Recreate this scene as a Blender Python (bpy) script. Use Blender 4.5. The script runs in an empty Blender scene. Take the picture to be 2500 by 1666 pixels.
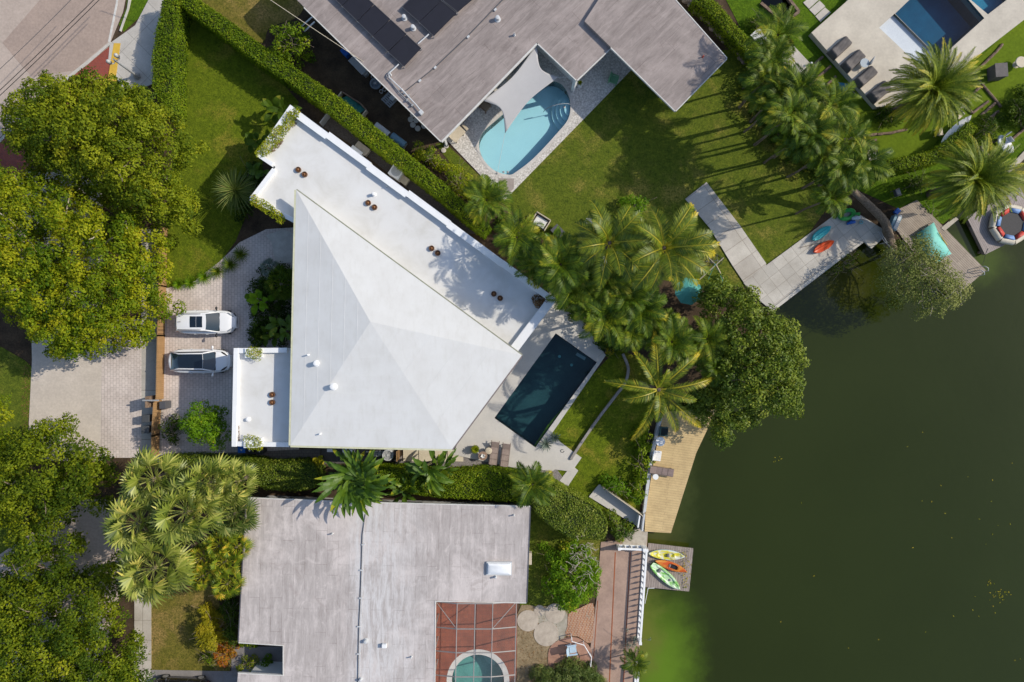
import bpy, math, random
import numpy as np
from mathutils import Vector, Matrix
from mathutils.geometry import tessellate_polygon
S = bpy.context.scene
COL = S.collection
rnd = random.Random(7)
rng = np.random.default_rng(11)
R = math.radians
PI = math.pi

# ------------------------------------------------------------------ camera, sky, sun, exposure
CAM_H = 55.5
F_PX = 24.0 / 36.0 * 2500.0
cam_data = bpy.data.cameras.new("camera")
cam_data.lens = 24.0
cam_data.sensor_width = 36.0
cam_data.clip_start = 0.5
cam_data.clip_end = 3000.0
cam = bpy.data.objects.new("camera", cam_data)
cam.location = (0, 0, CAM_H)
COL.objects.link(cam)
S.camera = cam

SUN_EL, SUN_AZ = 37.0, 14.0            # elevation, direction counted from +x towards +y
world = bpy.data.worlds.new("World")
S.world = world
world.use_nodes = True
wn = world.node_tree
sky = wn.nodes.new("ShaderNodeTexSky")
sky.sky_type = 'NISHITA'
sky.sun_disc = False
sky.sun_elevation = R(SUN_EL)
sky.sun_rotation = R(90 - SUN_AZ)
bg = wn.nodes["Background"]
bg.inputs[1].default_value = 0.15
wn.links.new(sky.outputs[0], bg.inputs[0])
sun_data = bpy.data.lights.new("sun", 'SUN')
sun_data.energy = 3.5
sun_data.angle = R(0.5)
sun_data.color = (1.0, 0.925, 0.79)
sun = bpy.data.objects.new("sun", sun_data)
sd = Vector((math.cos(R(SUN_EL)) * math.cos(R(SUN_AZ)), math.cos(R(SUN_EL)) * math.sin(R(SUN_AZ)), math.sin(R(SUN_EL))))
sun.rotation_euler = sd.to_track_quat('Z', 'Y').to_euler()
sun.location = (60, 15, 60)
COL.objects.link(sun)
S.view_settings.view_transform = 'Standard'
S.view_settings.look = 'None'
S.view_settings.exposure = 0.2
S.view_settings.gamma = 1.0
S.render.engine = 'CYCLES'
S.cycles.max_bounces = 6
S.cycles.transparent_max_bounces = 12
S.cycles.diffuse_bounces = 3
S.cycles.glossy_bounces = 3
S.cycles.caustics_reflective = False
S.cycles.caustics_refractive = False

# ------------------------------------------------------------------ survey of the photograph
def W(px, py, z=0.0):
    k = (CAM_H - z) / F_PX
    return Vector(((px - 1250.0) * k, -(py - 833.0) * k, z))
def crop(x0, y0, s):
    return lambda *c: [(x0 + c[i] / s, y0 + c[i + 1] / s) for i in range(0, len(c), 2)]
A = crop(0, 0, 2.8); B = crop(620, 0, 2.8); C = crop(1240, 0, 2.8); D = crop(1860, 0, 2.8)
E = crop(0, 550, 2.8); FF = crop(620, 550, 2.8); G = crop(1240, 550, 2.8); H = crop(1860, 450, 2.8)
I = crop(0, 1106, 2.8); J = crop(540, 1106, 2.8); K = crop(1160, 1106, 2.8)
N1 = crop(790, 80, 5.227); S1 = crop(700, 1080, 3.268); T3 = crop(1540, 1020, 8.71)
P5 = crop(1290, 480, 4.706); Q7 = crop(1820, 0, 6.03); R5 = crop(2200, 150, 6.273)
V6 = crop(1820, 420, 5.2275); Y3 = crop(1550, 1320, 11.2); X4 = crop(1050, 1440, 5.8825); D2 = crop(2080, 440, 5.407)
def wp(pts, z=0.0):
    return [W(p[0], p[1], z) for p in pts]
def xy(pts, z=0.0):
    return [tuple(W(p[0], p[1], z)[:2]) for p in pts]
def spline(pts, n=6, closed=True):
    out = []
    m = len(pts)
    rngi = range(m) if closed else range(m - 1)
    for i in rngi:
        if closed:
            p0, p1, p2, p3 = pts[(i - 1) % m], pts[i], pts[(i + 1) % m], pts[(i + 2) % m]
        else:
            p0, p1, p2, p3 = pts[max(i - 1, 0)], pts[i], pts[i + 1], pts[min(i + 2, m - 1)]
        for k in range(n):
            t = k / n
            out.append(tuple(0.5 * ((2 * b) + (c - a) * t + (2 * a - 5 * b + 4 * c - d) * t * t + (-a + 3 * b - 3 * c + d) * t ** 3)
                             for a, b, c, d in zip(p0, p1, p2, p3)))
    if not closed:
        out.append(tuple(pts[-1]))
    return out
def circle(c, r, n=32, ry=None, rot=0):
    ry = ry or r
    return [(c[0] + r * math.cos(2 * PI * i / n) * math.cos(rot) - ry * math.sin(2 * PI * i / n) * math.sin(rot),
             c[1] + r * math.cos(2 * PI * i / n) * math.sin(rot) + ry * math.sin(2 * PI * i / n) * math.cos(rot)) for i in range(n)]
def inset(poly, d):
    """move a polygon's edges inwards by d (world xy)"""
    a = sum(poly[i][0] * poly[(i + 1) % len(poly)][1] - poly[(i + 1) % len(poly)][0] * poly[i][1] for i in range(len(poly)))
    sg = 1 if a > 0 else -1
    out = []
    n = len(poly)
    for i in range(n):
        p0, p1, p2 = Vector(poly[i - 1]), Vector(poly[i]), Vector(poly[(i + 1) % n])
        e1 = (p1 - p0).normalized(); e2 = (p2 - p1).normalized()
        n1 = Vector((-e1.y, e1.x)) * sg; n2 = Vector((-e2.y, e2.x)) * sg
        b = n1 + n2
        k = d / max(0.25, (1 + n1.dot(n2)))
        out.append(tuple(p1 + b * k))
    return out

# ------------------------------------------------------------------ mesh builder
BASE = {}
class MB:
    def __init__(s): s.v = []; s.f = []
    def add(s, vs, fs):
        o = len(s.v)
        s.v += [Vector(v) for v in vs]
        s.f += [tuple(i + o for i in f) for f in fs]
        return s
    def box(s, c, size, rz=0.0, M=None, taper=1.0):
        hx, hy, hz = size[0] / 2, size[1] / 2, size[2] / 2
        vs = [(-hx, -hy, -hz), (hx, -hy, -hz), (hx, hy, -hz), (-hx, hy, -hz)]
        vs += [(x * taper, y * taper, hz) for x, y, z in vs]
        Rm = M if M is not None else Matrix.Rotation(rz, 3, 'Z')
        c = Vector(c)
        s.add([Rm @ Vector(v) + c for v in vs], [(0, 3, 2, 1), (4, 5, 6, 7), (0, 1, 5, 4), (1, 2, 6, 5), (2, 3, 7, 6), (3, 0, 4, 7)])
        return s
    def beam(s, p, q, w, h):
        p, q = Vector(p), Vector(q)
        t = (q - p); L = t.length; t.normalize()
        side = Vector((-t.y, t.x, 0))
        if side.length < 1e-4: side = Vector((1, 0, 0))
        side.normalize(); up = t.cross(side) * -1
        up = side.cross(t) * -1 if up.z < 0 else up
        Rm = Matrix((t, side, up)).transposed()
        return s.box((p + q) / 2, (L, w, h), M=Rm)
    def prism(s, poly, z0, z1, holes=(), bottom=False):
        loops = [list(poly)] + [list(h) for h in holes]
        flat = [p for l in loops for p in l]
        tris = tessellate_polygon([[Vector((p[0], p[1], 0)) for p in l] for l in loops])
        top = [(p[0], p[1], z1) for p in flat]; bot = [(p[0], p[1], z0) for p in flat]
        n = len(flat)
        fs = []
        for t in tris:
            a, b, c = (Vector(flat[i][:2]) for i in t)
            cr = (b - a).cross(c - a)
            if abs(cr) < 1e-12: continue
            tt = tuple(t) if cr > 0 else tuple(reversed(t))
            fs.append(tt)
            if bottom: fs.append(tuple(i + n for i in reversed(tt)))
        o = 0
        for l in loops:
            m = len(l)
            for i in range(m):
                a, b = o + i, o + (i + 1) % m
                fs.append((a, a + n, b + n, b))
            o += m
        s.add(top + bot, fs)
        return s
    def sheet(s, pts3, flip=False):
        tris = tessellate_polygon([[Vector((p[0], p[1], 0)) for p in pts3]])
        fs = []
        for t in tris:
            a, b, c = (Vector(pts3[i][:2]) for i in t)
            fs.append(tuple(t) if (b - a).cross(c - a) > 0 else tuple(reversed(t)))
        s.add(pts3, fs); return s
    def tube(s, pts, r, n=8, closed=False, caps=True):
        pts = [Vector(p) for p in pts]
        m = len(pts)
        rs = r if isinstance(r, (list, tuple)) else [r] * m
        rings = []
        ref = None
        for i, p in enumerate(pts):
            if closed: t = pts[(i + 1) % m] - pts[i - 1]
            else: t = pts[min(i + 1, m - 1)] - pts[max(i - 1, 0)]
            if t.length < 1e-9: t = Vector((0, 0, 1))
            t.normalize()
            if ref is None:
                ref = Vector((0, 0, 1)) if abs(t.z) < 0.9 else Vector((1, 0, 0))
            a = (ref - t * ref.dot(t))
            if a.length < 1e-5: a = t.orthogonal()
            a.normalize(); b = t.cross(a); ref = a
            rings.append([p + (a * math.cos(2 * PI * k / n) + b * math.sin(2 * PI * k / n)) * rs[i] for k in range(n)])
        vs = [v for rr in rings for v in rr]; fs = []
        for i in range(m if closed else m - 1):
            for k in range(n):
                a, b = i * n + k, i * n + (k + 1) % n
                j = ((i + 1) % m) * n
                fs.append((a, b, j + (k + 1) % n, j + k))
        if caps and not closed:
            fs.append(tuple(reversed(range(n)))); fs.append(tuple(range((m - 1) * n, m * n)))
        s.add(vs, fs); return s
    def lathe(s, prof, c=(0, 0, 0), n=24, caps=True):
        c = Vector(c); vs = []; fs = []
        for r_, z in prof:
            vs += [c + Vector((r_ * math.cos(2 * PI * k / n), r_ * math.sin(2 * PI * k / n), z)) for k in range(n)]
        for i in range(len(prof) - 1):
            for k in range(n):
                fs.append((i * n + k, i * n + (k + 1) % n, (i + 1) * n + (k + 1) % n, (i + 1) * n + k))
        if caps:
            fs.append(tuple(reversed(range(n)))); fs.append(tuple(range((len(prof) - 1) * n, len(prof) * n)))
        s.add(vs, fs); return s
    def ball(s, c, r, n=16, m=10):
        r = r if isinstance(r, (tuple, list)) else (r, r, r)
        c = Vector(c); vs = []; fs = []
        for i in range(m + 1):
            th = PI * i / m
            for k in range(n):
                ph = 2 * PI * k / n
                vs.append(c + Vector((r[0] * math.sin(th) * math.cos(ph), r[1] * math.sin(th) * math.sin(ph), -r[2] * math.cos(th))))
        for i in range(m):
            for k in range(n):
                fs.append((i * n + k, i * n + (k + 1) % n, (i + 1) * n + (k + 1) % n, (i + 1) * n + k))
        s.add(vs, fs); return s
    def loft(s, rings, closed_ring=True, cap0=True, cap1=True):
        n = len(rings[0]); vs = [v for r_ in rings for v in r_]; fs = []
        for i in range(len(rings) - 1):
            for k in range(n if closed_ring else n - 1):
                fs.append((i * n + k, i * n + (k + 1) % n, (i + 1) * n + (k + 1) % n, (i + 1) * n + k))
        if closed_ring and cap0: fs.append(tuple(reversed(range(n))))
        if closed_ring and cap1: fs.append(tuple(range((len(rings) - 1) * n, len(rings) * n)))
        s.add(vs, fs); return s
    def xform(s, Mx):
        s.v = [Mx @ v for v in s.v]; return s
    def build(s, name, mat, parent=None, smooth=False, bevel=0.0, origin=None, solid=0.0):
        if parent is not None: b = BASE[parent.name]
        elif origin is not None: b = Vector(origin)
        else:
            xs = [v.x for v in s.v]; ys = [v.y for v in s.v]
            b = Vector(((min(xs) + max(xs)) / 2, (min(ys) + max(ys)) / 2, min(v.z for v in s.v)))
        me = bpy.data.meshes.new(name)
        me.from_pydata([tuple(v - b) for v in s.v], [], s.f)
        me.validate()
        me.materials.append(mat)
        if smooth:
            me.polygons.foreach_set("use_smooth", [True] * len(me.polygons))
        o = bpy.data.objects.new(name, me)
        COL.objects.link(o)
        if parent is not None: o.parent = parent
        else: o.location = b
        BASE[o.name] = b
        if smooth == 'auto':
            me.set_sharp_from_angle(angle=R(40))
        if solid:
            md = o.modifiers.new("solid", 'SOLIDIFY'); md.thickness = solid; md.offset = 0
        if bevel:
            md = o.modifiers.new("bevel", 'BEVEL'); md.width = bevel; md.segments = 2; md.limit_method = 'ANGLE'; md.angle_limit = R(40)
        return o
def tag(o, label, cat, group=None):
    o['label'] = label; o['category'] = cat
    if group: o['group'] = group
    return o
def thing(name, label, cat, loc=(0, 0, 0), group=None):
    o = bpy.data.objects.new(name, None)
    o.empty_display_size = 0.3
    COL.objects.link(o); o.location = loc
    BASE[o.name] = Vector(loc)
    return tag(o, label, cat, group)
def structure(o):
    o['kind'] = 'structure'; return o
def copy_tree(o, parent=None):
    c = o.copy(); COL.objects.link(c)
    if parent is not None: c.parent = parent
    BASE[c.name] = BASE.get(o.name, Vector())
    for ch in list(o.children): copy_tree(ch, c)
    return c
def place(proto, used, x, y, z, rz=0.0, sc=1.0, label=None, group=None):
    o = proto if not used else copy_tree(proto)
    o.location = (x, y, z); o.rotation_euler = (0, 0, rz)
    o.scale = (sc, sc, sc)
    if label: o['label'] = label
    if group: o['group'] = group
    return o

# ------------------------------------------------------------------ materials
def nodes(m):
    m.use_nodes = True
    nt = m.node_tree
    return nt, nt.nodes["Principled BSDF"]
def rgb(c): return (c[0], c[1], c[2], 1.0)
def ramp(nt, fac, stops):
    r = nt.nodes.new("ShaderNodeValToRGB")
    el = r.color_ramp.elements
    while len(el) < len(stops): el.new(0.5)
    for e, (p, c) in zip(el, stops):
        e.position = p; e.color = rgb(c)
    nt.links.new(fac, r.inputs[0])
    return r.outputs[0]
def noise(nt, vec, scale, detail=5, rough=0.6, dist=0.0):
    n = nt.nodes.new("ShaderNodeTexNoise")
    n.inputs['Scale'].default_value = scale; n.inputs['Detail'].default_value = detail
    n.inputs['Roughness'].default_value = rough; n.inputs['Distortion'].default_value = dist
    nt.links.new(vec, n.inputs['Vector'])
    return n.outputs[0]
def coord(nt, rot=0.0, scale=(1, 1, 1), kind='Object', loc=(0, 0, 0)):
    """turn first, then stretch"""
    tc = nt.nodes.new("ShaderNodeTexCoord")
    mp = nt.nodes.new("ShaderNodeMapping")
    mp.inputs['Rotation'].default_value = (0, 0, rot); mp.inputs['Location'].default_value = loc
    nt.links.new(tc.outputs[kind], mp.inputs[0])
    m2 = nt.nodes.new("ShaderNodeMapping"); m2.inputs['Scale'].default_value = scale
    nt.links.new(mp.outputs[0], m2.inputs[0])
    return m2.outputs[0]
def mixc(nt, fac, a, b, mode='MIX'):
    m = nt.nodes.new("ShaderNodeMix"); m.data_type = 'RGBA'; m.blend_type = mode
    for idx, val in ((0, fac), (6, a), (7, b)):
        if isinstance(val, (int, float)): m.inputs[idx].default_value = val
        elif isinstance(val, tuple): m.inputs[idx].default_value = rgb(val)
        else: nt.links.new(val, m.inputs[idx])
    return m.outputs[2]
def maprange(nt, v, a, b, c=0.0, d=1.0):
    m = nt.nodes.new("ShaderNodeMapRange"); m.interpolation_type = 'SMOOTHSTEP'
    nt.links.new(v, m.inputs[0])
    for i, x in enumerate((a, b, c, d)): m.inputs[i + 1].default_value = x
    return m.outputs[0]
def bump(nt, bs, h, strength=0.3, dist=0.02):
    b = nt.nodes.new("ShaderNodeBump"); b.inputs['Strength'].default_value = strength; b.inputs['Distance'].default_value = dist
    nt.links.new(h, b.inputs['Height']); nt.links.new(b.outputs[0], bs.inputs['Normal'])
def mat(name, c1, c2=None, scale=3.0, rough=0.75, spec=0.3, metal=0.0, bmp=0.0, fine=0.12, coat=0.0):
    """two-tone mottled surface with a finer grain"""
    m = bpy.data.materials.new(name)
    nt, bs = nodes(m)
    v = coord(nt)
    c2 = c2 or tuple(x * 0.82 for x in c1)
    n1 = noise(nt, v, scale, 5, 0.62)
    c = ramp(nt, n1, [(0.32, c2), (0.66, c1)])
    if fine:
        n2 = noise(nt, v, scale * 9, 3, 0.7)
        g = ramp(nt, n2, [(0.3, (1 - fine,) * 3), (0.7, (1 + fine * 0.5,) * 3)])
        c = mixc(nt, 1.0, c, g, 'MULTIPLY')
        if bmp: bump(nt, bs, n2, bmp, 0.02)
    nt.links.new(c, bs.inputs['Base Color'])
    bs.inputs['Roughness'].default_value = rough
    bs.inputs['Specular IOR Level'].default_value = spec
    bs.inputs['Metallic'].default_value = metal
    bs.inputs['Coat Weight'].default_value = coat
    return m
def plain(name, c, rough=0.5, spec=0.4, metal=0.0, coat=0.0):
    return mat(name, c, tuple(x * 0.9 for x in c), 2.0, rough, spec, metal, 0, 0.05, coat)
def tiles(name, c1, c2, mortar, bw, bh, rot=0.0, msize=0.012, offset=0.5, rough=0.8, stain=None, stain_scale=0.5, bmp=0.4):
    m = bpy.data.materials.new(name)
    nt, bs = nodes(m)
    v = coord(nt, rot)
    br = nt.nodes.new("ShaderNodeTexBrick")
    br.inputs['Scale'].default_value = 1.0
    br.inputs['Brick Width'].default_value = bw; br.inputs['Row Height'].default_value = bh
    br.inputs['Mortar Size'].default_value = msize; br.inputs['Mortar Smooth'].default_value = 0.2
    br.inputs['Color1'].default_value = rgb(c1); br.inputs['Color2'].default_value = rgb(c2); br.inputs['Mortar'].default_value = rgb(mortar)
    br.offset = offset
    nt.links.new(v, br.inputs[0])
    v2 = coord(nt)
    n1 = noise(nt, v2, stain_scale, 6, 0.65)
    g = ramp(nt, n1, [(0.3, stain or (0.78, 0.76, 0.74)), (0.62, (1.05, 1.05, 1.05))])
    c = mixc(nt, 1.0, br.outputs[0], g, 'MULTIPLY')
    n2 = noise(nt, v2, 14, 3, 0.7)
    c = mixc(nt, 1.0, c, ramp(nt, n2, [(0.3, (0.86,) * 3), (0.7, (1.08,) * 3)]), 'MULTIPLY')
    nt.links.new(c, bs.inputs['Base Color'])
    inv = nt.nodes.new("ShaderNodeMath"); inv.operation = 'SUBTRACT'; inv.inputs[0].default_value = 1.0
    nt.links.new(br.outputs[1], inv.inputs[1])
    bump(nt, bs, inv.outputs[0], bmp, 0.01)
    bs.inputs['Roughness'].default_value = rough
    return m
def planks(name, c1, c2, gap, width, length, rot, rough=0.75, gapw=0.008):
    return tiles(name, c1, c2, gap, length, width, rot, gapw, 0.37, rough, (0.82, 0.8, 0.78), 1.2)
def grass(name, dark, mid, dry, dry_amt=0.5, seed=0.0):
    m = bpy.data.materials.new(name)
    nt, bs = nodes(m)
    v = coord(nt, loc=(seed, seed * 1.7, 0))
    big = noise(nt, v, 0.28, 6, 0.65, 0.4)
    med = noise(nt, v, 2.2, 5, 0.7)
    fin = noise(nt, v, 6.5, 6, 0.82)
    c = ramp(nt, med, [(0.3, dark), (0.62, mid)])
    d = maprange(nt, big, 0.62 - 0.22 * dry_amt, 0.86 - 0.22 * dry_amt)
    dm = nt.nodes.new("ShaderNodeMath"); dm.operation = 'MULTIPLY'
    nt.links.new(d, dm.inputs[0]); nt.links.new(maprange(nt, fin, 0.3, 0.65), dm.inputs[1])
    c = mixc(nt, dm.outputs[0], c, dry)
    c = mixc(nt, 1.0, c, ramp(nt, fin, [(0.3, (0.5,) * 3), (0.5, (1.0,) * 3), (0.7, (1.6, 1.52, 1.25))]), 'MULTIPLY')
    nt.links.new(c, bs.inputs['Base Color'])
    bs.inputs['Roughness'].default_value = 0.95
    bs.inputs['Specular IOR Level'].default_value = 0.1
    bump(nt, bs, fin, 0.9, 0.08)
    return m
def leafmat(name, stops, trans=0.32, rough=0.6, spec=0.16):
    """leaf colour varies leaf by leaf through the face attribute 'tint'"""
    m = bpy.data.materials.new(name)
    nt, bs = nodes(m)
    at = nt.nodes.new("ShaderNodeAttribute"); at.attribute_name = 'tint'
    c = ramp(nt, at.outputs['Fac'], stops)
    nt.links.new(c, bs.inputs['Base Color'])
    bs.inputs['Roughness'].default_value = rough
    bs.inputs['Specular IOR Level'].default_value = spec
    tr = nt.nodes.new("ShaderNodeBsdfTranslucent")
    br = mixc(nt, 1.0, c, (1.15, 1.2, 0.6), 'MULTIPLY')
    nt.links.new(br, tr.inputs[0])
    mx = nt.nodes.new("ShaderNodeMixShader"); mx.inputs[0].default_value = trans
    out = nt.nodes["Material Output"]
    nt.links.new(bs.outputs[0], mx.inputs[1]); nt.links.new(tr.outputs[0], mx.inputs[2])
    nt.links.new(mx.outputs[0], out.inputs[0])
    return m
def poolwater(name, tint, density=0.25, wave=0.06):
    m = bpy.data.materials.new(name)
    nt, bs = nodes(m)
    tr = nt.nodes.new("ShaderNodeBsdfTransparent"); tr.inputs[0].default_value = rgb(tint)
    gl = nt.nodes.new("ShaderNodeBsdfGlossy"); gl.inputs['Roughness'].default_value = 0.03
    v = coord(nt)
    n = noise(nt, v, 2.5, 3, 0.55, 0.6)
    b = nt.nodes.new("ShaderNodeBump"); b.inputs['Strength'].default_value = wave; b.inputs['Distance'].default_value = 0.1
    nt.links.new(n, b.inputs['Height']); nt.links.new(b.outputs[0], gl.inputs['Normal'])
    lw = nt.nodes.new("ShaderNodeLayerWeight"); lw.inputs[0].default_value = 0.5
    nt.links.new(b.outputs[0], lw.inputs['Normal'])
    pw = nt.nodes.new("ShaderNodeMath"); pw.operation = 'POWER'; pw.inputs[1].default_value = 4.0
    nt.links.new(lw.outputs['Facing'], pw.inputs[0])
    fr = nt.nodes.new("ShaderNodeMath"); fr.operation = 'MULTIPLY_ADD'; fr.inputs[1].default_value = 0.6; fr.inputs[2].default_value = 0.03
    nt.links.new(pw.outputs[0], fr.inputs[0])
    mx = nt.nodes.new("ShaderNodeMixShader")
    nt.links.new(fr.outputs[0], mx.inputs[0]); nt.links.new(tr.outputs[0], mx.inputs[1]); nt.links.new(gl.outputs[0], mx.inputs[2])
    nt.links.new(mx.outputs[0], nt.nodes["Material Output"].inputs[0])
    return m
def glass(name, c, rough=0.05):
    m = bpy.data.materials.new(name)
    nt, bs = nodes(m)
    bs.inputs['Base Color'].default_value = rgb(c); bs.inputs['Roughness'].default_value = rough
    bs.inputs['Specular IOR Level'].default_value = 0.7; bs.inputs['Coat Weight'].default_value = 0.6
    return m

m_white = mat('white_paint', (0.8, 0.8, 0.8), (0.74, 0.74, 0.735), 0.9, 0.6, 0.3, fine=0.03)
m_black = plain('black_plastic', (0.02, 0.02, 0.022), 0.45)
m_darkgrey = plain('dark_grey_metal', (0.09, 0.09, 0.1), 0.5)
m_grey = plain('grey_metal', (0.32, 0.33, 0.34), 0.5)
m_lightgrey = plain('light_grey_metal', (0.55, 0.56, 0.57), 0.45)
m_rust = mat('rusty_metal', (0.17, 0.08, 0.04), (0.08, 0.045, 0.03), 9, 0.85)
m_bark = mat('bark', (0.30, 0.24, 0.18), (0.14, 0.1, 0.075), 5, 0.95, bmp=0.5)
m_bark_pale = mat('pale_bark', (0.48, 0.42, 0.33), (0.28, 0.24, 0.18), 5, 0.95, bmp=0.5)
m_palmtrunk = mat('palm_trunk', (0.25, 0.19, 0.14), (0.1, 0.075, 0.055), 7, 0.95, bmp=0.6)
m_wood = mat('weathered_timber', (0.27, 0.19, 0.135), (0.09, 0.06, 0.045), 4, 0.9, bmp=0.4)
m_beige = mat('beige_resin', (0.58, 0.5, 0.38), (0.5, 0.43, 0.32), 3, 0.6)
m_stone = mat('pale_stone', (0.5, 0.45, 0.37), (0.36, 0.31, 0.25), 3, 0.9, bmp=0.3)
m_teal = mat('teal_canvas', (0.10, 0.38, 0.33), (0.08, 0.31, 0.27), 2, 0.8)
m_cushion_white = mat('white_cushion', (0.78, 0.77, 0.74), (0.68, 0.67, 0.64), 3, 0.9)
# ================================================================== SETTING
OVAL = spline(C(300,555, 380,590, 425,690, 415,810, 330,920, 180,1080, 60,1175) + B(1740,1197, 1640,1165, 1565,1085, 1537,985, 1565,905, 1640,835) + [(1262,250), (1310,212)], 5)
LAP = [(1357, 814), (1457, 885), (1307, 1093), (1207, 1021)]
NEP = [(2185, 34), (2294, 143), (2403, 45), (2330, -40), (2262, -40)]
LEDGE = [(2146, 68), (2184, 34), (2293, 143), (2256, 172)]
SPA = D(1415,-10, 1545,100, 1700,-20) + [(2440, -40), (2380, -40)]
ROUND = circle((1167, 1662), 64, 40)
POND = Q7(215,60, 560,345, 775,190, 610,-20) + [(1900, -40), (1870, -40)]
zD = 0.15            # terrace of the white house
zN = 0.6             # raised north-east terrace
oval_xy = xy(OVAL, 0.05); lap_xy = xy(LAP, zD); nep_xy = xy(NEP, zN); ledge_xy = xy(LEDGE, zN); spa_xy = xy(SPA, zN); round_xy = xy(ROUND, 0.05); pond_xy = xy(POND, 0.0)

shore = [(2500, 393), (2440, 432), (2303, 552), (2190, 585), (2110, 588), (1887, 761), (1800, 830), (1690, 950), (1617, 1015), (1590, 1130), (1571, 1256), (1576, 1345), (1570, 1400), (1561, 1567), (1553, 1666)]
shore_xy = xy(shore)
ground_poly = [(-900, -900), (-900, 900), (900, 900), (900, 30), (60, 22)] + shore_xy + [(9.6, -40), (5, -900)]
# order: the outline runs clockwise; the tessellator does not mind
m_earth = mat('dark_earth', (0.10, 0.068, 0.042), (0.045, 0.032, 0.022), 0.9, 0.95, 0.1, bmp=0.5, fine=0.35)
g = MB().prism(ground_poly, -2.6, 0.0, [oval_xy, lap_xy, nep_xy, ledge_xy, spa_xy, round_xy, pond_xy])
structure(g.build('ground', m_earth, origin=(0, 0, 0)))

# lake: one sheet; algae close to the sea walls give the water its own brighter green there
m_lake = bpy.data.materials.new('lake_water')
nt, bs = nodes(m_lake)
v = coord(nt)
n0 = noise(nt, v, 0.06, 4, 0.5)
base = ramp(nt, n0, [(0.3, (0.0185, 0.0260, 0.0015)), (0.7, (0.0235, 0.0325, 0.0035))])
geo = nt.nodes.new("ShaderNodeNewGeometry")
nz = nt.nodes.new("ShaderNodeTexNoise"); nz.inputs['Scale'].default_value = 0.55; nz.inputs['Detail'].default_value = 8; nz.inputs['Roughness'].default_value = 0.65
nt.links.new(geo.outputs['Position'], nz.inputs['Vector'])
vm = nt.nodes.new("ShaderNodeVectorMath"); vm.operation = 'MULTIPLY_ADD'
nt.links.new(nz.outputs[1], vm.inputs[0]); vm.inputs[1].default_value = (3.4, 3.4, 0); nt.links.new(geo.outputs['Position'], vm.inputs[2])
def lake_blob(c, px, py, sx, sy, col, amt):
    p = W(px, py)
    sb = nt.nodes.new("ShaderNodeVectorMath"); sb.operation = 'SUBTRACT'
    nt.links.new(vm.outputs[0], sb.inputs[0]); sb.inputs[1].default_value = (p.x + 1.7, p.y + 1.7, 0)
    ml = nt.nodes.new("ShaderNodeVectorMath"); ml.operation = 'MULTIPLY'
    nt.links.new(sb.outputs[0], ml.inputs[0]); ml.inputs[1].default_value = (1 / sx, 1 / sy, 0)
    ln = nt.nodes.new("ShaderNodeVectorMath"); ln.operation = 'LENGTH'
    nt.links.new(ml.outputs[0], ln.inputs[0])
    return mixc(nt, maprange(nt, ln.outputs['Value'], 0.05, 1.0, amt, 0.0), c, col)
c = lake_blob(base, 1622, 1650, 4.6, 9.5, (0.105, 0.185, 0.010), 0.92)
c = lake_blob(c, 1572, 1560, 2.4, 6.0, (0.13, 0.145, 0.022), 0.9)
c = lake_blob(c, 1610, 1300, 3.2, 3.2, (0.085, 0.09, 0.02), 0.8)
c = lake_blob(c, 1665, 1200, 2.2, 6.5, (0.05, 0.065, 0.014), 0.7)
c = lake_blob(c, 2480, 480, 4.4, 4.0, (0.22, 0.23, 0.04), 0.95)
c = lake_blob(c, 2400, 625, 3.8, 3.2, (0.07, 0.105, 0.012), 0.75)
c = lake_blob(c, 2070, 690, 3.4, 3.0, (0.06, 0.06, 0.012), 0.75)
nt.links.new(c, bs.inputs['Base Color'])
bs.inputs['Roughness'].default_value = 0.06; bs.inputs['Specular IOR Level'].default_value = 0.28
rip = noise(nt, v, 1.2, 3, 0.5, 0.5)
bump(nt, bs, rip, 0.12, 0.06)
lake_poly = [(p[0] - 0.6, p[1] + 0.3, -0.75) for p in shore_xy]
structure(MB().sheet([(900, -900, -0.75), (900, 30, -0.75), (60, 22, -0.75)] + lake_poly + [(9.0, -40, -0.75), (4.4, -900, -0.75)]).build('lake', m_lake, origin=(0, 0, 0)))

NSLAB = [0]
def slab(name, pts, m, z, z0=-0.03, holes=(), world_pts=False):
    NSLAB[0] += 1; z = z + 0.00037 * NSLAB[0]
    return structure(MB().prism(pts if world_pts else xy(pts, z), z0, z, holes).build(name, m, origin=(0, 0, 0)))

# lawns
m_lawn = grass('lawn_front', (0.062, 0.095, 0.006), (0.125, 0.165, 0.010), (0.28, 0.215, 0.04), 0.58)
m_lawn2 = grass('lawn_back', (0.055, 0.085, 0.010), (0.115, 0.145, 0.016), (0.26, 0.21, 0.055), 0.65, 13)
m_lawn_dry = grass('lawn_dry', (0.09, 0.095, 0.014), (0.17, 0.145, 0.03), (0.30, 0.2, 0.08), 0.9, 31)
m_lawn_lush = grass('lawn_lush', (0.05, 0.10, 0.006), (0.085, 0.15, 0.008), (0.15, 0.17, 0.03), 0.35, 47)
m_turf = mat('artificial_turf', (0.125, 0.18, 0.011), (0.095, 0.145, 0.009), 0.5, 0.95, 0.1, fine=0.2)
slab('lawn', [(433, 10), (655, 165), (730, 250), (650, 370), (615, 490), (575, 590), (500, 690), (408, 706), (405, 540), (432, 300)], m_lawn, 0.02)
slab('lawn', spline([(450, -60), (760, -60), (742, 20), (715, 48), (690, 55), (655, 70), (642, 105), (600, 90), (520, 30)], 3), m_lawn_dry, 0.024)
slab('lawn', [(1063, 352), (1084, 346), (1222, 478), (1200, 500), (1160, 480), (1100, 400)], m_lawn2, 0.02)
slab('lawn', [(1225, 492), (1545, 150), (1790, 120), (1862, 240), (2070, 440), (1960, 590), (1872, 648), (1815, 700), (1700, 700), (1500, 660), (1330, 590)], m_lawn2, 0.02)
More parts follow.
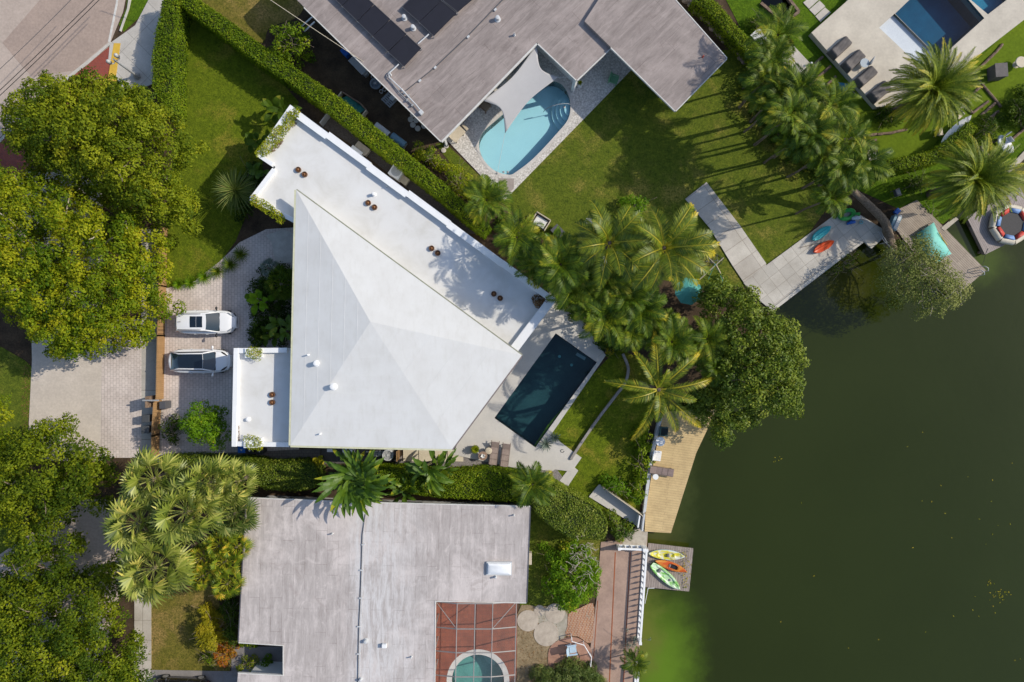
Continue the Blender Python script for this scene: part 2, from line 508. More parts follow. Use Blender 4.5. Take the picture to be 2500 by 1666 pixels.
slab('lawn', spline([(1480, 880), (1530, 860), (1640, 940), (1590, 1030), (1565, 1150), (1560, 1250), (1480, 1260), (1380, 1180), (1290, 1110)], 3), m_lawn, 0.02)
slab('lawn', [(1290, 1240), (1400, 1290), (1480, 1310), (1470, 1400), (1400, 1500), (1340, 1480), (1270, 1490), (1270, 1300)], m_lawn2, 0.024)
slab('lawn', [(366, 1440), (520, 1430), (545, 1500), (575, 1575), (560, 1640), (366, 1640)], m_lawn_dry, 0.02)
slab('lawn', spline([(-120, 860), (60, 880), (74, 950), (62, 1100), (40, 1400), (-120, 1400)], 3), m_lawn2, 0.02)
slab('lawn', [(1670, -200), (2700, -200), (2700, 250), (2500, 388), (2440, 428), (2303, 547), (2215, 520), (2090, 462), (2000, 400), (1850, 150)], m_lawn_lush, 0.02, holes=[nep_xy, ledge_xy, spa_xy, pond_xy])
slab('lawn', [(320, -120), (420, -120), (383, -6), (345, 38), (302, 78), (290, 60), (308, 20)], m_lawn_lush, 0.02)
slab('turf', [(1952, 186), (2008, 138), (2150, 275), (2240, 300), (2350, 180), (2500, 40), (2700, -100), (2700, 230), (2500, 330), (2420, 392), (2300, 330), (2270, 368), (2140, 398), (2060, 345)], m_turf, 0.035)

# streets, pavements, verges (north-west and west)
m_road = mat('road_asphalt', (0.39, 0.30, 0.25), (0.335, 0.26, 0.22), 0.5, 0.9, 0.2, bmp=0.3, fine=0.16)
m_road_pale = mat('worn_road', (0.47, 0.385, 0.33), (0.41, 0.335, 0.285), 0.5, 0.9, 0.2, bmp=0.3, fine=0.14)
m_conc = mat('concrete', (0.58, 0.51, 0.44), (0.49, 0.43, 0.37), 0.6, 0.9, 0.2, bmp=0.2, fine=0.12)
m_walk = tiles('sidewalk_concrete', (0.52, 0.49, 0.45), (0.5, 0.47, 0.43), (0.3, 0.28, 0.25), 3.0, 1.45, R(45), 0.02, 0.0, bmp=0.1)
m_kerb = mat('kerb_concrete', (0.58, 0.55, 0.5), (0.45, 0.42, 0.38), 1.5, 0.9)
m_redverge = tiles('red_brick_verge', (0.30, 0.055, 0.03), (0.24, 0.045, 0.028), (0.2, 0.1, 0.08), 0.2, 0.1, R(45), 0.01)
m_yellow = mat('yellow_tactile_paint', (0.66, 0.42, 0.06), (0.58, 0.36, 0.05), 3, 0.8, bmp=0.3)
m_paint = mat('white_road_paint', (0.68, 0.66, 0.62), (0.5, 0.48, 0.45), 2, 0.8)
slab('road', [(-1200, -600), (330, -600), (318, -60), (300, 30), (268, 108), (185, 172), (-40, 372), (-500, 640), (-1200, 900)], m_road_pale, 0.008)
slab('road_patch', [(150, -60), (300, -60), (283, 20), (264, 102), (182, 172), (78, 188), (40, 146), (6, 105)], m_road, 0.013)
slab('road_line', A(792,20, 806,22, 752,292, 738,286) , m_paint, 0.019)
slab('road_line', A(797,-60, 818,-60, 800,48, 790,46), m_paint, 0.019)
slab('kerb', A(752,284, 762,296, 600,440, 470,540, 200,770, 0,975, 0,950, 190,750, 455,525, 590,420), m_kerb, 0.13)
slab('kerb', A(905,-60, 880,60, 825,215, 815,210, 868,60, 885,-60), m_kerb, 0.12)
slab('sidewalk', [(378, -30), (430, -40), (430, 120), (385, 200), (360, 210), (300, 220), (264, 150), (268, 106), (330, 62)], m_walk, 0.11)
slab('red_verge', A(770,300, 760,420, 720,560, 560,720, 300,1000, 60,1300, -20,1320, -20,1000, 190,780, 470,545, 600,440), m_redverge, 0.09)
slab('tactile_strip', A(778,296, 824,297, 788,560, 734,556), m_yellow, 0.125)
m_pavers = tiles('driveway_pavers', (0.66, 0.575, 0.53), (0.585, 0.51, 0.47), (0.40, 0.345, 0.31), 0.36, 0.24, R(90), 0.016, 0.5, 0.85)
slab('driveway', [(396, 1112), (396, 706), (470, 690), (535, 640), (585, 592), (650, 560), (730, 555), (730, 1112)], m_pavers, 0.03)
slab('driveway', [(245, 1118), (250, 780), (345, 780), (345, 1118)], m_pavers, 0.03)
slab('street_verge', [(345, 1130), (345, 560), (396, 560), (396, 1130)], tiles('verge_concrete', (0.48, 0.45, 0.40), (0.44, 0.41, 0.37), (0.25, 0.22, 0.19), 4, 2.2, R(90), 0.03, 0.0, bmp=0.1), 0.02)
slab('street', [(66, 1125), (78, 880), (74, 700), (-10, 540), (60, 420), (250, 420), (250, 1125)], m_conc, 0.026)
slab('street', [(-100, 1420), (80, 1300), (200, 1220), (300, 1220), (300, 1420), (200, 1800), (-100, 1800)], m_road_pale, 0.02)
slab('sidewalk', [(328, 1440), (369, 1440), (369, 1800), (328, 1800)], tiles('narrow_walk_concrete', (0.5, 0.46, 0.40), (0.46, 0.42, 0.37), (0.26, 0.23, 0.19), 1.62, 3.0, R(90), 0.02, 0.0, bmp=0.1), 0.045)
slab('driveway', [(369, 1636), (600, 1640), (600, 1800), (369, 1800)], mat('grey_drive_concrete', (0.27, 0.25, 0.245), (0.22, 0.205, 0.2), 1.0, 0.9), 0.04)
slab('garden_path', J(70,1325, 440,1325, 440,1530, 70,1530), mat('courtyard_paving', (0.26, 0.24, 0.23), (0.2, 0.185, 0.18), 1.2, 0.9), 0.05)
slab('garden_path', [(648, 575), (690, 560), (722, 572), (722, 640), (674, 645), (662, 590)], m_kerb, 0.09)

# the white house's terrace, steps and side yard
m_terrace = mat('terrace_render', (0.56, 0.53, 0.485), (0.49, 0.465, 0.43), 0.7, 0.8, 0.3, fine=0.05)
m_gravel = mat('grey_gravel', (0.33, 0.30, 0.285), (0.15, 0.135, 0.13), 14, 0.95, bmp=0.8, fine=0.4)
slab('terrace', [(1104, 1110), (1240, 840), (1352, 700), (1420, 780), (1479, 868), (1345, 1062), (1408, 1110), (1350, 1150), (1258, 1143)], m_terrace, zD, holes=[lap_xy])
slab('terrace_step', [(1326, 1094), (1345, 1064), (1420, 1118), (1396, 1152), (1306, 1140), (1318, 1118)], m_terrace, 0.10)
slab('terrace_step', K(560,60, 680,100, 705,122, 628,238, 578,190, 640,110), m_terrace, 0.065)
slab('gravel_bed', [(965, 1128), (1000, 1095), (1120, 1095), (1260, 1140), (1310, 1120), (1345, 1125), (1385, 1182), (1370, 1200), (1250, 1160), (960, 1160)], m_gravel, 0.03)
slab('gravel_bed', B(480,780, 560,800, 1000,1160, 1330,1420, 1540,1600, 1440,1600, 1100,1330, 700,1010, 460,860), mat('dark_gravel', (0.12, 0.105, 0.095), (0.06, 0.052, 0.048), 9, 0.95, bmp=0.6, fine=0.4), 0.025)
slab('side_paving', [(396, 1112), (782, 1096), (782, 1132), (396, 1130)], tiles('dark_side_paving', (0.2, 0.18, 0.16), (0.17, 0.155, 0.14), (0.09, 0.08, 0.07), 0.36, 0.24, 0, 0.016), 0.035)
slab('equipment_slab', [(784, 1092), (968, 1092), (968, 1126), (784, 1134)], mat('shaded_concrete', (0.13, 0.12, 0.115), (0.09, 0.085, 0.08), 1, 0.8), 0.07)  # concrete darkened: the house's shadow on the side yard is in the colour

# pebble terrace of the north house
m_pebble = bpy.data.materials.new('pebble_terrace')
nt, bs = nodes(m_pebble)
v = coord(nt)
vo = nt.nodes.new("ShaderNodeTexVoronoi"); vo.inputs['Scale'].default_value = 7.5
nt.links.new(v, vo.inputs['Vector'])
c = ramp(nt, vo.outputs['Distance'], [(0.0, (0.66, 0.62, 0.57)), (0.4, (0.60, 0.565, 0.52)), (0.7, (0.43, 0.40, 0.365))])
bw = nt.nodes.new('ShaderNodeRGBToBW'); nt.links.new(vo.outputs['Color'], bw.inputs[0])
c = mixc(nt, 0.4, c, bw.outputs[0], 'SOFT_LIGHT')
nt.links.new(c, bs.inputs['Base Color']); bs.inputs['Roughness'].default_value = 0.9
slab('pebble_terrace', [(1083, 338)] + B(1330,970) + [(1207, 463), (1232, 489), (1465, 250), (1540, 172), (1500, 90), (1310, 80), (1200, 200)], m_pebble, 0.05, holes=[oval_xy])
slab('paving_slab', B(1674,1218, 1778,1222, 1776,1290, 1716,1345, 1680,1310), mat('brown_slab', (0.36, 0.31, 0.28), (0.31, 0.265, 0.24), 2, 0.9), 0.075)

# north-east terrace, stepping slabs, lake path
m_neterr = mat('sanded_concrete', (0.60, 0.54, 0.45), (0.47, 0.42, 0.35), 0.55, 0.9, 0.2, fine=0.08)
slab('raised_terrace', [(1981, 80), (2071, 0), (2110, -60), (2700, -60), (2640, -60), (2349, 166), (2262, 250), (2140, 262)], m_neterr, zN, holes=[nep_xy, ledge_xy, spa_xy])
m_slab2 = mat('pale_slab', (0.55, 0.5, 0.44), (0.46, 0.42, 0.37), 1.2, 0.9)
for q in (Q7(850,40, 975,-60, 1085,-5, 935,130), Q7(940,143, 1092,10, 1175,95, 1022,226), Q7(1030,240, 1170,110, 1257,186, 1105,326)):
    slab('stepping_slab', q, m_slab2, 0.06)
slab('garden_slab', Q7(540,790, 695,660, 950,930, 800,1110, 690,1210, 560,1000), m_slab2, 0.07)
m_path = tiles('lake_path_slabs', (0.56, 0.52, 0.46), (0.47, 0.43, 0.38), (0.36, 0.32, 0.27), 5.0, 1.34, R(-35), 0.03, 0.0, 0.85, bmp=0.3)
slab('lake_path', [(1673, 486), (1725, 445), (1806, 550), (1871, 644), (1870, 650), (1816, 690), (1788, 648), (1733, 557)], m_path, 0.10)
m_patio = tiles('lake_patio_slabs', (0.54, 0.505, 0.45), (0.46, 0.43, 0.385), (0.36, 0.33, 0.285), 0.98, 0.98, R(-38), 0.024, 0.0, 0.85, bmp=0.4)
slab('lake_patio', H(-125,675, 35,551, 560,165, 600,165, 850,320, 830,370, 750,440, 695,388, 75,868, -10,800), m_patio, 0.11)
m_seawall = mat('sea_wall_concrete', (0.6, 0.56, 0.5), (0.46, 0.43, 0.38), 1.3, 0.85)
slab('sea_wall', H(75,872, 60,856, 440,562, 690,386, 697,398, 520,530), m_seawall, 0.16, -1.2)
slab('sea_wall', D(1640,1195, 1792,1035, 1920,930, 1930,990, 1792,1090, 1650,1225), m_stone, 0.12, -1.2)
slab('sea_wall', D(1225,1560, 1320,1480, 1345,1500, 1250,1580) , m_stone, 0.12, -1.2)
slab('sea_wall', [(1612, 1008), (1619, 1012), (1594, 1120), (1577, 1250), (1570, 1254), (1585, 1120)], m_lightgrey, 0.45, -1.2)
m_patio2 = mat('stained_concrete', (0.42, 0.29, 0.225), (0.31, 0.215, 0.17), 0.8, 0.85, bmp=0.2)
slab('lakeside_path', K(860,610, 960,600, 1180,540, 1175,640, 1110,1500, 1105,1800, 700,1800, 760,1560, 830,1000), m_patio2, 0.06)
m_joint = mat('rusty_joint', (0.36, 0.1, 0.035), (0.25, 0.08, 0.03), 4, 0.9)
for q in (K(955,680, 962,680, 918,1640, 911,1640), K(1058,680, 1064,680, 1014,1640, 1008,1640), K(836,1010, 841,1010, 812,1400, 807,1400)):
    slab('path_joint', q, m_joint, 0.066)
m_brickpath = tiles('garden_brick', (0.42, 0.17, 0.07), (0.30, 0.11, 0.05), (0.5, 0.4, 0.3), 0.3, 0.115, R(84), 0.02, 0.5, 0.9)
slab('brick_path', spline(K(640,1100, 720,1060, 806,1030, 812,1150, 790,1300, 700,1255, 618,1250, 632,1180), 3), m_brickpath, 0.075)
slab('brick_path', spline(K(500,1370, 540,1300, 640,1262, 720,1275, 790,1340, 800,1460, 650,1500, 520,1500), 3), mat('brick_terrace', (0.42, 0.24, 0.17), (0.33, 0.18, 0.13), 2, 0.9, bmp=0.3), 0.08)
m_dirt = mat('sandy_dirt', (0.33, 0.25, 0.15), (0.19, 0.14, 0.075), 1.6, 0.95, bmp=0.5, fine=0.35)
slab('dirt_bed', spline(K(285,1110, 420,1050, 640,1080, 620,1260, 560,1330, 700,1500, 600,1800, 280,1800), 3), m_dirt, 0.03)
slab('concrete_pad', spline(K(400,1080, 560,1060, 630,1110, 615,1250, 560,1290, 440,1170), 4), mat('mossy_pad', (0.42, 0.38, 0.31), (0.3, 0.27, 0.21), 2, 0.9), 0.05)
m_disc = mat('stepping_disc', (0.50, 0.43, 0.35), (0.38, 0.32, 0.26), 2.2, 0.9, bmp=0.2)
disc_lbl = ['large round stepping disc nearest the screened pool', 'smallest round stepping disc, above the two largest ones', 'round stepping disc half shaded by the round bush', 'largest round stepping disc, lowest of the four']
for (kx, ky, r), lb in zip(((360, 1145, 26), (440, 1075, 13), (545, 1095, 24), (485, 1235, 30)), disc_lbl):
    p = K(kx, ky)[0]
    tag(MB().prism(circle(W(*p)[:2], r / 30, 40), 0.0, 0.09).build('stepping_disc', m_disc, bevel=0.01), lb, 'stepping stone', 'round stepping stones by the brick path')
slab('white_ramp', K(778,300, 850,213, 1125,420, 1112,505, 1085,490), m_terrace, 0.12)
slab('garden_edge', K(1110,500, 1125,415, 1165,405, 1150,530), m_conc, 0.14)
slab('stone_landing', K(1030,560, 1120,500, 1180,540, 1170,640, 1000,640), m_stone, 0.08)
# ================================================================== WHITE HOUSE
m_roofwhite = bpy.data.materials.new('white_roof_coating')
nt, bs = nodes(m_roofwhite)
v = coord(nt)
n1 = noise(nt, v, 0.55, 6, 0.65)
c = ramp(nt, n1, [(0.3, (0.585, 0.575, 0.555)), (0.6, (0.635, 0.63, 0.615))])
n2 = noise(nt, coord(nt, scale=(1, 0.25, 1)), 3.0, 4, 0.7)
c = mixc(nt, 1.0, c, ramp(nt, n2, [(0.28, (0.94, 0.935, 0.92)), (0.5, (1.0, 1.0, 1.0))]), 'MULTIPLY')
nt.links.new(c, bs.inputs['Base Color']); bs.inputs['Roughness'].default_value = 0.7
bs.inputs['Specular IOR Level'].default_value = 0.25
m_gutter = mat('yellowed_gutter', (0.62, 0.60, 0.42), (0.5, 0.5, 0.33), 2.5, 0.6)
wh = thing('white_house', 'large white house with a low four-sided pyramid roof and long flat wing', 'house', W(900, 760))
zE, zA = 6.0, 6.82
roofpx = [(723, 464), (1274, 868), (1104, 1097), (709, 1088)]
roof = [W(*p, zE) for p in roofpx]
apex = W(904, 786, zA)
walls = inset([tuple(p[:2]) for p in roof], 0.55)
mb = MB().prism(walls, 0, zE - 0.2)
mb.build('wall', m_white, wh)
mb = MB()
o = len(mb.v)
low = [p - Vector((0, 0, 0.22)) for p in roof]
mb.add(roof + [apex] + low, [(1, 0, 4), (2, 1, 4), (3, 2, 4), (0, 3, 4), (0, 1, 6, 5), (1, 2, 7, 6), (2, 3, 8, 7), (3, 0, 5, 8), (5, 6, 7, 8)])
hip = mb.build('hip_roof', m_roofwhite, wh)
# membrane seams on the roof planes: thin raised laps
mb = MB()
def on_plane(a, b, c, p):
    n = (b - a).cross(c - a); return Vector((p[0], p[1], a.z - (n.x * (p[0] - a.x) + n.y * (p[1] - a.y)) / n.z))
for (i, j, k) in ((3, 2, 7), (0, 3, 6), (1, 2, 5)):
    a, b = roof[i], roof[j]
    for q in range(1, k):
        t = q / k
        p1 = a.lerp(apex, t); p2 = b.lerp(apex, t)
        mb.beam(p1 + Vector((0, 0, 0.001)), p2 + Vector((0, 0, 0.001)), 0.05, 0.008)
mb.build('membrane_lap', m_roofwhite, hip)
def edge_gutter(i, j, w=0.13, m=m_gutter):
    a, b = roof[i], roof[j]
    d = (b - a).normalized(); nrm = Vector((d.y, -d.x, 0))
    c0 = sum((Vector(p) for p in roof), Vector()) / 4
    if (a - c0).dot(nrm) < 0: nrm = -nrm
    off = nrm * (w / 2 + 0.004) - Vector((0, 0, 0.07))
    MB().beam(a + off, b + off, w, 0.13).build('gutter', m, hip)
edge_gutter(0, 3); edge_gutter(3, 2); edge_gutter(0, 1, 0.09, mat('grey_green_gutter', (0.33, 0.33, 0.24), (0.24, 0.24, 0.18), 2, 0.7)); edge_gutter(1, 2, 0.09, mat('brown_gutter', (0.22, 0.18, 0.17), (0.17, 0.14, 0.13), 2, 0.7))
# flat wing
zW, zP = 4.6, 4.98
wing_px = [(709, 256), (1359, 731), (1258, 866), (1100, 830), (735, 560), (718, 546), (606, 487), (667, 405), (622, 376)]
wing = xy(wing_px, zP)
MB().prism(inset(wing, 0.06), 0, zW - 0.05).build('wall', m_white, wh)
m_wingroof = bpy.data.materials.new('white_flat_roof')
nt, bs = nodes(m_wingroof)
v = coord(nt)
n1 = noise(nt, v, 0.5, 6, 0.65, 0.4)
c = ramp(nt, n1, [(0.3, (0.575, 0.56, 0.525)), (0.52, (0.655, 0.645, 0.625)), (0.7, (0.68, 0.675, 0.66))])
n2 = noise(nt, v, 1.3, 6, 0.75, 1.0)
c = mixc(nt, maprange(nt, n2, 0.62, 0.8, 0, 0.35), c, (0.55, 0.48, 0.36))
nt.links.new(c, bs.inputs['Base Color']); bs.inputs['Roughness'].default_value = 0.75
wroof = MB().prism(inset(wing, 0.03), zW - 0.045, zW).build('flat_roof', m_wingroof, wh)
def parapet(p, q, w, z0, z1, inward, name='parapet', parent=wh):
    """p,q: px along the outer edge; w thickness in metres; inward: px point on the inner side"""
    a, b = W(*p, z1), W(*q, z1); c = W(*inward, z1)
    d = (b - a).normalized(); nrm = Vector((-d.y, d.x, 0))
    if (c - a).dot(nrm) < 0: nrm = -nrm
    poly = [tuple((a)[:2]), tuple((b)[:2]), tuple((b + nrm * w)[:2]), tuple((a + nrm * w)[:2])]
    return MB().prism(poly, z0, z1).build(name, m_white, parent, bevel=0.02)
segs = [(0.0, 0.145, 0.50), (0.145, 0.30, 0.48), (0.30, 0.445, 0.50), (0.445, 0.60, 0.46), (0.60, 0.80, 0.48), (0.80, 1.0, 0.44)]
a0, b0 = Vector((709, 256)), Vector((1359, 731))
for i, (t0, t1, w) in enumerate(segs):
    nudge = Vector((0.59, -0.81)) * (3 if i % 2 else -1) * (0.8 if i < 4 else 0)
    p, q = a0.lerp(b0, t0) + nudge, a0.lerp(b0, t1) + nudge
    parapet(p, q, w, zW - 0.3, zP + 0.004 * i, (800, 600))
parapet((1356, 737), (1258, 866), 0.62, zW - 0.3, zP - 0.03, (1150, 700))
parapet((704, 262), (627, 371), 0.55, zW - 0.3, zP - 0.02, (760, 400))
parapet((624, 380), (662, 406), 0.30, zW - 0.3, zP - 0.045, (700, 350))
parapet((665, 410), (609, 483), 0.32, zW - 0.3, zP - 0.035, (700, 470))
parapet((609, 489), (716, 544), 0.34, zW - 0.3, zP - 0.025, (700, 450))
# front box (garage) roof
zB, zBP = 4.72, 5.05
box_px = [(570, 850), (722, 850), (722, 1091), (565, 1091)]
boxw = xy(box_px, zBP)
MB().prism(inset(boxw, 0.05), 0, zB - 0.05).build('wall', m_white, wh)
MB().prism(inset(boxw, 0.03), zB - 0.045, zB).build('flat_roof', m_wingroof, wh)
parapet((570, 850), (565, 1091), 0.36, zB - 0.3, zBP, (650, 950))
parapet((572, 851), (700, 850), 0.34, zB - 0.3, zBP - 0.02, (650, 950))
parapet((567, 1090), (705, 1092), 0.34, zB - 0.3, zBP - 0.02, (650, 950))
for q in (E(1680,842, 1790,842, 1790,905, 1680,905), E(1672,1455, 1790,1455, 1790,1520, 1672,1520)):
    MB().prism(xy(q, zBP), zB - 0.02, zBP + 0.12).build('planter_box', m_white, wh, bevel=0.02)
# roof drains, vents
def rust_cup(px, py, z):
    c = W(px, py, z + 0.15)
    rc = MB().lathe([(0.20, 0), (0.21, 0.16), (0.17, 0.2), (0.13, 0.12), (0.02, 0.10)], (c.x, c.y, z), 20).build('roof_vent', m_rust, wh, smooth='auto')
    MB().ball((c.x, c.y, z + 0.15), (0.09, 0.09, 0.06), 12, 6).build('vent_cap', mat('orange_rust', (0.34, 0.15, 0.055), (0.17, 0.075, 0.035), 12, 0.8) if 'orange_rust' not in bpy.data.materials else bpy.data.materials['orange_rust'], rc)
for p in B(302,1160, 345,1192, 780,1387, 823,1417) + FF(1214,158, 1256,190, 1640,470, 1683,500):
    rust_cup(*p, zW)
for p in E(0,0) and [(664, 964), (664, 983)]:
    rust_cup(*p, zB)
mb = MB()
def pipe_vent(px, py, z, r=0.09, h=0.4, m=m_white, parent=hip, name='vent_pipe'):
    c = W(px, py, z + h)
    MB().lathe([(r * 1.5, -0.08), (r * 1.5, 0.04), (r, 0.06), (r, h), (r * 0.7, h + 0.02)], (c.x, c.y, z), 14).build(name, m, parent, smooth='auto')
def roof_z(px, py):
    best = None
    p = W(px, py, 6.4)
    for i in range(4):
        a, b = roof[i], roof[(i + 1) % 4]
        z = on_plane(a, b, apex, p).z
        best = z if best is None else min(best, z)
    return best
for (q, r, h) in ((FF(420,946)[0], 0.17, 0.42), (FF(535,1106)[0], 0.19, 0.45), (FF(365,888)[0], 0.05, 0.32), (FF(448,1430)[0], 0.05, 0.28)):
    pipe_vent(*q, roof_z(*q) - 0.02, r, h)
for q in (B(815,1325)[0], ):
    pipe_vent(*q, zW, 0.12, 0.35, m_white, wroof)
for q in (B(905,1275)[0], FF(1462,570)[0], B(215,910)[0]):
    pipe_vent(*q, zW, 0.035, 0.3, m_lightgrey, wroof)
q = E(1690,1330)[0]
pipe_vent(*q, zB, 0.13, 0.22, m_white, wh)
# openings on the garden side
m_window = glass('dark_window_glass', (0.03, 0.04, 0.045))
def wall_openings(a, b, n, z0, z1, frac, parent, off=0.03, nm='window', inward=None):
    a, b = Vector((a[0], a[1], 0)), Vector((b[0], b[1], 0)); d = (b - a); L = d.length; d.normalize()
    nrm = Vector((d.y, -d.x, 0))
    if inward is not None and (Vector((inward[0], inward[1], 0)) - a).dot(nrm) > 0: nrm = -nrm
    for i in range(n):
        c = a + d * (L * (i + 0.5) / n) + nrm * off
        w = L / n * frac
        fr = MB().beam(c - d * w / 2 + Vector((0, 0, (z0 + z1) / 2)), c + d * w / 2 + Vector((0, 0, (z0 + z1) / 2)), 0.07, z1 - z0).build(nm, m_darkgrey, parent)
        c2 = c + nrm * 0.025
        MB().beam(c2 - d * (w / 2 - 0.06) + Vector((0, 0, (z0 + z1) / 2)), c2 + d * (w / 2 - 0.06) + Vector((0, 0, (z0 + z1) / 2)), 0.06, z1 - z0 - 0.14).build('pane', m_window, fr)
cen = W(900, 760)
wall_openings(walls[1], walls[2], 3, 0.25, 2.9, 0.85, wh, inward=cen)
wall_openings(walls[2], walls[3], 4, 1.0, 2.2, 0.4, wh, inward=cen)
wall_openings(walls[3], walls[0], 4, 3.6, 4.6, 0.5, wh, inward=cen)

# ================================================================== NORTH HOUSE
def grey_roof(name, c1, c2, streak_rot, bw, bh, blot=0.55):
    m = bpy.data.materials.new(name)
    nt, bs = nodes(m)
    v = coord(nt)
    br = nt.nodes.new("ShaderNodeTexBrick"); br.inputs['Scale'].default_value = 1.0
    br.inputs['Brick Width'].default_value = bw; br.inputs['Row Height'].default_value = bh
    br.inputs['Mortar Size'].default_value = 0.02; br.offset = 0.31; br.inputs['Mortar Smooth'].default_value = 0.6
    br.inputs['Color1'].default_value = (1, 1, 1, 1); br.inputs['Color2'].default_value = (0.93, 0.93, 0.93, 1); br.inputs['Mortar'].default_value = (0.58, 0.55, 0.54, 1)
    nt.links.new(coord(nt, streak_rot), br.inputs[0])
    s1 = noise(nt, coord(nt, streak_rot, (0.5, 3.2, 1)), 0.9, 7, 0.7, 0.6)
    s2 = noise(nt, v, 0.22, 6, 0.65, 0.8)
    s3 = noise(nt, coord(nt, streak_rot, (1.0, 5.0, 1)), 4.0, 4, 0.75)
    c = ramp(nt, s1, [(0.28, c2), (0.52, c1), (0.76, tuple(min(0.75, x * 1.42) for x in c1))])
    c = mixc(nt, maprange(nt, s2, 0.47, 0.68, 0, blot), c, tuple(min(0.7, x * 1.42) for x in c1))
    s4 = noise(nt, v, 0.9, 7, 0.72, 1.2)
    c = mixc(nt, maprange(nt, s4, 0.56, 0.70, 0, blot * 0.6), c, tuple(min(0.7, x * 1.5) for x in c1))
    c = mixc(nt, maprange(nt, s4, 0.45, 0.33, 0, 0.35), c, (c2[0] * 0.86, c2[1] * 0.8, c2[2] * 0.78))
    if blot > 0.7:      # bleached band beside the ridge
        sx = nt.nodes.new('ShaderNodeSeparateXYZ'); nt.links.new(v, sx.inputs[0])
        f1 = nt.nodes.new('ShaderNodeMath'); f1.operation = 'MULTIPLY'
        nt.links.new(maprange(nt, sx.outputs[0], 6.5, 0.5), f1.inputs[0]); nt.links.new(maprange(nt, sx.outputs[0], -1.2, 0.0), f1.inputs[1])
        f2 = nt.nodes.new('ShaderNodeMath'); f2.operation = 'MULTIPLY'; nt.links.new(f1.outputs[0], f2.inputs[0]); nt.links.new(maprange(nt, s1, 0.38, 0.62, 0.15, 0.85), f2.inputs[1])
        c = mixc(nt, f2.outputs[0], c, (0.60, 0.585, 0.58))
    c = mixc(nt, 1.0, c, ramp(nt, s3, [(0.25, (0.86,) * 3), (0.6, (1.05,) * 3)]), 'MULTIPLY')
    # seams come and go
    sv = noise(nt, v, 0.7, 3, 0.6)
    c = mixc(nt, maprange(nt, sv, 0.42, 0.62, 0.1, 0.9), c, mixc(nt, 1.0, c, br.outputs[0], 'MULTIPLY'))
    nt.links.new(c, bs.inputs['Base Color']); bs.inputs['Roughness'].default_value = 0.75
    bs.inputs['Specular IOR Level'].default_value = 0.3
    return m
m_groof = grey_roof('grey_roof_felt', (0.285, 0.24, 0.222), (0.205, 0.17, 0.156), R(-44), 5.0, 0.95)
nh = thing('grey_house', 'grey flat-roofed house at the top with black solar mats on its roof', 'house', W(1200, 100))
zN1, zN2 = 3.4, 3.75
r1 = [(743, 18), (1077, 345), (1311, 104), (1408, 196), (1492, 118), (1640, 80), (1640, -120), (830, -160), (700, -30)]
r1 = [(743, 18), (1077, 345), (1311, 104), (1408, 196), (1492, 118), (1640, -30), (1600, -200), (850, -200), (690, -45), (700, -25)]
roof1 = xy(r1, zN1)
nroof = MB().prism(roof1, zN1 - 0.28, zN1, bottom=True).build('flat_roof', m_groof, nh)
MB().prism(inset(roof1, 0.75), 0, zN1 - 0.28).build('wall', m_white, nh)
r2 = [(1427, 52), (1649, 271), (1774, 143), (1645, -3), (1560, -100), (1500, -60)]
roof2 = xy(r2, zN2)
nroof2 = MB().prism(roof2, zN2 - 0.34, zN2, bottom=True).build('flat_roof', m_groof, nh)
MB().prism(inset(roof2, 1.7), 0, zN2 - 0.34).build('wall', m_white, nh)
m_fascia = mat('pale_fascia', (0.66, 0.64, 0.6), (0.55, 0.53, 0.5), 2, 0.7)
def fascia(p, q, z, parent, cin, w=0.07, h=0.2):
    a, b = W(*p, z), W(*q, z); d = (b - a).normalized(); n_ = Vector((d.y, -d.x, 0))
    if (W(*cin, z) - a).dot(n_) > 0: n_ = -n_
    off = n_ * (w / 2 + 0.003) + Vector((0, 0, -h / 2 + 0.02))
    MB().beam(a + off, b + off, w, h).build('fascia', m_fascia, parent)
fascia((743, 18), (1077, 345), zN1, nroof, (1200, 20)); fascia((1077, 345), (1311, 104), zN1, nroof, (1000, 100), 0.12)
fascia((1311, 104), (1408, 196), zN1, nroof, (1400, 50)); fascia((1408, 196), (1490, 118), zN1, nroof, (1350, 50))
fascia((1492, 116), (1649, 271), zN2, nroof2, (1600, 100)); fascia((1649, 271), (1774, 143), zN2, nroof2, (1600, 100)); fascia((1774, 143), (1645, -3), zN2, nroof2, (1600, 100))
# solar mats, their racks and pipes
m_solar = mat('black_solar_mat', (0.017, 0.017, 0.026), (0.014, 0.014, 0.021), 2, 0.55, 0.35, fine=0.1)
def solar(a, b, c, d):
    P = [W(*p, zN1 + 0.32) for p in (a, b, c, d)]
    n_ = Vector((0, 0, 1))
    mb = MB()
    low = [p - Vector((0, 0, 0.05)) for p in P]
    mb.add(P + low, [(0, 1, 2, 3), (4, 7, 6, 5), (0, 4, 5, 1), (1, 5, 6, 2), (2, 6, 7, 3), (3, 7, 4, 0)])
    sp = mb.build('solar_panel', m_solar, nh)
    for i in (1, 3): MB().beam(P[i] + Vector((0, 0, 0.012)), P[(i + 1) % 4] + Vector((0, 0, 0.012)), 0.035, 0.025).build('frame_rail', m_darkgrey, sp)
    for p in low: MB().beam(p, p - Vector((0, 0, 0.27)) , 0.05, 0.05).build('rack_leg', m_grey, sp)
def lerp2(a, b, t): return (a[0] + (b[0] - a[0]) * t, a[1] + (b[1] - a[1]) * t)
aL, aR = (705, 145), (820, 30); dl = (105, 104); dr = (111, 102)
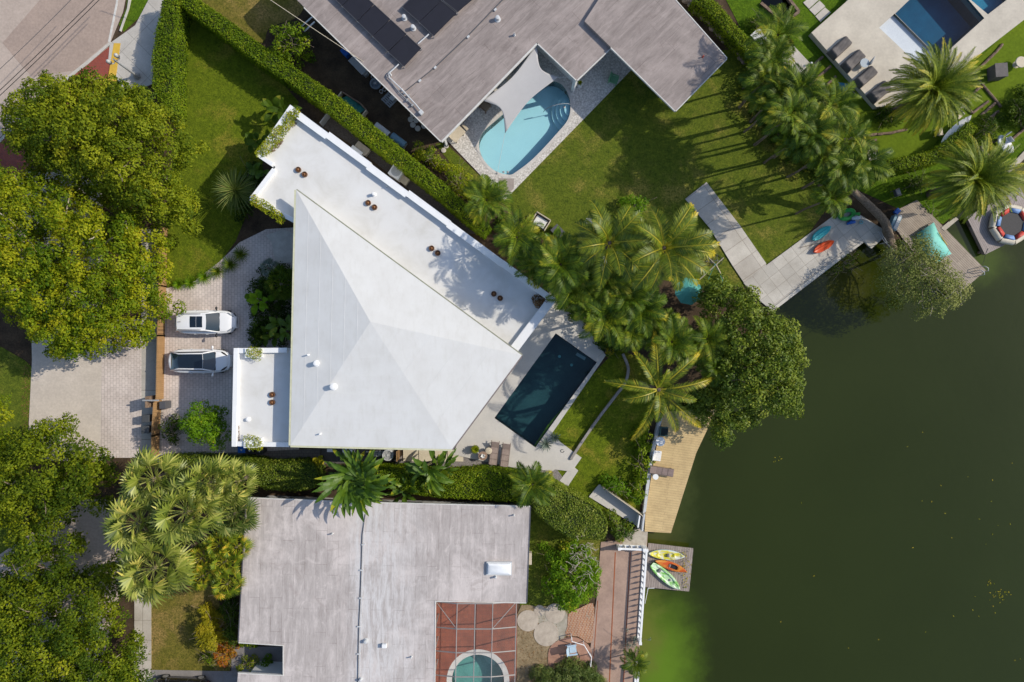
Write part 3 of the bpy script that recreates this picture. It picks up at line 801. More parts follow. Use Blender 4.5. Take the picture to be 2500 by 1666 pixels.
for k in range(-2, 3):
    if k == 2: cs = [(915, 355), (1040, 235), (1142, 331), (1025, 456)]
    else:
        cs = [(aL[0] + dl[0] * k, aL[1] + dl[1] * k), (aR[0] + dr[0] * k, aR[1] + dr[1] * k), (aR[0] + dr[0] * (k + 1), aR[1] + dr[1] * (k + 1)), (aL[0] + dl[0] * (k + 1), aL[1] + dl[1] * (k + 1))]
    cs = [B(*q)[0] for q in cs]
    cs = [(cs[0][0] + 1, cs[0][1] + 1), (cs[1][0] + 1, cs[1][1] + 1), cs[2], cs[3]]
    solar(*cs)
for cs in ((1014,50, 1165,-100, 1280,5, 1128,152), (1130,155, 1282,7, 1385,90, 1228,248), (1286,-2, 1440,-150, 1560,-60, 1392,84)):
    solar(*[p for p in B(*cs)])
def conduit(pts, z, r, parent, m=m_grey, name='conduit'):
    MB().tube([W(*p, z) for p in pts], r, 8).build(name, m, parent)
conduit(B(1720,-20, 1460,250, 1240,460, 1040,620), zN1 + 0.06, 0.035, nroof, m_darkgrey)
conduit(B(990,440, 920,505, 925,530, 1010,612, 1110,720, 1150,770), zN1 + 0.22, 0.05, nroof, m_lightgrey)
conduit(B(985,440, 915,500, 905,520, 1000,640, 1090,725), zN1 + 0.14, 0.03, nroof, m_grey)
conduit(B(1195,235, 1122,300), zN1 + 0.3, 0.05, nroof, m_lightgrey)
for q in B(1650,70, 1465,255, 1240,465, 1135,555):
    c = W(*q, zN1)
    MB().box((c.x, c.y, zN1 + 0.06), (0.22, 0.14, 0.11), R(44)).build('pipe_support', m_lightgrey, nroof)
for q, r in ((B(1665,118)[0], 0.16), (B(1024,110)[0], 0.15), (B(1085,180)[0], 0.15)):
    pipe_vent(*q, zN1, r, 0.4, m_lightgrey, nroof)
for q in (B(1780,230)[0], C(45,232)[0], B(930,505)[0], B(1010,610)[0]):
    pipe_vent(*q, zN1, 0.06, 0.3, m_lightgrey, nroof)
q = C(1338, 382)[0]
pipe_vent(*q, zN2, 0.05, 0.25, plain('red_cap', (0.5, 0.08, 0.05)), nroof2)
c = W(*B(1145, 775)[0], zN1)
MB().box((c.x, c.y, zN1 + 0.15), (0.3, 0.3, 0.3), R(44)).build('pipe_box', m_lightgrey, nroof, bevel=0.02)
for q in B(1085,725, 1050,690, 1060,660, 1030,640):
    c = W(*q, zN1)
    MB().box((c.x, c.y, zN1 + 0.13), (0.2, 0.12, 0.22), R(44)).build('valve', m_grey, nroof, bevel=0.02)
wi = inset(roof1, 0.75)
wall_openings(wi[0], wi[1], 6, 0.9, 2.2, 0.45, nh, inward=W(1200, 20))
wall_openings(wi[1], wi[2], 3, 0.1, 2.3, 0.6, nh, inward=W(1000, 60))
wi2 = inset(roof2, 1.7)
wall_openings(wi2[0], wi2[1], 3, 0.6, 2.3, 0.5, nh, inward=W(1600, 100))
MB().box(W(1403, 203, 1.6), (0.28, 0.28, 3.1), R(45)).build('porch_post', m_white, nh, bevel=0.02)
MB().box(W(1085, 340, 1.6), (0.2, 0.2, 3.1), R(45)).build('porch_post', m_white, nh, bevel=0.02)
# frame of pipes at the side of the house
for (a, b) in ((B(400,115)[0], B(315,192)[0]), (B(415,150)[0], B(345,215)[0])):
    MB().beam(W(*a, 3.0), W(*b, 2.2), 0.08, 0.08).build('awning_arm', m_lightgrey, nh)

# ================================================================== SOUTH HOUSE
sh = thing('grey_house', 'pale grey flat-roofed house at the bottom with a white skylight and screened pool', 'house', W(900, 1450))
zS = 3.3
m_sroof = grey_roof('pale_grey_roof_felt', (0.44, 0.395, 0.375), (0.345, 0.305, 0.285), R(91), 2.6, 0.85, 0.8)
s_px = [(602, 1217), (886, 1228), (1294, 1238), (1285, 1471), (1062, 1467), (1058, 1900), (560, 1900), (581, 1645), (693, 1651), (693, 1575), (583, 1568)]
sroofp = xy(s_px, zS)
sroof = MB().prism(sroofp, zS - 0.28, zS, bottom=True).build('flat_roof', m_sroof, sh)
MB().prism(inset(sroofp, 0.5), 0, zS - 0.28).build('wall', m_white, sh)
n_ = len(s_px)
for i in range(n_):
    if i in (5, 6): continue
    a, b = W(*s_px[i], zS), W(*s_px[(i + 1) % n_], zS)
    d = (b - a).normalized(); nn = Vector((d.y, -d.x, 0))
    ar = sum(sroofp[k][0] * sroofp[(k + 1) % n_][1] - sroofp[(k + 1) % n_][0] * sroofp[k][1] for k in range(n_))
    if ar < 0: nn = -nn
    off = nn * 0.04 + Vector((0, 0, -0.07 + 0.001 * i))
    MB().beam(a + off, b + off, 0.07, 0.19).build('fascia', m_fascia if i not in (2, 10) else m_darkgrey, sroof)
MB().tube([W(x, y, zS + 0.05) for x, y in J(985,420, 965,560, 958,800, 952,985, 942,1185, 938,1370, 934,1600, 930,1900)], 0.03, 6).build('conduit', m_darkgrey, sroof)
MB().beam(W(889, 1240, zS + 0.012), W(872, 1800, zS + 0.012), 0.16, 0.02).build('ridge_strip', mat('light_strip', (0.6, 0.59, 0.59), (0.5, 0.49, 0.49), 2, 0.7), sroof)
for q in J(972,625, 960,800, 955,990, 942,1185, 940,1372):
    c = W(*q, zS); MB().box((c.x, c.y, zS + 0.05), (0.26, 0.1, 0.1), 0.1).build('pipe_support', m_lightgrey, sroof)
for q, r in ((J(985,1295)[0], 0.14), (J(755,558)[0], 0.05), (J(1298,1405)[0], 0.05), (K(265,430)[0], 0.05), (K(140,855)[0], 0.08), (J(950,1558)[0], 0.1)):
    pipe_vent(*q, zS, r, 0.3, m_lightgrey, sroof)
c = W(*J(1118, 1312)[0], zS)
MB().box((c.x, c.y, zS + 0.15), (0.36, 0.3, 0.3)).build('roof_vent', m_white, sroof, bevel=0.03)
sk = xy(K(85,757, 245,757, 243,837, 83,835), zS + 0.3)
kb = MB().prism([(x, y) for x, y in inset(sk, -0.08)], zS - 0.01, zS + 0.14).build('skylight', m_lightgrey, sroof)
rings = []
base_ = sk
for ins, z in ((0, zS + 0.15), (0.04, zS + 0.27), (0.2, zS + 0.36), (0.4, zS + 0.4)):
    rings.append([Vector((p[0], p[1], z)) for p in inset(base_, ins)])
MB().loft(rings).build('dome', plain('white_acrylic', (0.82, 0.83, 0.84), 0.2, 0.5), kb, smooth='auto')
MB().box(W(*K(368,718)[0], 2.2), (0.4, 0.9, 0.6)).build('wall_unit', m_beige, sh, bevel=0.03)
si = inset(sroofp, 0.5)
wall_openings(si[2], si[3], 3, 0.8, 2.2, 0.45, sh, inward=W(900, 1400))
wall_openings(si[0], si[2], 6, 0.9, 2.1, 0.35, sh, inward=W(900, 1400))
wall_openings(si[10], si[0], 4, 0.9, 2.1, 0.4, sh, inward=W(900, 1400))

# screened pool cage
m_alu = plain('bronze_grey_aluminium', (0.30, 0.28, 0.265), 0.5)
m_screen = bpy.data.materials.new('insect_screen')
nt, bs = nodes(m_screen)
tr = nt.nodes.new("ShaderNodeBsdfTransparent"); df = nt.nodes.new("ShaderNodeBsdfDiffuse"); df.inputs[0].default_value = (0.3, 0.29, 0.28, 1)
mx = nt.nodes.new("ShaderNodeMixShader"); mx.inputs[0].default_value = 0.10
nt.links.new(tr.outputs[0], mx.inputs[1]); nt.links.new(df.outputs[0], mx.inputs[2]); nt.links.new(mx.outputs[0], nt.nodes["Material Output"].inputs[0])
cage = thing('pool_cage', 'mansard aluminium screen cage over the round pool and red tiles', 'screen enclosure', W(1165, 1570))
zL, zH = 2.6, 3.4
xs = [(1064, zL), (1116, zH), (1160, zH), (1203, zH), (1261, zL)]
ys = [1472, 1534, 1592, 1651, 1710, 1770]
def cp(i, j):
    x, z = xs[i]; return W(x - (ys[j] - 1472) * 0.022, ys[j] + (2 if 0 < i < 4 else -3), z)
for i in range(5):
    MB().tube([cp(i, j) for j in range(6)], 0.04, 6).build('rafter', m_alu, cage)
for j in range(6):
    MB().tube([cp(i, j) for i in range(5)], 0.045, 6).build('purlin', m_alu, cage)
MB().tube([cp(0, 0), cp(1, 1)], 0.03, 6).build('brace', m_alu, cage); MB().tube([cp(4, 0), cp(3, 1)], 0.03, 6).build('brace', m_alu, cage)
for j in range(6):
    for i in (0, 4):
        p = cp(i, j); MB().beam((p.x, p.y, 0), p, 0.08, 0.08).build('post', m_alu, cage)
for i in range(4):
    mb = MB()
    for j in range(5): mb.add([cp(i, j), cp(i + 1, j), cp(i + 1, j + 1), cp(i, j + 1)], [(0, 1, 2, 3)])
    mb.build('screen', m_screen, cage)
mb = MB()
for j in range(5):
    a, b = cp(4, j), cp(4, j + 1); mb.add([(a.x, a.y, 0.1), (b.x, b.y, 0.1), b, a], [(0, 1, 2, 3)])
    mb.beam((a.x, a.y, 0.9), (b.x, b.y, 0.9), 0.05, 0.05)
mb.build('screen', m_screen, cage)
m_redtile = tiles('red_floor_tiles', (0.29, 0.085, 0.045), (0.24, 0.07, 0.04), (0.2, 0.075, 0.045), 0.3, 0.3, 0, 0.012, 0.0, 0.8, (0.7, 0.68, 0.66), 0.8)
slab('tiled_patio', [(1058, 1462), (1263, 1462), (1258, 1900), (1050, 1900)], m_redtile, 0.05, holes=[round_xy])

# ================================================================== POOLS
def pool(name, label, outline_xy, zrim, depth, m_floor, m_wat, wdrop=0.12, coping=None, m_cop=None, steps=None):
    cx = sum(p[0] for p in outline_xy) / len(outline_xy); cy = sum(p[1] for p in outline_xy) / len(outline_xy)
    t = thing(name, label, 'pool', (cx, cy, 0))
    mb = MB()
    n = len(outline_xy)
    out = inset(outline_xy, -0.03)
    # floor
    mb.sheet([(p[0], p[1], zrim - depth) for p in out])
    vs = [(p[0], p[1], zrim + 0.004) for p in outline_xy] + [(p[0], p[1], zrim - depth) for p in outline_xy]
    ar = sum(outline_xy[i][0] * outline_xy[(i + 1) % n][1] - outline_xy[(i + 1) % n][0] * outline_xy[i][1] for i in range(n))
    fs = [((i, (i + 1) % n, (i + 1) % n + n, i + n) if ar > 0 else (i, i + n, (i + 1) % n + n, (i + 1) % n)) for i in range(n)]
    mb.add(vs, fs)
    mb.build('basin', m_floor, t)
    MB().sheet([(p[0], p[1], zrim - wdrop) for p in out]).build('water', m_wat, t)
    if coping:
        MB().prism(inset(outline_xy, -coping), zrim - 0.05, zrim + 0.03, [inset(outline_xy, 0.01)]).build('coping', m_cop, t)
    return t
m_oval = mat('pale_pool_plaster', (0.72, 0.83, 0.83), (0.67, 0.79, 0.80), 0.8, 0.6, fine=0.03)
po = pool('swimming_pool', 'oval light blue swimming pool half covered by the grey shade sail', oval_xy, 0.05, 1.15, m_oval, poolwater('clear_pool_water', (0.70, 0.91, 0.97), wave=0.05), 0.12, 0.22, mat('pool_coping', (0.6, 0.57, 0.53), (0.5, 0.47, 0.44), 2, 0.8))
# the steps, concentric round the right end
stc = W(*C(425, 740)[0])
for k, r in enumerate((1.45, 1.12, 0.8, 0.45)):
    ring = [(stc.x + r * math.cos(R(a)), stc.y + r * math.sin(R(a)) * 1.25) for a in range(90, 275, 9)]
    MB().prism(ring, -1.09, -1.09 + 0.23 * (k + 1)).build('step', m_oval, po)
rail = []
for t_ in np.linspace(0, PI, 9): rail.append(W(*C(435 - 190 * (1 - math.cos(t_)) / 2, 715 + 40 * (1 - math.cos(t_)) / 2)[0]) + Vector((0, 0, -0.4 + 1.1 * math.sin(t_))))
MB().tube(rail, 0.025, 6).build('handrail', m_grey, po)
pl = pool('lap_pool', 'dark blue-black rectangular pool in the white terrace', lap_xy, zD, 1.5, mat('dark_pool_plaster', (0.050, 0.095, 0.10), (0.032, 0.066, 0.074), 0.9, 0.6), poolwater('dark_pool_water', (0.55, 0.78, 0.82), wave=0.05), 0.08)
a, b = W(*G(470,880)[0], zD - 0.2), W(*G(530,915)[0], zD - 0.2)
MB().beam((a.x, a.y, -0.25), (b.x, b.y, -0.25), 0.25, 0.1).build('light_bar', plain('pool_fitting', (0.3, 0.32, 0.33)), pl)
for q in G(445,960, 360,900):
    c = W(*q); MB().lathe([(0.12, 0), (0.12, 0.05), (0.05, 0.06)], (c.x, c.y, -1.34), 16).build('drain', plain('pool_drain', (0.25, 0.55, 0.52)), pl)
pn = pool('deep_pool', 'deep blue rectangular pool in the sanded north-east terrace', nep_xy, zN, 1.6, mat('blue_pool_tiles', (0.018, 0.11, 0.19), (0.012, 0.08, 0.15), 1.2, 0.5), poolwater('blue_pool_water', (0.42, 0.72, 0.85), wave=0.08), 0.1)
pool('tanning_ledge', 'shallow white tanning ledge beside the deep blue pool', ledge_xy, zN, 0.25, mat('white_ledge_plaster', (0.74, 0.74, 0.75), (0.68, 0.68, 0.7), 1.5, 0.6), poolwater('ledge_water', (0.93, 0.96, 0.98), wave=0.05), 0.06)
pool('spa_pool', 'small turquoise spa pool behind the deep blue pool', spa_xy, zN, 0.9, mat('spa_tiles', (0.03, 0.25, 0.36), (0.02, 0.19, 0.3), 1.5, 0.5), poolwater('spa_water', (0.5, 0.8, 0.9), wave=0.1), 0.08)
pr = pool('round_pool', 'round green-blue pool with a white rim inside the screen cage', round_xy, 0.05, 1.4, mat('green_pool_plaster', (0.30, 0.50, 0.46), (0.22, 0.40, 0.37), 1.0, 0.6), poolwater('green_pool_water', (0.62, 0.85, 0.84), wave=0.06), 0.15, 0.42, mat('pale_pool_rim', (0.62, 0.6, 0.56), (0.52, 0.5, 0.47), 2, 0.8))
sc = W(*X4(960, 960)[0])
for k, r in enumerate((1.25, 0.95, 0.65)):
    ring = [(sc.x + r * math.cos(R(a)), sc.y + r * math.sin(R(a))) for a in range(130, 260, 8)] + [(sc.x + 0.3, sc.y - 0.3), (sc.x, sc.y)]
    MB().prism(ring, -1.33, -1.33 + 0.3 * (k + 1)).build('step', mat('green_step', (0.4, 0.58, 0.54), None, 2) if k == 0 else bpy.data.materials['green_step'], pr)
pp = pool('garden_pond', 'dark green square pond edged with timber at the top right', pond_xy, 0.0, 0.8, mat('pond_liner', (0.02, 0.026, 0.012), None, 1), poolwater('pond_water', (0.25, 0.3, 0.12), wave=0.05), 0.15)
for i in range(4):
    a, b = Vector((*pond_xy[i], 0.09)), Vector((*pond_xy[(i + 1) % len(pond_xy)], 0.09))
    MB().beam(a, b, 0.22, 0.26 + 0.006 * i).build('edging', m_wood, pp)
# ================================================================== CARS
m_carwhite = mat('white_car_paint', (0.80, 0.80, 0.81), (0.79, 0.79, 0.80), 1, 0.25, 0.5, fine=0.0, coat=0.7)
m_carglass = glass('car_glass', (0.015, 0.03, 0.04), 0.03)
m_roofglass = glass('tinted_roof_glass', (0.008, 0.014, 0.022), 0.03)
m_tyre = plain('tyre_rubber', (0.02, 0.02, 0.02), 0.8)
m_rim = plain('alloy_rim', (0.45, 0.45, 0.46), 0.35, metal=0.6)
m_lamp = glass('lamp_glass', (0.25, 0.27, 0.3), 0.1)
m_chrome = plain('chrome_trim', (0.5, 0.5, 0.52), 0.2, metal=0.9)
def patch(mb, p00, p10, p11, p01, bulge=0.0, n=8, m=8):
    p00, p10, p11, p01 = map(Vector, (p00, p10, p11, p01))
    nr = (p10 - p00).cross(p01 - p00).normalized()
    vs = []
    for i in range(n + 1):
        for j in range(m + 1):
            u, w = i / n, j / m
            p = p00.lerp(p10, u).lerp(p01.lerp(p11, u), w)
            vs.append(p + nr * bulge * (1 - (2 * u - 1) ** 2) * (1 - (2 * w - 1) ** 2) * 1.0)
    mb.add(vs, [(i * (m + 1) + j, (i + 1) * (m + 1) + j, (i + 1) * (m + 1) + j + 1, i * (m + 1) + j + 1) for i in range(n) for j in range(m)])
    return mb
def car(name, label, L, Wd, Hh, hood_z, belt_z, xw0, xw1, xr1, xr0, suv=True, paint=m_carwhite, group=None):
    """local coordinates, nose towards +x. xw0 windscreen foot, xw1 roof front, xr1 roof rear, xr0 rear glass foot"""
    t = thing(name, label, 'car', (0, 0, 0), group)
    hl = L / 2
    def hw(x):
        u = x / hl
        n = 5.5 if u > 0 else 7.0
        return Wd / 2 * max(0.0, 1 - abs(u) ** n) ** 0.42 * (1 - 0.04 * u * u)
    def top(x):
        if x > xw0: 
            u = (x - xw0) / (hl - xw0); return hood_z - 0.10 * u - 0.24 * u ** 5
        if x < xr0:
            u = (xr0 - x) / (xr0 + hl + 1e-6); return belt_z - 0.05 * u - 0.22 * u ** 4
        return belt_z + (hood_z - belt_z) * max(0, (x - xr0) / (xw0 - xr0)) ** 2
    rings = []
    xs_ = [-hl + 0.004] + [-hl + 0.03 * k * k for k in range(1, 5)] + list(np.linspace(-hl + 0.7, hl - 0.7, 16)) + [hl - 0.03 * k * k for k in range(4, 0, -1)] + [hl - 0.004]
    for x in xs_:
        w = max(hw(x), 0.25 * Wd); zt = top(x)
        half = [(0, zt + 0.035), (w * 0.45, zt + 0.028), (w * 0.78, zt + 0.005), (w * 0.92, zt - 0.05), (w * 0.985, zt - 0.16), (w, zt - 0.36), (w * 0.985, 0.42), (w * 0.9, 0.24), (w * 0.5, 0.2)]
        ring = [Vector((x, y, z)) for y, z in half] + [Vector((x, -y, z)) for y, z in reversed(half[1:])]
        rings.append(ring)
    MB().loft(rings).build('body', paint, t, smooth='auto')
    bw = Wd / 2 * 0.90; rw = Wd / 2 * (0.69 if suv else 0.64)
    zb = belt_z - 0.02; zr = Hh - 0.06
    A0, A1 = Vector((xw0, bw * 0.93, hood_z - 0.01)), Vector((xw0, -bw * 0.93, hood_z - 0.01))
    B0, B1 = Vector((xw1, rw, zr)), Vector((xw1, -rw, zr))
    C0, C1 = Vector((xr1, rw * 0.95, zr - 0.03)), Vector((xr1, -rw * 0.95, zr - 0.03))
    D0, D1 = Vector((xr0, bw * 0.86, zb)), Vector((xr0, -bw * 0.86, zb))
    mb = MB(); n_ = 8
    vs = []
    for i in range(n_ + 1):
        for j in range(n_ + 1):
            u, w = i / n_, j / n_
            p = A1.lerp(A0, u).lerp(B1.lerp(B0, u), w)
            p.x += 0.10 * (1 - (2 * u - 1) ** 2) * (1 - 0.5 * w) + 0.0
            p.z += 0.03 * (1 - (2 * u - 1) ** 2)
            vs.append(p)
    mb.add(vs, [(i * (n_ + 1) + j, (i + 1) * (n_ + 1) + j, (i + 1) * (n_ + 1) + j + 1, i * (n_ + 1) + j + 1) for i in range(n_) for j in range(n_)])
    mb.build('windscreen', m_carglass, t, smooth=True)
    patch(MB(), D0, D1, C1, C0, 0.05).build('rear_window', m_carglass, t, smooth=True)
    for a, b, c, d in ((A0, B0, C0, D0), (D1, C1, B1, A1)):
        patch(MB(), a, b, c, d, -0.02).build('side_window', m_carglass, t, smooth=True)
    # roof with a crown
    vs = []; nx, ny = 12, 8
    for i in range(nx + 1):
        for j in range(ny + 1):
            u, w = i / nx, j / ny
            p = C1.lerp(C0, w).lerp(B1.lerp(B0, w), u)
            p.z += 0.06 * (1 - (2 * w - 1) ** 2) + 0.05 * (1 - (2 * u - 1) ** 2) - 0.0
            p.x += (0.08 * (1 - (2 * w - 1) ** 2) if i == nx else 0)
            vs.append(p)
    roof_ = MB().add(vs, [(i * (ny + 1) + j, (i + 1) * (ny + 1) + j, (i + 1) * (ny + 1) + j + 1, i * (ny + 1) + j + 1) for i in range(nx) for j in range(ny)])
    ro = roof_.build('roof', paint if suv else m_roofglass, t, smooth=True)
    for s in (1, -1):
        sy = lambda p: Vector((p.x, p.y * s, p.z))
        MB().tube([sy(A0), sy(B0) + Vector((0, 0, 0.02)), sy(C0) + Vector((0, 0, 0.02)), sy(D0)], 0.055 if suv else 0.06, 6).build('pillar', paint, t, smooth=True)
        xm = xw0 - 0.12
        MB().beam((xm, s * Wd / 2 * 0.93, belt_z + 0.03), (xm - 0.02, s * (Wd / 2 + 0.05), belt_z + 0.06), 0.08, 0.05).ball((xm - 0.02, s * (Wd / 2 + 0.14), belt_z + 0.08), (0.09, 0.14, 0.09), 10, 6).build('mirror', m_black if suv else paint, t, smooth='auto')
        for xwh in (hl * 0.60, -hl * 0.62):
            wh_ = MB()
            wh_.tube([(xwh, s * (Wd / 2 - 0.26), 0.35), (xwh, s * (Wd / 2 - 0.02), 0.35)], 0.35, 20)
            w_ = wh_.build('wheel', m_tyre, t, smooth='auto')
            MB().tube([(xwh, s * (Wd / 2 - 0.1), 0.35), (xwh, s * (Wd / 2 - 0.005), 0.35)], 0.23, 16).build('rim', m_rim, w_, smooth='auto')
        hx = hl - 0.34
        rr = []
        for k in range(5):
            u = k / 4; xx = hl - 0.62 + 0.42 * u; yy = hw(xx) * (0.86 - 0.16 * u)
            rr.append(Vector((xx, s * yy, top(xx) - 0.012)))
        MB().tube(rr, [0.03, 0.06, 0.075, 0.06, 0.03], 8).build('headlight', m_lamp if suv else m_black, t, smooth=True)
        MB().box((-hl + 0.14, s * Wd * 0.33, belt_z - 0.34), (0.12, 0.28, 0.12)).build('tail_light', plain('red_lens', (0.25, 0.02, 0.02)) if 'red_lens' not in bpy.data.materials else bpy.data.materials['red_lens'], t, bevel=0.03)
        if suv:
            MB().tube([(xr1 + 0.12, s * rw * 0.9, zr + 0.06), (xr1 + 0.3, s * rw * 0.93, zr + 0.11), (xw1 - 0.5, s * rw * 0.95, zr + 0.11), (xw1 - 0.35, s * rw * 0.95, zr + 0.06)], 0.022, 6).build('roof_rail', m_darkgrey, t, smooth=True)
    for s in (1, -1):       # shut lines and handles
        for xd in (xw0 - 0.22, (xw0 + xr0) / 2 - 0.1, xr0 + 0.5):
            MB().tube([(xd, s * (hw(xd) * 0.90), top(xd) - 0.03), (xd, s * (hw(xd) * 0.985 + 0.004), top(xd) - 0.16), (xd - 0.02, s * (hw(xd) + 0.004), top(xd) - 0.40)], 0.011, 5).build('shut_line', m_darkgrey, t)
        for xd in (xw0 - 1.0, xw0 - 1.95): MB().box((xd, s * (hw(xd) + 0.012), top(xd) - 0.2), (0.2, 0.03, 0.03)).build('door_handle', paint, t, bevel=0.01)
        MB().tube([(xw0 + 0.06, s * Wd * 0.40, hood_z + 0.012), (xw0 + 0.5, s * Wd * 0.385, top(xw0 + 0.5) + 0.012), (hl - 0.42, s * Wd * 0.32, top(hl - 0.42) + 0.012)], 0.010, 5).build('bonnet_seam', m_grey, t)
    # grille and bumper strip
    gx = hl - 0.10
    MB().tube([(gx - 0.16, -Wd * 0.36, 0.66), (gx + 0.02, -Wd * 0.2, 0.66), (gx + 0.06, 0, 0.66), (gx + 0.02, Wd * 0.2, 0.66), (gx - 0.16, Wd * 0.36, 0.66)], 0.09, 8).build('bumper', m_darkgrey if suv else paint, t, smooth=True)
    MB().box((xw0 + 0.02, 0, hood_z + 0.0), (0.12, Wd * 0.74, 0.05)).build('wiper_cowl', m_black, t, bevel=0.02)
    if suv:
        x0, x1 = xw1 - 0.22, xw1 - 1.2
        for (a, b) in ((x0, x0 - 0.47), (x0 - 0.49, x1)):
            vs = []
            for i in range(5):
                for j in range(7):
                    xx = a + (b - a) * i / 4; w = j / 6; u = (xx - xr1) / (xw1 - xr1)
                    yy = rw * 0.66 * (2 * w - 1)
                    wr = (yy / rw + 1) / 2
                    vs.append(Vector((xx, yy, zr - 0.03 * (1 - u) + 0.06 * (1 - (2 * wr - 1) ** 2) + 0.05 * (1 - (2 * u - 1) ** 2) + 0.008)))
            MB().add(vs, [(i * 7 + j, i * 7 + j + 1, (i + 1) * 7 + j + 1, (i + 1) * 7 + j) for i in range(4) for j in range(6)]).build('sunroof', m_roofglass, t, smooth=True)
        MB().box((xr1 + 0.25, 0, zr + 0.11), (0.22, 0.03, 0.05)).build('antenna', m_darkgrey, t)
    else:
        # seats seen dimly through the glass are left to the tint; a bright header bar crosses the roof
        MB().tube([(xw1 + 0.04, -rw, zr + 0.03), (xw1 + 0.1, 0, zr + 0.10), (xw1 + 0.04, rw, zr + 0.03)], 0.025, 6).build('header_bar', m_lightgrey, t, smooth=True)
    return t
c1 = car('suv', 'white SUV with black sunroof and roof rails, parked nearer the lawn', 4.85, 1.92, 1.70, 1.10, 1.16, 1.15, 0.32, -1.95, -2.26, True)
p = W(503.5, 787, 0.8); c1.location = (p.x, p.y, 0.03)
c2 = car('sedan', 'white fastback car with a full dark glass roof, parked nearer the house', 4.90, 1.94, 1.45, 0.98, 0.99, 1.35, 0.52, -1.35, -2.22, False)
p = W(487.5, 882, 0.7); c2.location = (p.x, p.y, 0.03)
c3 = car('suv', 'silver car under the street tree, mostly hidden by leaves', 4.7, 1.85, 1.6, 1.02, 1.1, 1.1, 0.3, -1.8, -2.15, True, plain('silver_paint', (0.5, 0.51, 0.53), 0.3, metal=0.5, coat=0.5))
p = W(215, 1560, 0.8); c3.location = (p.x, p.y, 0.026); c3.rotation_euler = (0, 0, R(86))
c4 = car('suv', 'black car cut off by the bottom edge on the grey drive', 4.7, 1.85, 1.6, 1.02, 1.1, 1.1, 0.3, -1.8, -2.15, True, plain('black_paint', (0.012, 0.012, 0.014), 0.25, coat=0.7))
p = W(440, 1686, 0.8); c4.location = (p.x, p.y, 0.05); c4.rotation_euler = (0, 0, R(178))

# ================================================================== STREET THINGS
m_fence = tiles('oiled_wood_boards', (0.38, 0.225, 0.10), (0.34, 0.20, 0.085), (0.22, 0.125, 0.055), 3.0, 0.16, 0, 0.01, 0.4, 0.7)
def fence(name, label, pts, h, m, w=0.08, cap=None, z0=0.0):
    c = W(*lerp2(pts[0], pts[-1], 0.5))
    t = thing(name, label, 'fence', (c.x, c.y, 0))
    for a, b in zip(pts[:-1], pts[1:]):
        P, Q = W(*a), W(*b)
        MB().beam(P + Vector((0, 0, z0 + h / 2)), Q + Vector((0, 0, z0 + h / 2)), w, h).build('board_panel', m, t)
        n = max(1, int((Q - P).length / 2.4))
        for k in range(n + 1):
            r_ = P.lerp(Q, k / n); MB().box((r_.x, r_.y, h / 2 + 0.02), (w + 0.03, w + 0.03, h + 0.02)).build('post', cap or m, t)
    return t
fence('wooden_fence', 'long golden brown board fence between the street and the cars', [(408, 560), (405, 700), (402, 820), (399, 972)], 1.15, m_fence)
fence('wooden_gate', 'shaded brown board fence stretch below the gate post box', [(394, 978), (389, 1060), (388, 1108)], 1.2, m_fence)
p = W(398, 984)
t = thing('gate_post', 'dark gate motor box and post at the end of the golden fence', 'gate post', (p.x, p.y, 0))
MB().box((p.x - 0.5, p.y + 0.2, 0.85), (0.12, 0.9, 1.7)).build('post', m_wood, t, bevel=0.01)
MB().box((p.x - 0.1, p.y + 0.35, 1.72), (1.3, 0.12, 0.1)).build('crossbar', m_grey, t, bevel=0.01)
MB().box((p.x + 0.45, p.y - 0.1, 0.5), (0.5, 0.6, 1.0)).build('motor_box', m_darkgrey, t, bevel=0.03)
for (px, py, lb) in ((357, 1022, 'upper grey bin standing outside the brown fence'), (356, 1049, 'lower grey bin standing outside the brown fence')):
    p = W(px, py, 0.9); t = thing('wheelie_bin', lb, 'bin', (p.x, p.y, 0.02))
    MB().box((p.x, p.y, 0.5), (0.5, 0.5, 0.95), taper=1.15).build('tub', m_darkgrey, t, bevel=0.03)
    MB().box((p.x + 0.02, p.y, 1.03), (0.62, 0.6, 0.08)).build('lid', plain('bin_lid', (0.07, 0.075, 0.08), 0.5) if 'bin_lid' not in bpy.data.materials else bpy.data.materials['bin_lid'], t, bevel=0.03)
# street lamp
p = W(336, 187, 0.1); t = thing('street_lamp', 'grey street lamp with two frosted globes above the yellow strip', 'street lamp', (p.x, p.y, 0.1))
MB().lathe([(0.28, 0), (0.26, 0.25), (0.14, 0.4), (0.09, 0.6), (0.07, 3.1), (0.06, 3.4)], (p.x, p.y, 0.1), 16).build('pole', m_grey, t, smooth='auto')
for s in (1, -1):
    d = Vector((0.78, 0.62, 0)) * 0.38 * s
    MB().tube([(p.x, p.y, 3.2), Vector((p.x, p.y, 3.05)) + d * 0.6, Vector((p.x, p.y, 3.15)) + d, Vector((p.x, p.y, 3.35)) + d], 0.04, 8).build('arm', m_grey, t, smooth=True)
    g_ = MB().lathe([(0.08, 0), (0.15, 0.05), (0.15, 0.1)], Vector((p.x, p.y, 3.32)) + d, 14).build('fitter', m_darkgrey, t, smooth='auto')
    MB().ball(Vector((p.x, p.y, 3.62)) + d, (0.16, 0.16, 0.2), 18, 12).build('globe', plain('frosted_glass', (0.42, 0.42, 0.41), 0.3) if 'frosted_glass' not in bpy.data.materials else bpy.data.materials['frosted_glass'], t, smooth=True)
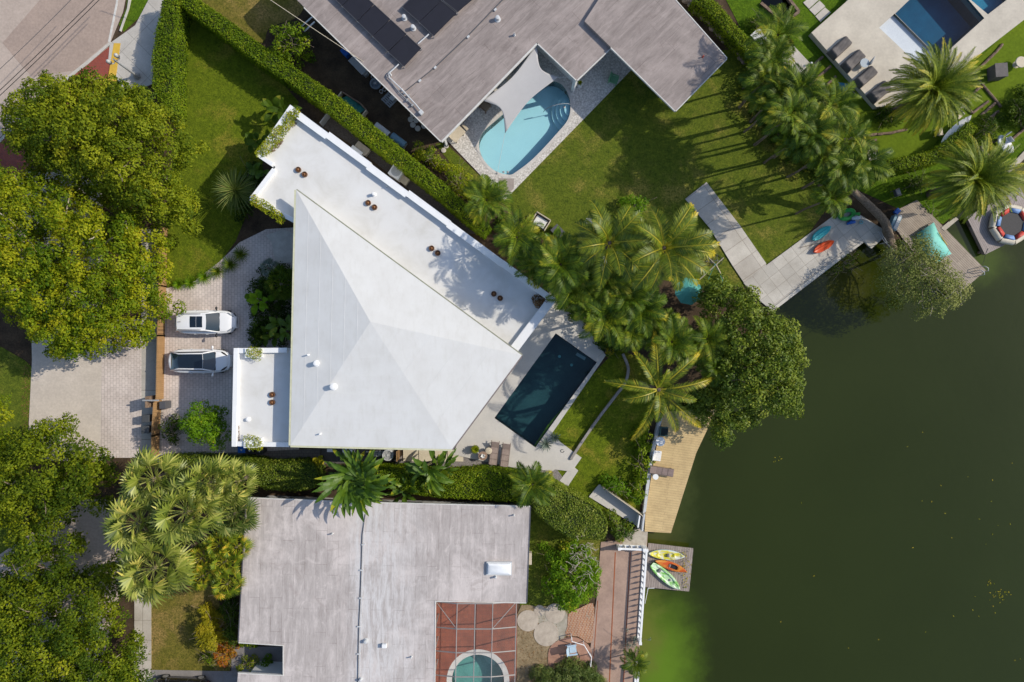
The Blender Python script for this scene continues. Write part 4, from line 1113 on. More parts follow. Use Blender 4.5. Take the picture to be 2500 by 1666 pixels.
# cables
def cable(label, pts, r=0.02, m=m_black):
    mb = MB()
    a, b = Vector(pts[0]), Vector(pts[1])
    n = 24
    mb.tube([a.lerp(b, k / n) - Vector((0, 0, 1.0 * 4 * (k / n) * (1 - k / n) * 0.3)) for k in range(n + 1)], r, 6)
    tag(mb.build('power_cable', m, smooth=True), label, 'cable')
for (q0, q1, lb) in (((262, -40), (-60, 267), 'upper black power cable of the pair crossing the road'), ((257, -22), (-60, 280), 'lower black power cable of the pair crossing the road')):
    a, b = W(*q0, 7.4), W(*q1, 7.4); d = (b - a)
    cable(lb, (a - d * 0.4, b + d * 0.6), 0.022)
for (q0, q1, lb) in (((185, -20), (-20, 178), 'thin black cable above the pale road, nearest the corner'),):
    a, b = W(*q0, 6.2), W(*q1, 6.2); d = (b - a)
    cable(lb, (a - d * 0.4, b + d * 0.6), 0.018, m_darkgrey)
a, b = W(*B(130,5)[0], 5.2), W(*B(790,450)[0], 3.3); d = b - a
cable('thin pale service cable running down to the grey house eaves', (a - d * 1.0, b), 0.022, m_beige)
# white strip of low wall by the front hedge
for q, lb, zz in ((A(1250,160, 1225,480, 1222,800), 'thin stone garden edging along the tall front hedge', 0.12),):
    mb = MB()
    for a, b in zip(q[:-1], q[1:]): mb.beam(W(*a, zz / 2), W(*b, zz / 2), 0.12, zz)
    tag(mb.build('garden_edging', m_stone), lb, 'edging')

# ================================================================== YARD OF THE NORTH HOUSE
sail_px = [(1311, 106), (1364, 189), (1233, 326), (1178, 246)]
sail_z = [3.15, 2.6, 2.0, 3.1]
P = [W(*q, z) for q, z in zip(sail_px, sail_z)]
t = thing('shade_sail', 'large light grey four-cornered shade sail over the oval pool', 'shade sail', (P[2].x, P[2].y, 0))
n = 24; vs = []
for i in range(n + 1):
    for j in range(n + 1):
        u, w = i / n, j / n
        # Coons-like: sides pulled inwards
        p = P[0].lerp(P[1], u).lerp(P[3].lerp(P[2], u), w)
        cen = (P[0] + P[1] + P[2] + P[3]) / 4
        fu, fw = 4 * u * (1 - u), 4 * w * (1 - w)
        eu = fu * (1 - fw); ew = fw * (1 - fu)
        k = 0.27 * (eu + ew)
        p = p.lerp(cen, k)
        vs.append(p)
m_sail = mat('grey_sail_cloth', (0.44, 0.43, 0.43), (0.42, 0.41, 0.41), 1.5, 0.85, fine=0.03)
MB().add(vs, [(i * (n + 1) + j, (i + 1) * (n + 1) + j, (i + 1) * (n + 1) + j + 1, i * (n + 1) + j + 1) for i in range(n) for j in range(n)]).build('cloth', m_sail, t, smooth=True, solid=0.006)
a = W(1214, 424, 0.05)
MB().tube([P[2], a], 0.014, 6).build('rope', m_cushion_white, t)
MB().lathe([(0.05, 0), (0.05, 0.12)], (a.x, a.y, 0.05), 10).build('anchor', m_grey, t)
MB().tube([P[1], W(1400, 190, 3.2)], 0.012, 6).build('rope', m_cushion_white, t)
def chaircushion(name, label, px, py, rz, col_frame, col_cush, cat='armchair', w=0.75, d=0.75, z0=0.05):
    """armchair: four legs, seat, back and two arms; faces +x locally"""
    p = W(px, py, 0.4)
    t = thing(name, label, cat, (0, 0, 0))
    for sx in (1, -1):
        for sy in (1, -1): MB().box((sx * (d / 2 - 0.05), sy * (w / 2 - 0.05), 0.17), (0.06, 0.06, 0.34)).build('leg', col_frame, t)
    MB().box((0.03, 0, 0.38), (d - 0.06, w - 0.16, 0.12)).build('seat', col_cush, t, bevel=0.03)
    MB().box((-d / 2 + 0.06, 0, 0.6), (0.12, w, 0.5), M=Matrix.Rotation(R(-10), 3, 'Y')).build('backrest', col_frame, t, bevel=0.04)
    for sy in (1, -1): MB().box((0.02, sy * (w / 2 - 0.05), 0.52), (d - 0.12, 0.1, 0.07)).build('armrest', col_frame, t, bevel=0.02)
    t.location = (p.x, p.y, z0); t.rotation_euler = (0, 0, rz)
    return t
m_green = plain('pale_green_plastic', (0.16, 0.36, 0.2), 0.5)
q = C(722, 545)[0]; chaircushion('armchair', 'pale green armchair on the shaded pebble terrace', *q, R(-20), m_green, m_green)
q = B(1580,728)[0]; chaircushion('armchair', 'brown armchair under the left corner of the sail', *q, R(-40), m_wood, plain('brown_cushion', (0.3, 0.23, 0.16), 0.8))
def bench(label, a, b, w, z, m, name='bench', cat='bench', back=None):
    P, Q = W(*a, z), W(*b, z); c = (P + Q) / 2
    t = thing(name, label, cat, (c.x, c.y, 0.05))
    MB().beam(P - Vector((0, 0, 0.04)), Q - Vector((0, 0, 0.04)), w, 0.08).build('tabletop', m, t, bevel=0.015)
    d = (Q - P).normalized(); s_ = Vector((-d.y, d.x, 0))
    for e in (P + d * 0.2, Q - d * 0.2):
        for k in (1, -1):
            r_ = e + s_ * (w / 2 - 0.1) * k; MB().box((r_.x, r_.y, 0.05 + (z - 0.13) / 2), (0.08, 0.08, z - 0.13)).build('leg', m, t)
    return t
bench('cream wooden table by the corner of the grey house', B(1352,955)[0], B(1425,880)[0], 0.75, 0.72, m_beige, 'table', 'table')
bench('narrow cream bench beside the wooden table', B(1428,852)[0], B(1460,888)[0], 0.22, 0.45, m_beige)
bench('cream side table under the roof edge behind the sail', B(1735,528)[0], B(1760,548)[0], 0.35, 0.6, m_beige, 'side_table', 'table')
p = W(*C(492,572)[0], 0.5); t = thing('planter', 'white planter with a yellow-green plant beside the porch post', 'planter', (p.x, p.y, 0.05))
MB().lathe([(0.2, 0), (0.27, 0.5), (0.27, 0.55), (0.22, 0.55), (0.2, 0.45)], (p.x, p.y, 0.05), 20).build('pot', m_white, t, smooth='auto')
PLANTER_N = (t, p)
p = W(*C(385,735)[0], -0.07)
t = thing('pool_float', 'white floating skimmer ball by the pool steps', 'pool float', (p.x, p.y, -0.07)); MB().ball((p.x, p.y, -0.02), (0.1, 0.1, 0.08), 14, 8).build('float', m_white, t, smooth=True); MB().lathe([(0.05, 0.05), (0.05, 0.1)], (p.x, p.y, -0.02), 10).build('knob', m_rust, t)
for q, lb in ((B(1706,1178)[0], 'left round float at the bottom edge of the oval pool'), (B(1735,1178)[0], 'right round float at the bottom edge of the oval pool')):
    p = W(*q, -0.07); tag(MB().lathe([(0.08, 0), (0.1, 0.04), (0.06, 0.08)], (p.x, p.y, -0.07), 14).build('pool_float', m_grey, smooth='auto'), lb, 'pool float')
# clutter along the shaded wall
m_bluebin = plain('blue_plastic', (0.01, 0.10, 0.42), 0.5)
def crate(label, px, py, size, rz, m, z=0.0, name='storage_box', cat='box', lidm=None):
    p = W(px, py, z + size[2])
    t = thing(name, label, cat, (p.x, p.y, z))
    MB().box((p.x, p.y, z + size[2] / 2 - 0.03), (size[0], size[1], size[2] - 0.06), rz).build('box', m, t, bevel=0.015)
    MB().box((p.x, p.y, z + size[2] - 0.025), (size[0] + 0.05, size[1] + 0.05, 0.05), rz).build('lid', lidm or m, t, bevel=0.012)
    return t
q = N1(275,235)[0]; crate('bright blue box against the wall under the cable', *q, (0.62, 0.5, 0.7), R(-44), m_bluebin)
q = N1(432,420)[0]; t = thing('folded_table', 'grey folding table standing in the shade of the wall', 'table', (*W(*q)[:2], 0))
c = W(*q, 0.75); MB().box((c.x, c.y, 0.75), (1.6, 0.55, 0.05), R(-46)).build('tabletop', m_grey, t, bevel=0.01)
for s in (1, -1): MB().box(c + Matrix.Rotation(R(-46), 3, 'Z') @ Vector((0.65 * s, 0, 0)) - Vector((0, 0, 0.39)), (0.06, 0.45, 0.72), R(-46)).build('leg', m_darkgrey, t)
q = N1(515,495)[0]; crate('grey equipment case at the end of the folding table', *q, (0.55, 0.4, 0.55), R(-46), m_grey)
q = N1(665,650)[0]; p = W(*q, 0.35); t = thing('fire_pit', 'round grey fire pit with a dark bowl by the wall', 'fire pit', (p.x, p.y, 0))
MB().lathe([(0.35, 0), (0.45, 0.3), (0.47, 0.4), (0.38, 0.4), (0.3, 0.2), (0.05, 0.15)], (p.x, p.y, 0), 24).build('bowl', plain('slate_grey', (0.2, 0.24, 0.28), 0.6), t, smooth='auto'); MB().box((p.x - 0.05, p.y + 0.05, 0.25), (0.22, 0.2, 0.2), 0.3).build('log', m_grey, t)
for (nx, ny, r_, lb) in ((627,563,0.14,'small pale pot above the round fire pit'), (733,748,0.15,'lower of two pale pots below the fire pit'), (775,722,0.15,'upper of two pale pots below the fire pit')):
    p = W(*N1(nx, ny)[0], 0.3); t = thing('flower_pot', lb, 'pot', (p.x, p.y, 0))
    MB().lathe([(r_ * 0.7, 0), (r_, 0.3), (r_ * 0.85, 0.3), (r_ * 0.7, 0.2)], (p.x, p.y, 0), 18).build('pot', m_lightgrey, t, smooth='auto'); MB().lathe([(r_ * 0.8, 0.24), (0.01, 0.25)], (p.x, p.y, 0), 16).build('soil', m_earth, t)
q = N1(840,850)[0]; p = W(*q, 0.15); t = thing('pallet', 'grey wooden pallet lying in the shade by the wall', 'pallet', (p.x, p.y, 0))
for k in range(6): MB().box(Vector((p.x, p.y, 0.13)) + Matrix.Rotation(R(-44), 3, 'Z') @ Vector((0, -0.42 + 0.168 * k, 0)), (1.0, 0.11, 0.025), R(-44)).build('slat', m_grey, t)
for k in (-1, 0, 1): MB().box(Vector((p.x, p.y, 0.06)) + Matrix.Rotation(R(-44), 3, 'Z') @ Vector((0.43 * k, 0, 0)), (0.1, 0.95, 0.1), R(-44)).build('runner', m_grey, t)
q = N1(885,820)[0]; crate('pale blue-grey tub standing on the pallet', *q, (0.5, 0.35, 0.3), R(46), m_lightgrey, 0.15)
lbls = ['rim-side disc partly under the eave', 'left disc of the upper row', 'middle disc among the flower of discs', 'left disc of the lower row', 'lowest pale round disc of the group', 'right disc partly under the eave']
for (nx, ny), lb in zip(((1140,1050), (1112,1110), (1182,1120), (1140,1180), (1203,1226), (1283,1193)), lbls):
    p = W(*N1(nx, ny)[0]); tag(MB().lathe([(0.225, 0), (0.225, 0.07), (0.2, 0.08)], (p.x, p.y, 0), 24).build('stepping_disc', m_slab2, smooth='auto'), 'pale round stepping disc, ' + lb, 'stepping stone', 'round stepping discs by the grey house')
for (bx, by, lb) in ((1315, 1000, 'upper pale disc on the grass beside the pebble terrace'), (1297, 1030, 'lower pale disc on the grass beside the pebble terrace')):
    p = W(*B(bx, by)[0]); tag(MB().lathe([(0.2, 0), (0.2, 0.07), (0.18, 0.08)], (p.x, p.y, 0.02), 24).build('stepping_disc', m_slab2, smooth='auto'), lb, 'stepping stone', 'round stepping discs by the grey house')
# raised bed with teal liner
pts = N1(165,835, 230,750, 465,900, 545,985, 470,1080, 380,1010)
t = thing('raised_bed', 'timber raised bed with a teal tarpaulin behind the long hedge', 'raised bed', (*W(*pts[2])[:2], 0))
for a, b, m_ in zip(pts[:-1], pts[1:], (m_beige, m_wood, m_wood, m_beige, m_beige)):
    MB().beam(W(*a, 0.6) - Vector((0, 0, 0.3)), W(*b, 0.6) - Vector((0, 0, 0.3)), 0.1, 0.6).build('side_board', m_, t)
tp = N1(185,845, 300,810, 460,905, 530,980, 450,1040, 300,930)
MB().add([Vector((*W(*q, 0.5)[:2], 0.42 + 0.12 * math.sin(i * 2.3))) for i, q in enumerate(tp)], [(0, 1, 2, 5), (5, 2, 3, 4)]).build('tarpaulin', mat('dark_teal_tarp', (0.03, 0.2, 0.17), (0.015, 0.09, 0.08), 3, 0.6), t, solid=0.01)
def barrel(label, nx, ny, m, L=1.35, Wd=0.6):
    p = W(*N1(nx, ny)[0], 0.7)
    t = thing('storage_bin', label, 'box', (0, 0, 0))
    rings = []
    for x in (-L / 2, -L / 2 + 0.03, L / 2 - 0.03, L / 2):
        k = 0.96 if abs(x) > L / 2 - 0.01 else 1
        rings.append([Vector((x, Wd / 2 * k * math.cos(a), 0.55 + 0.2 * k * math.sin(a))) for a in np.linspace(0, PI, 12)] + [Vector((x, -Wd / 2 * k, 0.5)), Vector((x, Wd / 2 * k, 0.5))])
    MB().loft(rings).build('lid', m, t, smooth='auto')
    MB().box((0, 0, 0.26), (L - 0.06, Wd - 0.05, 0.5)).build('box', m_grey, t, bevel=0.02)
    t.location = (p.x, p.y, 0); t.rotation_euler = (0, 0, R(-37))
m_steelblue = plain('steel_blue_plastic', (0.16, 0.28, 0.36), 0.35)
barrel('round-lidded bin with a white front edge, touching the hedge', 740, 1238, m_lightgrey)
barrel('round-lidded steel blue bin, the lower of the two by the hedge', 950, 1368, m_steelblue)
p = W(*N1(843,1325)[0], 0.3); t = thing('bucket', 'small grey bucket between the two round-lidded bins', 'bucket', (p.x, p.y, 0)); MB().lathe([(0.12, 0), (0.16, 0.3), (0.14, 0.3), (0.1, 0.05)], (p.x, p.y, 0), 16).build('tub', m_grey, t, smooth='auto'); MB().tube([(p.x + 0.16 * math.cos(a), p.y, 0.3 + 0.12 * math.sin(a)) for a in np.linspace(0, PI, 8)], 0.01, 5).build('handle', m_black, t)

# air conditioners and boxes beside the white house
def ac(label, px, py, s=0.95, h=0.85, rz=0.0, round_=False):
    p = W(px, py, h); t = thing('air_conditioner', label, 'air conditioner', (p.x, p.y, 0))
    if round_:
        MB().lathe([(s / 2, 0), (s / 2, h - 0.08), (s / 2 * 0.92, h), (s / 2 * 0.78, h), (s / 2 * 0.76, h - 0.1), (0.02, h - 0.12)], (p.x, p.y, 0.05), 28).build('casing', m_lightgrey, t, smooth='auto')
    else:
        MB().box((p.x, p.y, h / 2), (s, s, h), rz).build('casing', m_white, t, bevel=0.04)
    for r_ in (0.36, 0.28, 0.20, 0.11):
        MB().tube(circle3((p.x, p.y, h + 0.015), r_ * s), 0.012, 5, closed=True).build('fan_guard', m_grey, t)
    MB().lathe([(s * 0.4, 0), (s * 0.4, 0.006)], (p.x, p.y, h + 0.002 - (0.1 if round_ else 0)), 24).build('fan_opening', m_darkgrey if round_ else m_lightgrey, t)
    MB().lathe([(0.1, 0), (0.09, 0.02)], (p.x, p.y, h + 0.008), 14).build('fan_hub', m_lightgrey, t)
def circle3(c, r, n=24): return [Vector((c[0] + r * math.cos(2 * PI * k / n), c[1] + r * math.sin(2 * PI * k / n), c[2])) for k in range(n)]
q = B(972,1172)[0]; ac('white square air conditioner on the dark gravel by the long hedge', *q, 1.0, 0.95, R(-33))
ac('square grey-white air conditioner in the shade below the pyramid roof', *S1(487,95)[0], 0.9, 0.8)
ac('round air conditioner with a dark fan beside the pool pump', *S1(806,104)[0], 0.95, 0.8, 0, True)
p = W(*S1(695,95)[0], 0.4); t = thing('pool_pump', 'pool pump with grey pipes in the shaded side yard', 'pump', (p.x, p.y, 0.07))
MB().box((p.x, p.y, 0.25), (0.7, 0.35, 0.36)).build('motor', m_grey, t, bevel=0.05)
MB().lathe([(0.17, 0), (0.17, 0.4), (0.1, 0.5)], (p.x + 0.5, p.y, 0.07), 16).build('filter', m_lightgrey, t, smooth='auto')
MB().tube([(p.x - 0.6, p.y - 0.15, 0.4), (p.x - 0.2, p.y - 0.15, 0.45), (p.x + 0.5, p.y - 0.15, 0.45), (p.x + 0.5, p.y + 0.3, 0.45)], 0.04, 8).build('pipe', m_lightgrey, t)
MB().tube([(p.x - 0.6, p.y + 0.2, 0.5), (p.x + 0.8, p.y + 0.2, 0.5)], 0.04, 8).build('pipe', m_lightgrey, t)
crate('small white meter box on the wall below the pyramid roof', *S1(346,66)[0], (0.45, 0.2, 0.35), 0, m_white, 0.9, 'meter_box', 'box')
crate('concrete block box beside the flat wing, on dark gravel', *B(738,1015)[0], (1.15, 0.6, 0.5), R(-37), m_stone, 0, 'pump_cover', 'box')
crate('white step box touching the wing wall', *B(698,1035)[0], (1.0, 0.45, 0.6), R(-37), m_white, 0, 'step_box', 'box')
crate('mossy beige box below the white air conditioner', *B(1027,1232)[0], (0.65, 0.55, 0.5), R(-37), m_beige, 0, 'pump_cover', 'box')
a, b = B(460,855)[0], B(520,778)[0]; MBo = MB().beam(W(*a, 0.5), W(*b, 0.5), 0.06, 1.0); tag(MBo.build('side_gate', m_grey), 'thin grey side gate between the wing and the long hedge', 'gate')
# bins by the garage
for (px, py, m_, lb) in ((589, 1096, m_bluebin, 'blue bin below the garage roof corner'), (609, 1098, m_black, 'left black bin with a pale mark on its lid'), (633, 1099, m_black, 'right black bin with a pale mark on its lid')):
    p = W(px, py, 1.1); t = thing('wheelie_bin', lb, 'bin', (p.x, p.y, 0.035))
    MB().box((p.x, p.y, 0.5), (0.5, 0.55, 0.95), taper=1.12).build('tub', m_, t, bevel=0.03)
    ld = MB().box((p.x, p.y, 1.05), (0.6, 0.68, 0.09)).build('lid', m_, t, bevel=0.03)
    MB().add([(p.x + 0.12 * math.cos(PI / 2 * 3 + k * 2 * PI / 3), p.y - 0.1 + 0.1 * math.sin(PI / 2 * 3 + k * 2 * PI / 3), 1.098) for k in range(3)], [(0, 1, 2)]).build('mark', m_lightgrey, ld)
# doormats and slabs in the side yard
m_cream = mat('cream_slab', (0.62, 0.55, 0.42), (0.55, 0.48, 0.36), 1, 0.8)
lb4 = ['leftmost cream slab beside the equipment yard', 'second cream slab from the equipment yard', 'third cream slab from the equipment yard', 'rightmost cream slab next to the gravel']
for (x0, x1), lb in zip(((930, 1050), (1056, 1165), (1172, 1280), (1286, 1408)), lb4):
    tag(MB().prism(xy(S1(x0,60, x1,62, x1,154, x0,150), 0.12), 0, 0.12).build('stepping_slab', m_cream, bevel=0.01), lb, 'slab', 'cream slabs below the pyramid roof')
p0, p1 = W(*S1(880,70)[0], 1.0), W(*S1(880,152)[0], 1.0)
tag(MB().beam((p0.x, p0.y, 0.6), (p1.x, p1.y, 0.6), 0.06, 1.2).build('yard_gate', m_fence), 'narrow wooden gate between the equipment and the cream slabs', 'gate')
# terrace furniture
m_sling = planks('brown_sling', (0.36, 0.28, 0.24), (0.31, 0.24, 0.21), (0.2, 0.15, 0.13), 0.1, 4, 0, 0.8)
def lounger(name, label, m_fr, m_sl, L=1.95, w=0.62, back=0.55, tilt=28, wheels=False):
    t = thing(name, label, 'lounger', (0, 0, 0))
    for s in (1, -1):
        MB().beam((-L / 2, s * w / 2, 0.33), (L / 2, s * w / 2, 0.33), 0.05, 0.06).build('side_rail', m_fr, t)
        for x in (-L / 2 + 0.25, L / 2 - 0.2): MB().box((x, s * w / 2, 0.15), (0.05, 0.05, 0.3)).build('leg', m_fr, t)
    MB().box((L / 2 - (L - back) / 2, 0, 0.365), (L - back, w - 0.06, 0.03)).build('seat', m_sl, t, bevel=0.01)
    a = R(tilt); ox = -L / 2 + back
    MB().box((ox - math.cos(a) * back / 2, 0, 0.37 + math.sin(a) * back / 2), (back, w - 0.04, 0.03), M=Matrix.Rotation(a, 3, 'Y')).build('backrest', m_sl, t, bevel=0.01)
    for k in range(2): MB().beam((-L / 2 + back + (L - back) * (k + 1) / 3, -w / 2 + 0.03, 0.385), (-L / 2 + back + (L - back) * (k + 1) / 3, w / 2 - 0.03, 0.385), 0.035, 0.012).build('cross_bar', m_fr, t)
    return t
m_frame_br = plain('brown_frame', (0.16, 0.12, 0.1), 0.5)
for (q, lb, a) in ((S1(1655,82)[0], 'left brown sling lounger of the pair on the white terrace', 83), (S1(1745,97)[0], 'right brown sling lounger of the pair on the white terrace', 83)):
    t = lounger('sun_lounger', lb, m_frame_br, m_sling); p = W(*q, 0.4); t.location = (p.x, p.y, zD + 0.01); t.rotation_euler = (0, 0, R(a + 180))
p = W(*S1(1565,108)[0], 0.6); t = thing('side_table', 'round brown table with a white flower beside the loungers', 'table', (p.x, p.y, zD))
MB().lathe([(0.36, 0.5), (0.36, 0.54)], (p.x, p.y, zD), 24).build('tabletop', plain('brown_table', (0.3, 0.2, 0.14), 0.5), t); MB().lathe([(0.22, 0), (0.04, 0.05), (0.04, 0.5)], (p.x, p.y, zD), 14).build('pedestal', m_grey, t)
TABLE_F = Vector((p.x, p.y, zD + 0.54))
p = W(*S1(1612,68)[0], 0.5); t = thing('stool', 'small pale round stool between the table and the loungers', 'stool', (p.x, p.y, zD)); MB().lathe([(0.27, 0.4), (0.27, 0.45), (0.22, 0.47)], (p.x, p.y, zD), 20).build('seat', m_beige, t, smooth='auto')
for k in range(3): MB().tube([(p.x + 0.2 * math.cos(k * 2.1), p.y + 0.2 * math.sin(k * 2.1), zD), (p.x + 0.12 * math.cos(k * 2.1), p.y + 0.12 * math.sin(k * 2.1), zD + 0.4)], 0.02, 6).build('leg', m_beige, t)
p = W(*S1(1505,52)[0], 0.3); POT_T = (p.x, p.y)
t = thing('potted_plant', 'round bushy plant in a pot on the white terrace', 'potted plant', (p.x, p.y, zD)); MB().lathe([(0.22, 0), (0.33, 0.4), (0.33, 0.44), (0.27, 0.44), (0.25, 0.36)], (p.x, p.y, zD), 20).build('pot', m_darkgrey, t, smooth='auto'); POT_THING = t
MB().tube([W(*S1(2200 + 14 * math.cos(a), 70 + 12 * math.sin(a))[0], zD + 0.03) for a in np.linspace(0, 5.2, 14)], 0.018, 6).build('hose_end', m_black)
tag(bpy.data.objects['hose_end'], 'short curled black hose on the white terrace', 'hose')
# curved low wall in the garden
mb = MB(); cw = spline(G(785,880, 815,950, 822,1000, 800,1080, 740,1160, 640,1290, 540,1430, 450,1566, 430,1600), 4, False)
cw = [q for q in cw]
for a, b in zip(cw[:-1], cw[1:]): mb.beam(W(*a, 0.16), W(*b, 0.16), 0.2, 0.32)
tag(mb.build('garden_wall', mat('grey_kerb_stone', (0.34, 0.31, 0.29), (0.24, 0.22, 0.2), 2, 0.9)), 'low grey curved garden wall between the dark pool and the deck', 'wall')
# low retaining edge of the terrace towards the garden
# ================================================================== LAKE SIDE
m_deck = planks('tan_deck_boards', (0.57, 0.42, 0.205), (0.55, 0.40, 0.195), (0.36, 0.25, 0.12), 0.2, 9.0, R(8), 0.7, 0.012)
m_grid = planks('weathered_deck_boards', (0.36, 0.30, 0.265), (0.27, 0.225, 0.2), (0.1, 0.08, 0.07), 0.14, 3.5, R(84), 0.85, 0.014)
m_taupe = planks('taupe_dock_boards', (0.34, 0.29, 0.27), (0.30, 0.255, 0.24), (0.17, 0.145, 0.135), 0.16, 5.0, R(62), 0.75, 0.012)
m_brownd = planks('brown_dock_boards', (0.38, 0.315, 0.25), (0.31, 0.255, 0.205), (0.14, 0.11, 0.085), 0.15, 4.0, R(45), 0.85, 0.014)
def dock(label, pts, z, th, m, piles, name='dock', cat='dock'):
    P = xy(pts, z); cx = sum(p[0] for p in P) / len(P); cy = sum(p[1] for p in P) / len(P)
    t = thing(name, label, cat, (cx, cy, -0.75))
    MB().prism(P, z - th, z, bottom=True).build('deck_boards', m, t)
    fr = inset(P, 0.12)
    for i in range(len(fr)):
        a, b = fr[i], fr[(i + 1) % len(fr)]
        MB().beam((a[0], a[1], z - th - 0.08), (b[0], b[1], z - th - 0.08), 0.1, 0.16).build('frame_beam', m_wood, t)
    for p in piles:
        q = W(*p, z); MB().lathe([(0.11, 0), (0.11, z - th + 1.9)], (q.x, q.y, -1.9), 12).build('pile', m_wood, t)
    return t
zDk = 0.22
dock('long tan board deck along the sea wall with a lounger and white chairs', [(1620, 1006), (1750, 1000), (1700, 1106), (1638, 1302), (1574, 1298), (1576, 1254), (1597, 1120)], zDk, 0.06, m_deck, [(1690, 1110), (1664, 1190), (1640, 1280), (1585, 1285), (1700, 1060)], 'deck')
dock('small grey weathered dock carrying the three kayaks', Y3(372,72, 1600,215, 1485,1395, 285,1275), 0.0, 0.08, m_grid, [(1676, 1350), (1670, 1430), (1595, 1425), (1600, 1340)])
dock('long brown wooden dock under the sparse tree', D2(615,385, 860,262, 1770,1190, 1370,1540, 1000,1200, 560,620), 0.1, 0.08, m_brownd, [(2390, 650), (2335, 715), (2270, 640), (2250, 520)])
dock('taupe floating dock with the octagonal trampoline', D2(1515,490, 2215,98, 2560,700, 2060,835, 1758,985), -0.2, 0.35, m_taupe, [(2400, 615), (2480, 470)])
# octagonal inflatable trampoline
ct = W(2467, 548, 0.2)
t = thing('trampoline', 'octagonal inflatable trampoline with red, white and blue panels', 'trampoline', (ct.x, ct.y, -0.2))
m_tramp_w = mat('cream_vinyl', (0.62, 0.56, 0.45), (0.52, 0.46, 0.36), 3, 0.5)
m_tramp_r = mat('red_vinyl', (0.50, 0.05, 0.035), (0.42, 0.05, 0.035), 3, 0.5)
m_tramp_b = mat('blue_vinyl', (0.16, 0.27, 0.52), (0.14, 0.23, 0.42), 3, 0.5)
ro, a0 = 1.45, R(11)
def octp(r, k, z): return Vector((ct.x + r * math.cos(a0 + k * PI / 4), ct.y + r * math.sin(a0 + k * PI / 4), z))
for k in range(8):
    MB().tube([octp(ro, k, 0.12), octp(ro, k + 0.5, 0.12) * 0.0 + (octp(ro, k, 0.12) + octp(ro, k + 1, 0.12)) / 2, octp(ro, k + 1, 0.12)], [0.27, 0.29, 0.27], 14).build('tube_section', m_tramp_w, t, smooth='auto')
    p0, p1 = octp(ro - 0.10, k, 0.43), octp(ro - 0.10, k + 1, 0.43)
    q0, q1 = octp(ro - 0.46, k, 0.37), octp(ro - 0.46, k + 1, 0.37)
    u = 0.06
    pts = [p0.lerp(p1, u), p0.lerp(p1, 1 - u), q0.lerp(q1, 1 - u), q0.lerp(q1, u)]
    mid = [x + Vector((0, 0, 0.03)) for x in (pts[0].lerp(pts[3], 0.5), pts[1].lerp(pts[2], 0.5))]
    MB().add([pts[0], pts[1], mid[1], pts[2], pts[3], mid[0]], [(0, 1, 2, 5), (5, 2, 3, 4)]).build('pad', m_tramp_r if k % 2 == 0 else m_tramp_b, t, smooth=True, solid=0.03)
MB().prism([tuple(octp(ro - 0.44, k, 0)[:2]) for k in range(8)], 0.29, 0.33).build('jumping_mat', mat('dark_mesh', (0.085, 0.08, 0.078), (0.07, 0.066, 0.064), 8, 0.9), t)
for k in range(8):
    MB().tube([octp(ro + 0.29, k, 0.12), octp(ro, k, 0.42), octp(ro - 0.3, k, 0.14)], 0.012, 5).build('strap', m_rust, t)
tag(MB().tube([W(*D2(2125,335)[0], 0.35), W(*D2(2165,240)[0], 0.0), W(*D2(2215,115)[0], -0.18)], 0.012, 6).build('mooring_rope', m_black), 'thin dark rope from the trampoline to the dock corner', 'rope')
tag(MB().tube([W(*D2(1800,900)[0], -0.17), W(*D2(1760,985)[0], -0.2), W(*D2(1740,1080)[0], -0.5), W(*D2(1690,1170)[0], 0.12)], 0.014, 6).build('mooring_rope', m_black), 'dark rope joining the trampoline dock to the brown dock', 'rope')
def ladder(label, p, rz, z):
    t = thing('boarding_ladder', label, 'ladder', (0, 0, 0))
    for s in (1, -1):
        MB().tube([(-0.35, s * 0.22, 0), (-0.35, s * 0.22, 0.7), (-0.1, s * 0.22, 0.85), (0.15, s * 0.22, 0.6), (0.2, s * 0.22, -0.9)], 0.03, 8).build('rail', m_lightgrey, t, smooth=True)
    for k in range(3): MB().beam((0.2, -0.22, -0.2 - 0.28 * k), (0.2, 0.22, -0.2 - 0.28 * k), 0.08, 0.03).build('rung', m_lightgrey, t)
    q = W(*p, z); t.location = (q.x, q.y, z); t.rotation_euler = (0, 0, rz)
ladder('silver boarding ladder at the corner of the brown dock', D2(1690,1215)[0], R(-45), 0.1)
# turquoise floating mat and things on the brown dock
mp = D2(962,640, 1020,600, 1095,555, 1150,690, 1310,975, 1230,1010, 1165,1085, 1050,1120, 985,990, 880,780, 860,705)
P = [Vector((*W(*q, 0.5)[:2], 0.42 + 0.10 * math.sin(i * 1.9))) for i, q in enumerate(mp)]
t = thing('canopy', 'turquoise canvas canopy on the brown dock below the sparse tree', 'canopy', (P[5].x, P[5].y, 0.1))
c0 = sum(P, Vector()) / len(P); c0.z = 0.62
m_turq = mat('turquoise_canvas', (0.20, 0.54, 0.47), (0.16, 0.46, 0.41), 4, 0.7, bmp=0.2)
MB().add([c0] + P, [(0, i + 1, (i + 1) % len(P) + 1) for i in range(len(P))]).build('canvas', m_turq, t, smooth=True, solid=0.02)
for q in (P[0], P[2], P[4], P[7], P[9]): MB().tube([(q.x, q.y, 0.1), q], 0.025, 6).build('pole', m_lightgrey, t)
MB().tube([W(*q, 0.47) for q in D2(1150,690, 1200,780, 1260,860)], 0.03, 6).build('yellow_edge', plain('yellow_webbing', (0.6, 0.45, 0.05)), t)
a, b = D2(625,470, 545,650)
P0, Q0 = W(*a, 0.75), W(*b, 0.75); t = thing('cabinet', 'pale blue-grey cabinet standing on the shaded end of the brown dock', 'cabinet', ((P0.x + Q0.x) / 2, (P0.y + Q0.y) / 2, 0.1))
MB().beam(P0 - Vector((0, 0, 0.35)), Q0 - Vector((0, 0, 0.35)), 0.6, 0.6).build('body', m_steelblue, t, bevel=0.03)
